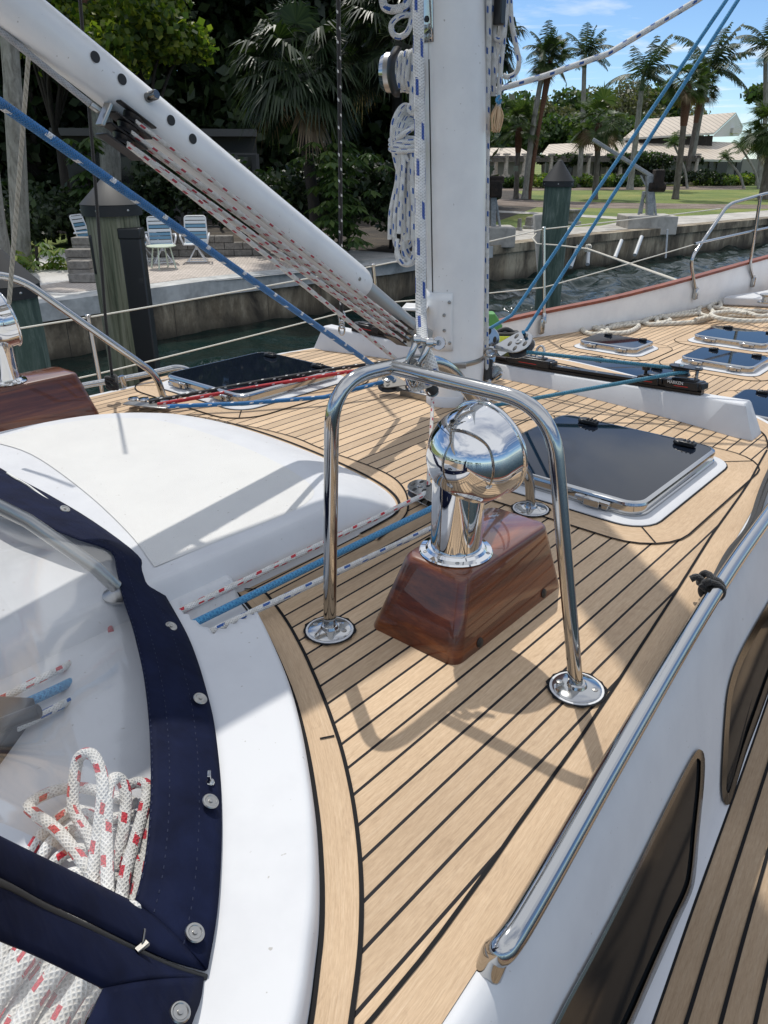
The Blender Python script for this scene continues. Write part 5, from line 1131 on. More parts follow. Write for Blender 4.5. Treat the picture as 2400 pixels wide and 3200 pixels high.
flat('dock_paving',[(1300,812),(1500,778),(1530,769),(1862,733),(2400,683),(2700,660),(2700,640),(2400,657),(2200,672),(1990,682),(1880,705),(1700,715),(1593,716),(1560,740),(1480,748),(1300,770)],'conc',ZG+.004)
flat('garden_path',[(1520,656),(1700,664),(2000,681),(2000,689),(1700,671),(1520,662)],'conc',ZG+.001)
flat('planting_bed',[(1530,585),(2330,580),(2330,592),(1530,596)],'mulch',ZG-.006)
sw=thing('seawall','long concrete seawall stained brown along the waterline with a grey cap','seawall',(-13,10,ZW))
def off2(path,d):
    P=[np.array(p,float) for p in path]; o=[]
    for i in range(len(P)):
        t_=P[min(i+1,len(P)-1)]-P[max(i-1,0)]; t_/=np.linalg.norm(t_); o.append(P[i]+np.array([t_[1],-t_[0]])*d)
    return o
MB().grid([[(p[0],p[1],-3.3) for p in W],[(p[0],p[1],ZG-.22) for p in W]]).build('wall_face','wallc',sw,0,recalc=True)
i0=4
for seg_,mm,hh,wd in ((W[:i0+1],'cap',.30,.42),(W[i0:],'wallc',.22,.5)):
    A_=off2(seg_,.09); B_=off2(seg_,-wd); rg=[[(a[0],a[1],ZG-hh),(a[0],a[1],ZG+.018),(b_[0],b_[1],ZG+.018),(b_[0],b_[1],ZG-hh)] for a,b_ in zip(A_,B_)]
    MB().rings(rg,True,True).build('wall_cap',mm,sw,30,recalc=True)
# small block retaining wall and steps on the patio
M['block']=ground('retaining_block',(.13,.12,.105),(.21,.195,.175),(.30,.28,.25),2.5,14,.02)
rw=thing('retaining_wall','low stepped wall of brown blocks on the patio behind the left piling','wall',G(300,870,ZG))
sb=G(300,872,ZG)
for q,(x0,x1,yb,n_) in enumerate(((215,300,885,1),(215,285,868,2),(212,290,855,3),(235,420,838,4))):
    a=G(x0,yb,ZG); b_=G(x1,yb,ZG); d=b_-a; l=np.linalg.norm(d); d/=l; nrm=np.array([-d[1],d[0],0])
    for k in range(n_): 
        nb=max(1,int(l/.42))
        mb=MB()
        for j in range(nb): mb.box(a+d*l*(j+.5)/nb+nrm*.16+np.array([0,0,.09+.165*k]),(l/nb-.012,.32,.155),(d,nrm,(0,0,1)))
        mb.build('block_course','block',rw,30,.012)
rw2=thing('retaining_wall','long low brown block wall behind the white chairs and table','wall',G(700,808,ZG))
a=G(400,806,ZG); b_=G(860,800,ZG); 
for k in range(3):
    aa=a+(b_-a)*0; bb=b_-(b_-a)*(.0 if k<2 else .25); d=bb-aa; l=np.linalg.norm(d); d/=l; nrm=np.array([-d[1],d[0],0]); nb=int(l/.42); mb=MB()
    for j in range(nb): mb.box(aa+d*l*(j+.5+.5*(k%2)-.25)/nb+nrm*.16+np.array([0,0,.09+.165*k]),(l/nb-.012,.32,.155),(d,nrm,(0,0,1)))
    mb.build('block_course','block',rw2,30,.012)
# ================= PATIO FURNITURE =================
M['pvcw']=mat('white_tube_frame',(.72,.72,.72),.4); M['strapb']=mat('blue_vinyl_strap',(.13,.28,.40),.5); M['strapw']=mat('white_vinyl_strap',(.68,.70,.70),.5); M['ptable']=mat('pale_green_table',(.55,.62,.50),.4)
ch=thing('patio_chair','white and blue strap chair directly behind the round table','chair',(0,0,0),'patio strap chairs')
def ubar(pts,r=.017): return MB().tube(dense(fillet(pts,.08,5),.1),r,8)
fr=MB()
fr.tube(dense(fillet([(-.27,-.24,.42),(-.27,.24,.42),(-.25,.42,1.02),(.25,.42,1.02),(.27,.24,.42),(.27,-.24,.42),(-.27,-.24,.42)],.07,5),.1),.017,8)
for s_ in (-1,1): fr.tube(dense(fillet([(s_*.27,-.22,.42),(s_*.33,-.30,.60),(s_*.34,-.1,.66),(s_*.31,.33,.62)],.08,5),.1),.022,8)
fr.build('frame','pvcw',ch,50)
bs=MB()
for a in (R(45),R(135),R(225),R(315)): bs.tube([(0,0,.36),(.05*math.cos(a),.05*math.sin(a),.30),(.28*math.cos(a),.24*math.sin(a),.03)],.016,7)
bs.tube([(-.24,-.20,.03),(.24,-.20,.03),(.24,.20,.03),(-.24,.20,.03)],.015,7,True).tube([(0,0,.28),(0,0,.40)],.035,8).box((0,0,.40),(.45,.06,.025)).build('swivel_base','pvcw',ch,50)
for k in range(6): MB().box((0,-.19+.078*k,.432),(.53,.066,.012)).build('seat_strap','strapw' if k in(0,1,4) else 'strapb',ch,30)
for k in range(7):
    t_=(k+.6)/7.3; MB().box((0,.24+.18*t_,.42+.60*t_),(.50,.012,.066),((1,0,0),(0,.958,-.287),(0,.287,.958))).build('back_strap','strapb' if k in(1,2,4) else 'strapw',ch,30)
# chairs face the camera: chair front is -Y local
def face(p): v=-np.array(p[:2]); return math.atan2(v[1],v[0])+math.pi/2
cA=G(512,822,ZG); ch.location=tuple(cA); ch.rotation_euler=(0,0,face(cA)+.05)
cB=G(618,818,ZG); dup(ch,cB,(0,0,face(cB)-.08),None,'white and blue strap chair right of the round table, crossed by the thick blue rope')
cC=G(455,818,ZG); dup(ch,cC,(0,0,face(cC)+1.1),None,'strap chair seen side on between the black piling and the round table')
cD=G(303,808,ZG); dup(ch,cD,(0,0,face(cD)+1.0),None,'strap chair mostly hidden behind the wooden piling, only its back showing on the left')
tb=thing('patio_table','small round pale green patio table with four legs in front of the strap chairs','table',G(512,838,ZG)); tp_=G(512,838,ZG)
MB().lathe([(0,.47),(.30,.47),(.33,.48),(.33,.495),(0,.50)],tp_,seg=28).build('table_top','ptable',tb,40)
for k in range(4): a=R(35+90*k); MB().tube([tp_+[.20*math.cos(a),.20*math.sin(a),.47],tp_+[.29*math.cos(a),.29*math.sin(a),0]],.017,8).build('leg','ptable',tb,60)
# ================= PILINGS =================
m=M['pile']=mat('weathered_piling',(.2,.2,.14),.85); t,b=nodes(m); P=pos(t)
c=ramp(t,noise(t,mapping(t,P,(14,14,1.2)),1,6,.65,.4),[(.3,(.07,.085,.05)),(.5,(.17,.175,.115)),(.72,(.28,.27,.20))]); c=mixc(t,.8,c,ramp(t,noise(t,mapping(t,P,(40,40,1.0)),1,4,.7),[(.36,(.35,.35,.3)),(.5,(1,1,1))]),'MULTIPLY'); L(t,c,b.inputs['Base Color']); bump(t,b,noise(t,mapping(t,P,(30,30,2)),1,5,.7),.8,.02)
m=M['pileg']=mat('green_treated_piling',(.05,.11,.07),.85); t,b=nodes(m); P=pos(t)
c=ramp(t,noise(t,mapping(t,P,(7,7,1.0)),1.3,7,.75,.8),[(.3,(.025,.045,.036)),(.5,(.06,.095,.075)),(.62,(.12,.155,.13)),(.72,(.30,.33,.29))]); L(t,c,b.inputs['Base Color']); bump(t,b,noise(t,mapping(t,P,(20,20,2)),1,5,.7),.8,.02)
M['capb']=mat('black_piling_cap',(.012,.013,.014),.6)
def piling(bx,by,D,rtop,ztop,label,mt='pile',cap_h=.24):
    p=PD(bx,by,D); p[2]=ZW-1; t_=thing('piling',label,'piling',(p[0],p[1],ZW),'dock pilings')
    rg=[]
    for z in np.linspace(ZW-1,ztop,9): rg.append([(p[0]+rtop*(1+.02*math.sin(z*2+a*3))*math.cos(a),p[1]+rtop*(1+.02*math.sin(z*2+a*3))*math.sin(a),z) for a in np.linspace(0,2*math.pi,29)[:-1]])
    MB().rings(rg,True,False).build('post',mt,t_,60)
    MB().lathe([(rtop*1.14,-.10),(rtop*1.15,-.005),(rtop*1.17,.0),(rtop*.15,cap_h),(0,cap_h+.01)],(p[0],p[1],ztop+.02),seg=32).build('pointed_cap','capb',t_,30)
    mb=MB()
    for a in np.linspace(0,6.28,7): mb.lathe([(.012,0),(0,.006)],(p[0]+rtop*1.15*math.cos(a),p[1]+rtop*1.15*math.sin(a),ztop-.03),(math.cos(a),math.sin(a),0),8)
    mb.build('cap_nail','dullsteel',t_,40)
    return t_,p
D1=8.3
pt=PD(240*K,445*K,D1); r1_=50*K/FPX*D1*.98
pl1,p1=piling(240*K,445*K,D1,r1_,pt[2],'big grey-green wooden piling with pointed black cap and cleat, left of the vang')
sq=thing('fender_post','square black plastic fender post standing against the left piling','post',(p1[0],p1[1],ZW))
q0=PD(283*K,500*K,D1-.20); q0[2]=0; zt_=PD(283*K,494*K,D1-.2)[2]; fx=Rh; 
MB().box((q0[0],q0[1],(zt_+ZW-1)/2),(.20,.15,zt_-ZW+1),(Rh,Fh,(0,0,1))).box((q0[0],q0[1],zt_-.04),(.215,.165,.10),(Rh,Fh,(0,0,1))).build('post_body','blackplas',sq,30,.012)
pq=PD(305*K,606*K,D1-.29); MB().lathe([(.028,0),(0,.002)],pq,-Fh,16).build('bolt_hole','rubber',sq)
cl_=thing('dock_cleat','black horn cleat on the left side of the big wooden piling','cleat',PD(205*K,545*K,D1)); 
a=PD(196*K,507*K,D1-.1); b_=PD(210*K,592*K,D1-.1); MB().tube(spl([a,a*.7+b_*.3+Rh*-.0,a*.3+b_*.7,b_],5),[.018]+[.026]*14+[.018],10).tube([a*.65+b_*.35,a*.65+b_*.35+Rh*.14],.022,8).tube([a*.32+b_*.68,a*.32+b_*.68+Rh*.14],.022,8).build('horns','blackplas',cl_,50)
D3=16.5; p3t=PD(1206*K,393*K,D3); piling(1206*K,393*K,D3,25*K/FPX*D3*1.04,p3t[2],'green treated piling with pointed black cap standing in the water right of the mast','pileg',.36)
D4=7.0; p4t=PD(12*K,612*K,D4); piling(8*K,612*K,D4,.23,p4t[2]-.02,'dark green piling with black cap cut by the left frame edge behind the left vent','pileg',.26)
bd=thing('leaning_board','pale weathered board leaning against the piling right of the mast','board',G(1700,800,ZW)); a=PD(1166*K,462*K,17.2); b_=PD(1182*K,655*K,16.4)
MB().bar(a,b_,.30,.07,-Fh).build('board_body','conc',bd,30,.05)
# dock line round right piling
pr_=PD(1206*K,545*K,D3-.35)
line('mooring_line',dense([PD(1158*K,505*K,16.6),PD(1150*K,515*K,16.3),PD(1160*K,527*K,16.0),PD(1205*K,530*K,15.6),PD(1270*K,538*K,14),PD(1335*K,561*K,11.5),PD(1472*K,610*K,7.2),PX(*c7(1172,508),-2.62)],.3),.016,'r_laid','cream mooring line from the green piling down to the bow of the yacht','rope',8)
kp_=PD(1837,775,14.2); line('mooring_knot',[kp_+np.array([.05*math.cos(2*t_)*math.cos(t_),.05*math.sin(2.3*t_),.05*math.sin(t_*1.7)]) for t_ in np.linspace(0,12.5,60)],.016,'r_laid','small knot in the cream mooring line right of the green piling','knot',6)
# white pipes leaning on the seawall
M['pvc']=mat('white_pvc_pipe',(.55,.57,.58),.5)
for q,(a_,b2,lb) in enumerate((((1805,770),(1783,835),'white pipe nearest the green piling, leaning in the water by the seawall'),((1840,762),(1836,826),'upright white pipe second from the green piling, by the seawall'),((1942,752),(1921,806),'slanting white pipe third from the green piling, by the seawall'),((2005,740),(1984,797),'slanting white pipe farthest from the green piling, by the seawall'))):
    dd=26.5+q*.9; line('pvc_pipe',[PD(*a_,dd),PD(*b2,dd-.8)],.065,'pvc',lb,'pipe',12,'white pipes by the seawall')
line('tide_gauge',[PD(2086,716,29.8),PD(2080,806,29.8)],.035,'pvc','thin white marker rod fixed upright to the seawall right of the pipes','rod',8)
# dock bollards
for q,(x,y,w_,h_,lb) in enumerate(((1622,720,.14,.50,'narrow grey bollard on the dock left of the wide one, just right of the mast'),(1655,714,.30,.50,'wide grey bollard on the dock between the narrow one and the leaning board'),(1780,700,.50,.60,'dark box shaped bollard on the dock right of the green piling'))):
    p=G(x,y,ZG); b2=thing('dock_bollard',lb,'bollard',p,'dock bollards'); MB().box(p+[0,0,.05],(w_*1.3,w_*1.2,.10)).build('bollard_foot','conc',b2,30,.02); MB().box(p+[0,0,h_*.5*.8],(w_,w_,h_*.75),taper=.8 if q<2 else 1.0).build('bollard_post','block',b2,30,.03)
    if q==2: MB().box(p+[0,0,h_*.8],(w_*1.25,w_*1.25,.08)).build('bollard_top','block',b2,30,.02)
# ================= BOAT DAVITS =================
M['galv']=ground('galvanised_steel',(.16,.18,.19),(.26,.28,.29),(.36,.37,.37),2,20,.004,.5); M['rust']=ground('rusty_steel',(.012,.010,.009),(.025,.018,.014),(.05,.03,.02),4,20,.02)
def davit(x,y,D,label,full=True):
    dv=thing('boat_davit',label,'davit',PD(x,y,D),'boat davits'); P_=lambda a,b_,dd=0: PD(a,b_,D+dd)
    S=D/30.5
    if full:
        MB().bar(P_(1852,436),P_(2040,553),.12,.19,Fh).build('boom_beam','galv',dv,30,.02)
        MB().bar(P_(2030,548),P_(2030,680),.24,.24,Fh).build('column','galv',dv,30,.02)
        MB().bar(P_(2002,548),P_(2022,588),.05,.05,Fh).build('knee_brace','galv',dv,30)
        MB().bar(P_(2012,598),P_(1993,680),.06,.07,Fh).bar(P_(2042,600),P_(2050,680),.07,.07,Fh).bar(P_(2012,598,.5),P_(2000,682,.6),.1,.1,Fh).build('side_brace','galv',dv,30)
        MB().box(P_(2056,560),(.34,.4,.62),(Rh,Fh,(0,0,1))).lathe([(0,-.3),(.16,-.3),(.16,.3),(0,.3)],P_(2052,585),Rh,14).build('hoist_motor','rust',dv,30,.04)
        MB().tube(spl([P_(2020,605),P_(2012,630),P_(2030,640),P_(2052,655)],5),.012,5).build('cable','rubber',dv)
        c=P_(2019,700); MB().box(c+[0,0,.0],(1.75,1.5,.62),(Rh,Fh,(0,0,1))).build('concrete_block','conc',dv,20,.03)
    else:
        MB().bar(P_(1540,555),P_(1540,712),.16,.22,Fh).bar(P_(1545,600),P_(1563,712),.07,.07,Fh).build('column','galv',dv,30,.02)
        MB().box(P_(1548,590),(.35,.4,.45),(Rh,Fh,(0,0,1))).box(P_(1552,562),(.4,.3,.2),(Rh,Fh,(0,0,1))).build('hoist_motor','rust',dv,30,.04)
        c=P_(1552,738); MB().box(c+[0,0,0],(.95,1.0,.55),(Rh,Fh,(0,0,1))).build('concrete_block','conc',dv,20,.03)
davit(2019,700,31.0,'grey steel boat davit with long slanting arm on a concrete block')
davit(1545,715,24.0,'rusty davit post half hidden behind the right side of the mast',False)
# ================= TREES =================
def leafm(name,c1,c2,c3,tr_=.35,gl=.5,rough=.5):
    m=bpy.data.materials.new(name); m.use_nodes=True; t=m.node_tree; t.nodes.clear(); o=t.nodes.new('ShaderNodeOutputMaterial'); p=t.nodes.new('ShaderNodeBsdfPrincipled'); tl=t.nodes.new('ShaderNodeBsdfTranslucent'); mx=t.nodes.new('ShaderNodeMixShader')
    ge=t.nodes.new('ShaderNodeNewGeometry'); c=ramp(t,ge.outputs['Random Per Island'],[(0,c1),(.5,c2),(1,c3)])
    L(t,c,p.inputs['Base Color']); L(t,mixc(t,1.0,c,(1.5,1.7,.7),'MULTIPLY'),tl.inputs[0]); p.inputs['Roughness'].default_value=rough; p.inputs['Specular IOR Level'].default_value=gl
    mx.inputs[0].default_value=tr_; L(t,p.outputs[0],mx.inputs[1]); L(t,tl.outputs[0],mx.inputs[2]); L(t,mx.outputs[0],o.inputs[0]); return m
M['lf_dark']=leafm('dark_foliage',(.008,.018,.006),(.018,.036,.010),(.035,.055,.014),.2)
M['lf_grape']=leafm('sea_grape_leaves',(.03,.06,.010),(.09,.14,.02),(.26,.28,.04),.5)
M['lf_mid']=leafm('mid_green_leaves',(.02,.045,.012),(.045,.085,.02),(.09,.13,.035),.35)
M['lf_dry']=leafm('olive_grey_leaves',(.07,.075,.04),(.11,.115,.06),(.15,.14,.08),.3)
M['lf_bright']=leafm('bright_shrub_leaves',(.05,.10,.02),(.10,.17,.03),(.24,.26,.05),.4)
M['lf_palm']=leafm('fan_palm_leaves',(.03,.055,.018),(.055,.09,.028),(.10,.13,.05),.25,.3,.5)
M['lf_palmd']=leafm('near_fan_palm_leaves',(.008,.018,.007),(.02,.036,.014),(.042,.062,.026),.2,.35,.45)
M['lf_coco']=leafm('feather_palm_leaves',(.02,.038,.018),(.035,.06,.028),(.06,.085,.045),.2,.3,.5)
M['lf_dead']=leafm('dead_palm_leaves',(.12,.08,.045),(.18,.12,.07),(.26,.19,.12),.2)
def barkm(name,a,b_,c_,sc=(3,3,1.2)):
    m=mat(name,b_,.9); t,bb=nodes(m); P=objc(t); L(t,ramp(t,noise(t,mapping(t,P,sc),2,6,.7,.4),[(.3,a),(.5,b_),(.72,c_)]),bb.inputs['Base Color']); bump(t,bb,noise(t,mapping(t,P,(4,4,9)),2,5,.7),.8,.03); return m
M['bark']=barkm('grey_bark',(.06,.05,.04),(.13,.11,.09),(.22,.2,.17)); M['bark_pale']=barkm('pale_lichen_bark',(.12,.11,.09),(.24,.23,.20),(.36,.35,.31),(5,5,1.5)); M['bark_red']=barkm('reddish_fibre_bark',(.05,.02,.012),(.12,.055,.03),(.2,.10,.06),(8,8,14)); M['bark_dark']=barkm('dark_bark',(.012,.010,.008),(.028,.022,.017),(.05,.04,.03))
def leaves(rng,ell,n,size,aspect=.6,hemi=.0):
    V=[];F=[]; ws=np.array([e[1][0]*e[1][1]*e[1][2] for e in ell])**.67; ws/=ws.sum(); k=rng.choice(len(ell),n,p=ws)
    C_=np.array([e[0] for e in ell])[k]; Rr=np.array([e[1] for e in ell])[k]
    d=rng.normal(size=(n,3)); d/=np.linalg.norm(d,axis=1)[:,None]; rad=rng.uniform(.25,1,n)**.45
    p=C_+d*Rr*rad[:,None]*(1+.18*rng.normal(size=(n,1)))
    u=rng.normal(size=(n,3)); u/=np.linalg.norm(u,axis=1)[:,None]; w_=rng.normal(size=(n,3)); v=np.cross(u,w_); v/=np.linalg.norm(v,axis=1)[:,None]
    s=size*rng.uniform(.6,1.3,(n,1)); q=np.stack([p-u*s,p+v*s*aspect,p+u*s,p-v*s*aspect],1).reshape(-1,3)
    return q,np.arange(4*n).reshape(-1,4)
def meshobj(name,V,F,m,parent):
    me=bpy.data.meshes.new(name); V=np.asarray(V)-np.array(root_loc(parent)); me.from_pydata(V.tolist(),[],F.tolist() if hasattr(F,'tolist') else F); me.materials.append(M[m]); me.update()
    o=bpy.data.objects.new(name,me); scene.collection.objects.link(o); o.parent=parent; return o
def clumps(rng,c,R_,n,rc):
    out=[]
    for i in range(n):
        d=rng.normal(size=3); d/=np.linalg.norm(d); d[2]=abs(d[2])*.9-.25; out.append((np.array(c)+d*np.array(R_)*rng.uniform(.35,1),np.array([rc,rc,rc*.75])*rng.uniform(.6,1.25)))
    return out
def tree(name,label,p,h,R_,m,bark,n=6000,size=.12,seed=1,nc=16,rc=.9,zc=.68,group=None,cat='tree',trunks=1,tr=.16,aspect=.6,lean=(0,0)):
    rng=np.random.default_rng(seed); p=np.array(p,float); t_=thing(name,label,cat,p,group); c=p+[lean[0],lean[1],h*zc]
    cl=clumps(rng,c,R_,nc,rc); V,F=leaves(rng,cl,n,size,aspect); 
    V[:,2]=np.maximum(V[:,2],ZG+.02)
    meshobj('crown',V,F,m,t_)
    mb=MB()
    for k in range(trunks):
        o=np.array([rng.normal()*.25*(trunks>1),rng.normal()*.25*(trunks>1),0]); mb.tube(spl([p+o,p+o*1.8+[rng.normal()*.15,rng.normal()*.15,h*.3],c*.6+p*.4+o,c],4),[tr*(1-.06*i) for i in range(13)],9)
    for e,_ in cl[:10]: mb.tube(spl([p*.45+c*.55,(p*.3+c*.7+e)/2+rng.normal(size=3)*.1,e],4),[tr*.4*(1-.09*i) for i in range(9)],6)
    mb.build('trunk',bark,t_,60); return t_
def BG(x,D): q=ray(x*1.0,900); p=CC+q*(D/math.hypot(q[0],q[1])); p[2]=ZG; return p
# dark wood behind the patio
spec=[(-60,27,10,(2.8,2.8,3.6)),(150,30,11,(3.2,3.2,4.2)),(330,31,11,(3.2,3.2,4.2)),(520,33,9.5,(3.0,3.0,3.6)),(700,33,11,(3.4,3.4,4.2)),(880,32,11,(3.2,3.2,4.2)),(1060,33,11.0,(3.2,3.2,4.0)),(1240,34,10.5,(3.0,3.0,4.0)),(1360,40,9,(2.6,2.6,3.4))]
lbs=['dark tree at the far left behind the pale leaning trunk','dark tree behind the twisted cord near the left edge','dark tree rising behind the left piling','dark tree under the gap of sky left of the fan palm','dark tree directly behind the near fan palm','dark tree behind the rope coil left of the mast','dark tree filling the gap just left of the mast','dark tree whose crown hides behind the mast','dark tree behind the mast, last one before the open lawn']
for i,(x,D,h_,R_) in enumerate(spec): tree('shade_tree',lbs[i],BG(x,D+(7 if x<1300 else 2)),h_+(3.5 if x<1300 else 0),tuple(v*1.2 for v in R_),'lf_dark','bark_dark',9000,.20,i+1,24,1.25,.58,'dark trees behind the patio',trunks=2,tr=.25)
rng=np.random.default_rng(77); el=[]
for x in range(-700,1400,55):
    for hz in (1.2,3.6,6.0,8.2,10.2): p=BG(x,39+rng.uniform(-2,3)); el.append((p+[0,0,hz+rng.uniform(-.5,.5)],np.array([2.4,2.4,1.9])))
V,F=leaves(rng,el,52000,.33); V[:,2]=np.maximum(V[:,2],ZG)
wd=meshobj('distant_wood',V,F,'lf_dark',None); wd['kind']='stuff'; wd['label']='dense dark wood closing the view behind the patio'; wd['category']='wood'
hedge_x=[(60,24.5),(240,25),(420,25),(600,24.5),(780,23.5),(950,22.5),(1090,22),(1220,22.5),(1310,24)]
hl=['low dark shrubs left of the pale trunk base','low dark shrubs behind the left chairs','low dark shrubs behind the wooden piling cap','low dark shrubs just above the round table','low dark shrubs right of the strap chairs','low dark shrubs left of the broad-leaved bush','low dark shrubs behind the broad-leaved bush','low dark shrubs beside the coiled halyard','low dark shrubs hidden by the mast']
for i,(x,D) in enumerate(hedge_x):
    p=BG(x,D); rng=np.random.default_rng(50+i); t_=thing('shrub',hl[i],'shrub',p,'understorey shrubs')
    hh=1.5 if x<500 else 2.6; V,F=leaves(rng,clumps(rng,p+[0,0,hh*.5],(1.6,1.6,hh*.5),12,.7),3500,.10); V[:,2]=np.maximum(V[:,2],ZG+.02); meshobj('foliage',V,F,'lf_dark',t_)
    MB().tube(spl([p,p+[.1,0,hh*.5],p+[0,.1,hh*.8]],3),.05,6).build('stem','bark_dark',t_)
tree('sea_grape_tree','sea grape tree with round yellow-green leaves above the vang',BG(530,25.0),7.6,(1.7,1.7,2.5),'lf_grape','bark_dark',9000,.105,31,20,.8,.68,aspect=.95,lean=(-.6,.3))
tree('sea_grape_tree','darker sea grape tree between the pale trunk and the reddish palm trunk',BG(250,27),8.0,(1.7,1.7,2.8),'lf_grape','bark_dark',3600,.10,32,18,.8,.68,aspect=.95)
# broad-leaved bush
def broad(p,h,label,n=90,m='lf_mid',sz=.22,w_=.7,seed=3):
    rng=np.random.default_rng(seed); t_=thing('broad_leaf_bush',label,'bush',p); V=[];F=[]
    for i in range(n):
        c=p+np.array([rng.normal()*w_*.5,rng.normal()*w_*.5,rng.uniform(.15,1)*h]); 
        for k in range(8):
            a=2*math.pi*k/8+rng.uniform(0,.3); u=np.array([math.cos(a),math.sin(a),-.45]); s_=np.array([-math.sin(a),math.cos(a),0]); b0=len(V); L_=sz*rng.uniform(.8,1.2)
            V+=[c+u*L_*.15,c+u*L_*.65+s_*L_*.24,c+u*L_*1.1+[0,0,-.04],c+u*L_*.65-s_*L_*.24]; F.append([b0,b0+1,b0+2,b0+3])
    meshobj('leaves',np.array(V),F,m,t_); MB().tube(spl([p,p+[.05,0,h*.5],p+[0,.05,h*.9]],3),.04,6).build('stem','bark_dark',t_); return t_
broad(BG(1062,19.6),2.7,'bright broad-leaved bush left of the hanging rope coil',110,sz=.26,w_=.75)
broad(BG(130,19.8),.55,'low plant with yellow-green leaves on the gravel near the left edge',40,'lf_bright',.2,.9,5)
broad(BG(325,24.0),2.9,'spiky green plant rising left of the black piling cap',40,'lf_mid',.35,.3,8)
# palms
def fanleaf(V,F,c,dirv,size,rng,ns=30,droop=.5):
    z=dirv/np.linalg.norm(dirv); up=np.array([0,0,1.]); s=np.cross(z,up); s/=np.linalg.norm(s)+1e-9; n_=np.cross(s,z); roll=rng.uniform(-.7,.7); s2=s*math.cos(roll)+n_*math.sin(roll); 
    for k in range(ns):
        a=R(-115+230*k/(ns-1)); d=z*math.cos(a)+s2*math.sin(a); L_=size*(1-.15*abs(a)/2)*rng.uniform(.85,1.08); w_=size*.036
        q=np.cross(d,n_); q/=np.linalg.norm(q)+1e-9; m1=c+d*L_*.55; e=c+d*L_+np.array([0,0,-droop*L_*rng.uniform(.2,.7)]); b0=len(V)
        V+=[c,m1+q*w_,e,m1-q*w_]; F.append([b0,b0+1,b0+2,b0+3])
def fancrown(seed,nl=36,size=.85,pet=.95,droop=.5,low=-.7):
    rng=np.random.default_rng(seed); V=[];F=[];V2=[];F2=[]; mb=MB()
    for i in range(nl):
        el=math.asin(max(-1,min(1,rng.uniform(low,1.0)))); az=i*2.4+rng.uniform(-.3,.3); d=np.array([math.cos(az)*math.cos(el),math.sin(az)*math.cos(el),math.sin(el)])
        e=d*pet*rng.uniform(.8,1.15)+np.array([0,0,-.12*(1-d[2])]); mb.tube([(0,0,0),d*pet*.5+[0,0,.05],e],[.022,.014,.010],4,caps=False)
        tgt=(V2,F2) if (el<-.45 and rng.random()<.6) else (V,F)
        fanleaf(tgt[0],tgt[1],e,d+np.array([0,0,-.35]),size*rng.uniform(.85,1.15),rng,32,droop)
    return V,F,V2,F2,mb
def fan_palm(label,p,h,k=1.0,seed=1,lean=(0,0),m='lf_palm',bark='bark',tr=.15,nl=36,group='palm trees by the lawn',boots=True,droop=.32):
    p=np.array(p,float); t_=thing('fan_palm',label,'palm tree',p,group); top=p+[lean[0],lean[1],h]
    V,F,V2,F2,mb=fancrown(seed,nl,.85*k,.95*k,droop); meshobj('crown',np.array(V)+top,F,m,t_)
    if V2: meshobj('dead_leaves',np.array(V2)+top,F2,'lf_dead',t_)
    mb.v=[tuple(np.array(v)+top) for v in mb.v]; mb.build('leaf_stalk','lf_palm',t_)
    tk=spl([p,p*.6+top*.4+np.array([lean[0]*-.1,lean[1]*-.1,0]),top],7); n=len(tk)
    MB().tube(tk,[tr*(1.25 if i==0 else 1.0)*(1-.012*i) for i in range(n)],12).build('trunk',bark,t_,60)
    if boots:
        a=tk[-6]; MB().tube([tk[-5],tk[-4],tk[-3],tk[-2],tk[-1]],[tr*1.0,tr*1.25,tr*1.4,tr*1.3,tr*1.0],9).build('boot_collar','bark_red',t_,60)
    return t_
def feather(V,F,c,az,el,Lf,rng,arch=.8,np_=26):
    pts=[];p=np.array(c,float); d=np.array([math.cos(az)*math.cos(el),math.sin(az)*math.cos(el),math.sin(el)]); n=14
    for i in range(n+1): pts.append(p.copy()); p=p+d*Lf/n; d=d+np.array([0,0,-arch*2.0/n]); d/=np.linalg.norm(d)
    for i in range(np_):
        f_=.10+.88*i/np_; q=f_*n; j=min(int(q),n-1); b0=pts[j]+(pts[j+1]-pts[j])*(q-j); tv=pts[j+1]-pts[j]; tv/=np.linalg.norm(tv); s=np.cross(tv,[0,0,1]); s/=np.linalg.norm(s)+1e-9
        for sg in (-1,1):
            L_=Lf*.27*math.sin(math.pi*(.12+.82*f_))*rng.uniform(.85,1.1)+.08; dd=s*sg*.85+tv*.45+np.array([0,0,-.30-rng.uniform(0,.5)]); dd/=np.linalg.norm(dd); e=b0+dd*L_; w_=tv*.06*Lf/2.5; b1=len(V)
            V+=[b0-w_*.5,b0+w_*.5,b0+dd*L_*.6+w_*.6,e,b0+dd*L_*.6-w_*.6]; F.append([b1,b1+1,b1+2,b1+3,b1+4])
    return pts
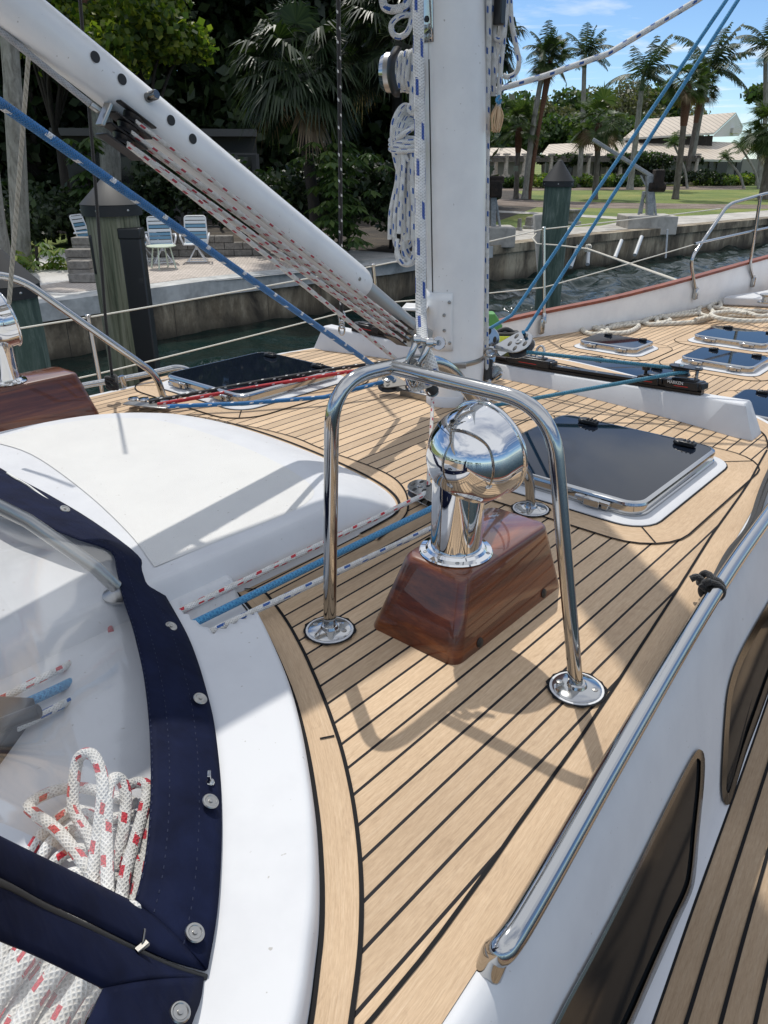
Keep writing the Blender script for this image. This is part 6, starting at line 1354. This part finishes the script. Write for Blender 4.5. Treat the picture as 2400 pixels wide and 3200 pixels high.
def feather_palm(label,p,h,Lf=2.6,seed=1,lean=(0,0),nf=13,tr=.17,shaft=True,group='palm trees by the lawn',m='lf_coco',els=(-.05,1.45),arch=.62,windy=.3):
    rng=np.random.default_rng(seed); p=np.array(p,float); t_=thing('feather_palm',label,'palm tree',p,group); top=p+[lean[0],lean[1],h]; V=[];F=[]; rb=MB()
    for i in range(nf):
        az=i*2.4+rng.uniform(-.4,.4); el=els[0]+(els[1]-els[0])*(i+.5)/nf
        # wind bends the fronds toward the right of the picture
        dv_=np.array([math.cos(az),math.sin(az)])*math.cos(el)+Rh[:2]*windy*.35; az2=math.atan2(dv_[1],dv_[0])
        pts=feather(V,F,top,az2,el,Lf*rng.uniform(.85,1.12),rng,arch*rng.uniform(.8,1.25)); rb.tube(pts,[.028*(1-.06*k) for k in range(len(pts))],4,caps=False)
    meshobj('crown',np.array(V),F,m,t_); rb.build('leaf_stalk','lf_mid',t_)
    tk=spl([p,p*.55+top*.45+np.array([-lean[0]*.15,-lean[1]*.15,0]),top-[0,0,.9 if shaft else 0]],7); n=len(tk)
    MB().tube(tk,[tr*(1.35 if i==0 else 1.0)*(1-.018*i) for i in range(n)],12).build('trunk','bark_pale',t_,60)
    if shaft: MB().tube([tk[-1],(tk[-1]*.5+top*.5),top+[0,0,.1]],[tr*.80,tr*.72,tr*.45],12).build('crown_shaft','lf_mid',t_,60)
    return t_
def at(x,y,D=None): return G(x,y,ZG)
def hgt(x,y,p): q=PD(x,y,math.hypot(p[0],p[1])); return q
def plant_palm(kind,base,top,label,**k):
    p=at(*base); q=hgt(top[0],top[1],p); lean=(q[0]-p[0],q[1]-p[1]); f_=feather_palm if kind=='f' else fan_palm
    return f_(label,p,q[2]-p[2],lean=lean,**k)
# near fan palms
pA=BG(1000,20.5); q=PD(925,235,20.5); fan_palm('large fan palm with drooping shaggy crown left of the mast',pA,q[2]-ZG,1.0,5,(q[0]-pA[0],q[1]-pA[1]),'lf_palmd','bark_dark',.16,64,'fan palms near the patio',False,.9)
pA=BG(1250,21.5); q=PD(1235,105,21.5); fan_palm('fan palm crown behind the rope loops at the top left side of the mast',pA,q[2]-ZG,1.0,6,(q[0]-pA[0],q[1]-pA[1]),'lf_palmd','bark_dark',.16,54,'fan palms near the patio',False,.8)
pA=BG(1500,25); q=PD(1520,120,25); fan_palm('fan palm showing dark ragged leaves right of the mast behind the hanging ropes',pA,q[2]-ZG,.75,7,(q[0]-pA[0],q[1]-pA[1]),'lf_palmd','bark_dark',.16,40,'fan palms near the patio',False,.8)
# trunks at the left
def trunk_only(name,label,pts,r,bark):
    t_=thing(name,label,'tree',pts[0]); MB().tube(spl(pts,6),[r*(1.15-.03*i) for i in range(6*(len(pts)-1)+1)],14).build('trunk',bark,t_,60); return t_
b0=G(70,834,ZG); D0=math.hypot(b0[0],b0[1]); 
tk_=thing('palm_trunk','pale lichen-covered palm trunk rising from the gravel near the left edge','palm tree',b0,'palms whose crowns are above the picture')
MB().tube(spl([b0,PD(58,600,D0),PD(45,350,D0),PD(25,60,D0),PD(10,-220,D0),PD(5,-420,D0)],6),[.26,.22]+[.20]*12+[.18]*17,14).build('trunk','bark_pale',tk_,60)
q=PD(5,-420,D0); V,F,V2,F2,mb=fancrown(21,30,.9,1.0); meshobj('crown',np.array(V)+q,F,'lf_palm',tk_)
b1=G(345,745,ZG); D1_=math.hypot(b1[0],b1[1]); tk2=thing('palm_trunk','palm trunk with grey lower part and reddish fibrous top behind the vang block','palm tree',b1,'palms whose crowns are above the picture')
MB().tube(spl([b1,PD(345,500,D1_),PD(322,400,D1_),PD(300,200,D1_),PD(290,120,D1_)],6),.30,14).build('trunk','bark_pale',tk2,60)
MB().tube(spl([PD(291,130,D1_),PD(290,60,D1_),PD(288,-60,D1_),PD(285,-250,D1_)],6),[.33,.38,.40,.40]+[.38]*15,14).build('fibrous_trunk','bark_red',tk2,60)
q=PD(285,-300,D1_); V,F,V2,F2,mb=fancrown(22,34,1.1,1.3); meshobj('crown',np.array(V)+q,F,'lf_palmd',tk2)
b2=G(-40,880,ZG); tk3=thing('tree_trunk','thick pale trunk base cut by the left frame edge above the black piling cap','tree',b2); D2=math.hypot(b2[0],b2[1])
MB().tube(spl([G(5,868,ZG),PD(-35,700,D2),PD(-70,400,D2),PD(-90,0,D2)],6),[.45,.36]+[.32]*17,14).build('trunk','bark_pale',tk3,60)
# lawn palms (left to right)
plant_palm('a',(1612,620),(1622,395),'short fan palm with reddish collar nearest the mast, right side',seed=11,k=1.0,tr=.16)
plant_palm('f',(1640,622),(1700,160),'leftmost feather palm of the group right of the mast, leaning right',seed=12,Lf=1.5,nf=15,tr=.18)
plant_palm('a',(1652,622),(1722,180),'tall fan palm with reddish slender trunk tangled with the leftmost feather palm',seed=13,k=.85,tr=.13,bark='bark_red')
plant_palm('f',(1808,585),(1830,170),'straight feather palm behind the left part of the slanting white rope',seed=14,Lf=2.4,nf=17,tr=.22)
plant_palm('a',(1858,622),(1872,385),'short fan palm with reddish collar above the davit arm',seed=15,k=1.15,tr=.18)
plant_palm('f',(1968,592),(2010,240),'feather palm with long fronds blown right, left of the blue lines',seed=16,Lf=3.0,nf=15,tr=.23,windy=.9)
plant_palm('a',(2110,622),(2150,260),'fan palm with reddish collar between the two light blue lines and the hall roof',seed=17,k=.9,tr=.19)
plant_palm('f',(2150,578),(2215,215),'feather palm with wide windblown fronds right of the light blue lines',seed=18,Lf=4.0,nf=16,tr=.25,windy=.9)
plant_palm('a',(2140,580),(2195,270),'fan palm with tan dead leaf beside the windblown feather palm',seed=19,k=1.05,tr=.20)
plant_palm('f',(2370,580),(2400,150),'feather palm cut by the right frame edge',seed=20,Lf=3.0,nf=16,tr=.24)
plant_palm('a',(2385,622),(2420,400),'bushy low fan palm at the right frame edge in front of the hall',seed=23,k=1.2,tr=.30,nl=46)
# small feathery palms in front of the hall
for i,(b_,tp_,Lf,lb) in enumerate((((2100,585),(2105,450),1.0,'small ornamental palm in front of the hall roof, above the vine pergola'),((2312,578),(2316,462),.9,'small ornamental palm in front of the hall wall, second from the right edge'),((2268,578),(2268,492),.8,'smallest ornamental palm before the hall wall, with drooping fronds'),((2345,580),(2362,470),.8,'small slender palm before the hall, beside the right frame edge'))):
    p=BG(b_[0],70+i*.5); q=PD(tp_[0],tp_[1],70+i*.5); feather_palm(lb,p,q[2]-ZG,Lf,60+i,(q[0]-p[0],q[1]-p[1]),12,.10,False,'ornamental palms by the hall','lf_mid',windy=0)
# trees behind the hall
bt_=[(1540,96,10.0,'lf_mid'),(1600,100,11.0,'lf_mid'),(1670,98,10.5,'lf_dry'),(1735,104,12.0,'lf_mid'),(1800,108,12.5,'lf_dry'),(1865,104,12.6,'lf_dry'),(1925,106,13.3,'lf_dry'),(1985,110,12.6,'lf_mid'),(2050,112,10.4,'lf_dry')]
bl_=['green tree behind the hall nearest the mast','full green tree behind the small left roof','olive tree between the two leftmost palm trunks','green tree left of the straight feather palm','grey-olive twiggy tree right of the straight feather palm trunk','tall grey thin-leaved tree above the short fan palm','tallest grey twiggy tree in the middle of the skyline','rounded green tree touching the left end of the upper roof','thin tree behind the left part of the upper roof']
for i,(x,D,h_,mm) in enumerate(bt_): tree('skyline_tree',bl_[i],BG(x,D),h_*.88,(3.6,3.6,3.8),mm,'bark',4200 if mm=='lf_mid' else 2600,.30 if mm=='lf_mid' else .22,70+i,22,1.5,.60,'trees behind the hall',trunks=2,tr=.2)
lowt=[(1560,84),(1640,86),(1720,86),(1800,88),(1880,90),(1950,92)]
for i,(x,D) in enumerate(lowt): tree('skyline_tree',['bushy dark tree behind the small left roof','bushy tree in the gap between the two low roofs','bushy dark tree above the left wing roof','bushy tree above the middle of the left wing roof','bushy tree over the davit arm tip','bushy tree against the gable end of the upper roof'][i],BG(x,D),6.8,(3.4,3.4,2.6),'lf_mid','bark',4200,.25,90+i,16,1.3,.55,'trees behind the hall',tr=.15)
for i,(x,tp_) in enumerate(((2290,340),(2330,335))): tree('skyline_tree',['treetop showing over the ridge of the upper roof','treetop right of the ridge of the upper roof'][i],BG(x,105),9.6,(2.6,2.6,1.6),'lf_mid','bark',1200,.35,110+i,8,1.2,.85,'trees behind the hall')
# ================= HALL with pergola =================
M['cream']=mat('hall_wall_shaded',(.24,.235,.21),.8); M['whitew']=mat('white_gable_paint',(.66,.65,.61),.7); M['win']=mat('hall_window_glass',(.02,.02,.02),.1); M['stonec']=ground('column_stone',(.36,.31,.25),(.48,.42,.35),(.58,.52,.44),2,9,.01)  # hall wall colour darkened to carry the shade under the roof
m=M['roof']=mat('standing_seam_roof',(.50,.44,.36),.5,.0); t,b=nodes(m); s=t.nodes.new('ShaderNodeSeparateXYZ'); L(t,uvc(t),s.inputs[0]); fr=Mth(t,'FRACT',Mth(t,'DIVIDE',s.outputs[0],.62)); rbm=Mth(t,'LESS_THAN',fr,.14)
c=mixc(t,1.0,(.56,.48,.385),ramp(t,noise(t,pos(t),.6,5,.6),[(.3,(.85,.84,.82)),(.7,(1.05,1.05,1.05))]),'MULTIPLY'); L(t,mixc(t,rbm,c,(.22,.18,.14)),b.inputs['Base Color']); bump(t,b,rbm,.5,.05)
pa=np.array([-32.0,66.6,0]); pb=np.array([-25.0,77.9,0]); hd_=(pb-pa)/np.linalg.norm(pb-pa); hn=np.array([-hd_[1],hd_[0],0]); hn=hn if hn@pa>0 else -hn
def HP(x,y,dep=0.): # pixel -> vertical plane of the hall front, set back by dep
    d=ray(x,y); o=pa+hn*dep; return CC+d*(((o-CC)@hn)/(d@hn))
def roofq(e0,e1,r1,r0,d0,d1,hall,extra=None):
    A_,B_,C_,D_=HP(*e0,d0),HP(*e1,d0),HP(*r1,d1),HP(*r0,d1); V=[A_,B_,C_,D_]; U=[(float((v-pa)@hd_),float((v-pa)@hn)) for v in V]
    n_=np.cross(B_-A_,D_-A_); n_/=np.linalg.norm(n_); n_=n_ if n_[2]>0 else -n_
    mb=MB(); mb.add(V,[(0,1,2,3)],[U]); lo=[v-n_*.18 for v in V]; mb.add(lo,[(3,2,1,0)],[U[::-1]])
    o=mb.build('roof','roof',hall,0,recalc=False)
    mb=MB(); mb.add([A_,B_,lo[1],lo[0]],[(0,1,2,3)]).add([D_,A_,lo[0],lo[3]],[(0,1,2,3)]).add([B_,C_,lo[2],lo[1]],[(0,1,2,3)]); f_=mb.build('fascia','whitew',hall,0); f_.parent=o
    return V
hall=thing('hall','long low hall with cream ribbed metal roofs and a raised upper roof','building',HP(1950,580))
def wallq(x0,x1,yt,yb,dep,m='cream',nm='wall'):
    a=HP(x0,yb,dep); b_=HP(x1,yb,dep); zt_=HP((x0+x1)/2,yt,dep)[2]; a[2]=b_[2]=ZG; d=b_-a; l=np.linalg.norm(d); d/=l
    return MB().box((a+b_)/2+np.array([0,0,(zt_-ZG)/2]),(l,.3,zt_-ZG),(d,hn,(0,0,1))).build(nm,m,hall,0)
roofq((1500,491),(1674,490),(1627,462),(1500,462),2.0,5.5,hall); wallq(1500,1660,488,580,3.0)
roofq((1687,490),(2010,489),(1995,437),(1716,451),2.0,7.5,hall); wallq(1700,2000,489,580,3.2)
roofq((1885,491),(2316,500),(2366,449),(1985,431),1.8,8.5,hall); wallq(1900,2370,497,580,3.2)
V4=roofq((1947,432),(2232,414),(2300,351),(2018,372),6.5,11.0,hall)
# gable end of the upper roof
A_,B_,C_,D_=V4; back=HP(2320,388,14.5)
mb=MB(); mb.add([B_-[0,0,.2],C_-[0,0,.2],back-[0,0,.1],HP(2310,425,12.5),HP(2228,428,7.0)],[(0,1,2,3,4)]); mb.build('gable','whitew',hall,0)
mb=MB(); Cb=HP(2322,395,14.5); mb.add([C_,Cb,Cb-[0,0,.35],C_-[0,0,.35]],[(0,1,2,3)]); mb.build('fascia','whitew',hall,0)
a=HP(1955,436,7.0); b_=HP(2228,420,7.0); MB().bar(a-[0,0,.9],b_-[0,0,.9],.2,1.6,(0,0,1)).build('clerestory_wall','bark_dark',hall,0)
a=HP(2283,408,10.5); b_=HP(2310,409,10.5); MB().bar(a,b_,.8,.5,(0,0,1)).build('balcony','whitew',hall,0)
for x0,x1 in ((1590,1612),(1705,1722),(1760,1785),(1850,1870),(1905,1930),(2020,2050),(2205,2218),(2230,2262),(2290,2306)):
    a=HP(x0,578,2.95); b_=HP(x1,578,2.95); a[2]=b_[2]=ZG+.1; d=b_-a; l=np.linalg.norm(d); d/=l; wf=MB().box((a+b_)/2+[0,0,1.05],(l,.1,2.1),(d,hn,(0,0,1))).build('window','win',hall,0)
pg=thing('pergola','long timber pergola on stone columns with vines, in front of the hall','pergola',HP(1800,580,-1.5)); 
a=HP(1500,500,-1.5); b_=HP(2188,497,-1.5); b_[2]=a[2]; 
M['timber']=ground('grey_timber',(.08,.07,.055),(.15,.13,.11),(.22,.2,.17),1.5,8,.01)
for dz,dd in ((0,0),(0,1.8)): MB().bar(a+hn*dd+[0,0,dz],b_+hn*dd+[0,0,dz],.18,.30,(0,0,1)).build('beam','timber',pg,0)
l=np.linalg.norm(b_-a); n=int(l/.75); mb=MB()
for i in range(n): 
    c=a+(b_-a)*(i+.5)/n; mb.bar(c-hn*.5+[0,0,.22],c+hn*2.4+[0,0,.22],.07,.16,(0,0,1))
mb.build('rafters','timber',pg,0)
for x in (1546,1578,1634,1716,1832,1895,1932,2060,2166):
    for dd in ((0,) if x not in (1546,1895) else (1.6,)):
        c=HP(x,583,-1.5+dd); c[2]=ZG; cm_=MB().box(c+[0,0,.42],(.62,.62,.84)).box(c+[0,0,.90],(.46,.46,.12)).lathe([(.19,.95),(.16,1.3),(.15,2.2),(.16,2.34)],c,seg=12).box(c+[0,0,2.42],(.42,.42,.14)); cm_.build('column','stonec',pg,30)
vt=thing('vine','dark climbing vine spilling over the pergola beam','vine',HP(1800,490,-1))
rng=np.random.default_rng(9); el=[]
for x,r_ in ((1690,.28),(1730,.3),(1780,.4),(1820,.3),(1905,.4),(1940,.5),(1980,.55),(2020,.62),(2060,.55),(2085,.3),(2180,.25)):
    el.append((HP(x,499 if x<1900 else 503,-1.0),np.array([r_*1.9,r_*1.9,r_])))
V,F=leaves(rng,el,7000,.16); meshobj('foliage',V,F,'lf_dark',vt)
V,F=leaves(rng,[(e[0]+[0,0,.1],e[1]*1.04) for e in el],1800,.15); meshobj('sunlit_foliage',V,F,'lf_mid',vt)
hs=[(1690,1.0,'lf_bright'),(1720,.7,'lf_mid'),(1760,.6,'lf_mid'),(1810,.8,'lf_bright'),(1850,.6,'lf_mid'),(1890,.7,'lf_bright'),(1930,.8,'lf_mid'),(1975,.6,'lf_mid'),(2080,1.4,'lf_dark'),(2110,1.3,'lf_dark'),(2140,1.1,'lf_dark'),(2200,1.2,'lf_dark'),(2240,1.1,'lf_dark'),(2215,.75,'lf_bright'),(2250,.75,'lf_bright'),(2280,.75,'lf_bright'),(2310,.75,'lf_bright'),(2345,1.0,'lf_dark'),(1625,.7,'lf_mid'),(1600,.7,'lf_mid')]
nm_=['yellowish bush at the pergola just right of the green piling cap','low green bush second right of the green piling cap','low green bush third right of the green piling cap','yellow-green bush behind the straight feather palm foot','low green bush left of the davit arm','yellowish low bush between pergola columns under the davit arm','green bush left of the davit motor','low green bush behind the davit motor','dark tall shrub right of the davit motor','dark tall shrub second right of the davit motor','dark shrub left of the last pergola column','dark tall shrub right of the last pergola column','dark tall shrub before the hall windows','bright low hedge plant first right of the last pergola column','bright low hedge plant second right of the last pergola column','bright low hedge plant third right of the last pergola column','bright low hedge plant nearest the right edge','dark tall shrub before the hall at the right edge','low bush at the foot of the second pergola column','low bush between the first two pergola columns']
for i,(x,h_,mm) in enumerate(hs):
    p=HP(x,580,-2.6 if h_<1.4 else 1.0); p[2]=ZG; rng=np.random.default_rng(200+i); t_=thing('shrub',nm_[i],'shrub',p,'shrubs along the hall'); V,F=leaves(rng,clumps(rng,p+[0,0,h_*.5],(1.0,1.0,h_*.4),8,.5),1100,.13); V[:,2]=np.maximum(V[:,2],ZG+.02); meshobj('foliage',V,F,mm,t_)
# screened house behind the patio
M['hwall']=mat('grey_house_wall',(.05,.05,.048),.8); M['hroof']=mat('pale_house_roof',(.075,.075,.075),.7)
ho=thing('screened_house','dark grey house with white porch frame hidden in the shade behind the left piling','house',BG(560,34)); a=BG(250,34); b_=BG(830,33.5); d=b_-a; l=np.linalg.norm(d); d/=l; nn=np.array([-d[1],d[0],0]); nn=nn if nn@a>0 else -nn
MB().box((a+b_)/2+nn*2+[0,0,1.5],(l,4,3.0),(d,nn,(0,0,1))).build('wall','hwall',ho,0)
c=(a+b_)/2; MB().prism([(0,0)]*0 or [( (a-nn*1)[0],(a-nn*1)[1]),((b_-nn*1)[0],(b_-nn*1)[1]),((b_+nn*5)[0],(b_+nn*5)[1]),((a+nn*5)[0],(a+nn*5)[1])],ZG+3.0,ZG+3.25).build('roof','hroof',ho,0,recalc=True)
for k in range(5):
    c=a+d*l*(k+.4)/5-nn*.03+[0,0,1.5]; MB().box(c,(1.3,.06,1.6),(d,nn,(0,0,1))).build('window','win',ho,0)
pf=BG(520,29.5); pe=BG(830,29.0); dd=pe-pf; mb=MB()
for k in range(6): c=pf+dd*k/5; mb.bar(c,c+[0,0,2.4],.09,.09,Fh)
for z in (.1,1.0,2.4): mb.bar(pf+[0,0,z],pe+[0,0,z],.06,.06,(0,0,1))
mb.bar(pf+dd*.1+[0,0,1.9],pf+dd*.2+[0,0,1.0],.05,.05,Fh)
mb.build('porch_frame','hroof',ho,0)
# distant shore behind the photographer's side so reflections have a horizon
for i,x in enumerate(range(-6,7)):
    rng=np.random.default_rng(300+i); p=np.array([x*26+rng.uniform(-5,5),-150+rng.uniform(-10,10),ZW+.4])
    t_=thing('far_shore_tree','tree on the opposite shore, outside the picture','tree',p,'trees on the opposite shore'); V,F=leaves(rng,clumps(rng,p+[0,0,3.5],(12,4,3.0),16,3),900,1.0); meshobj('crown',V,F,'lf_mid',t_)
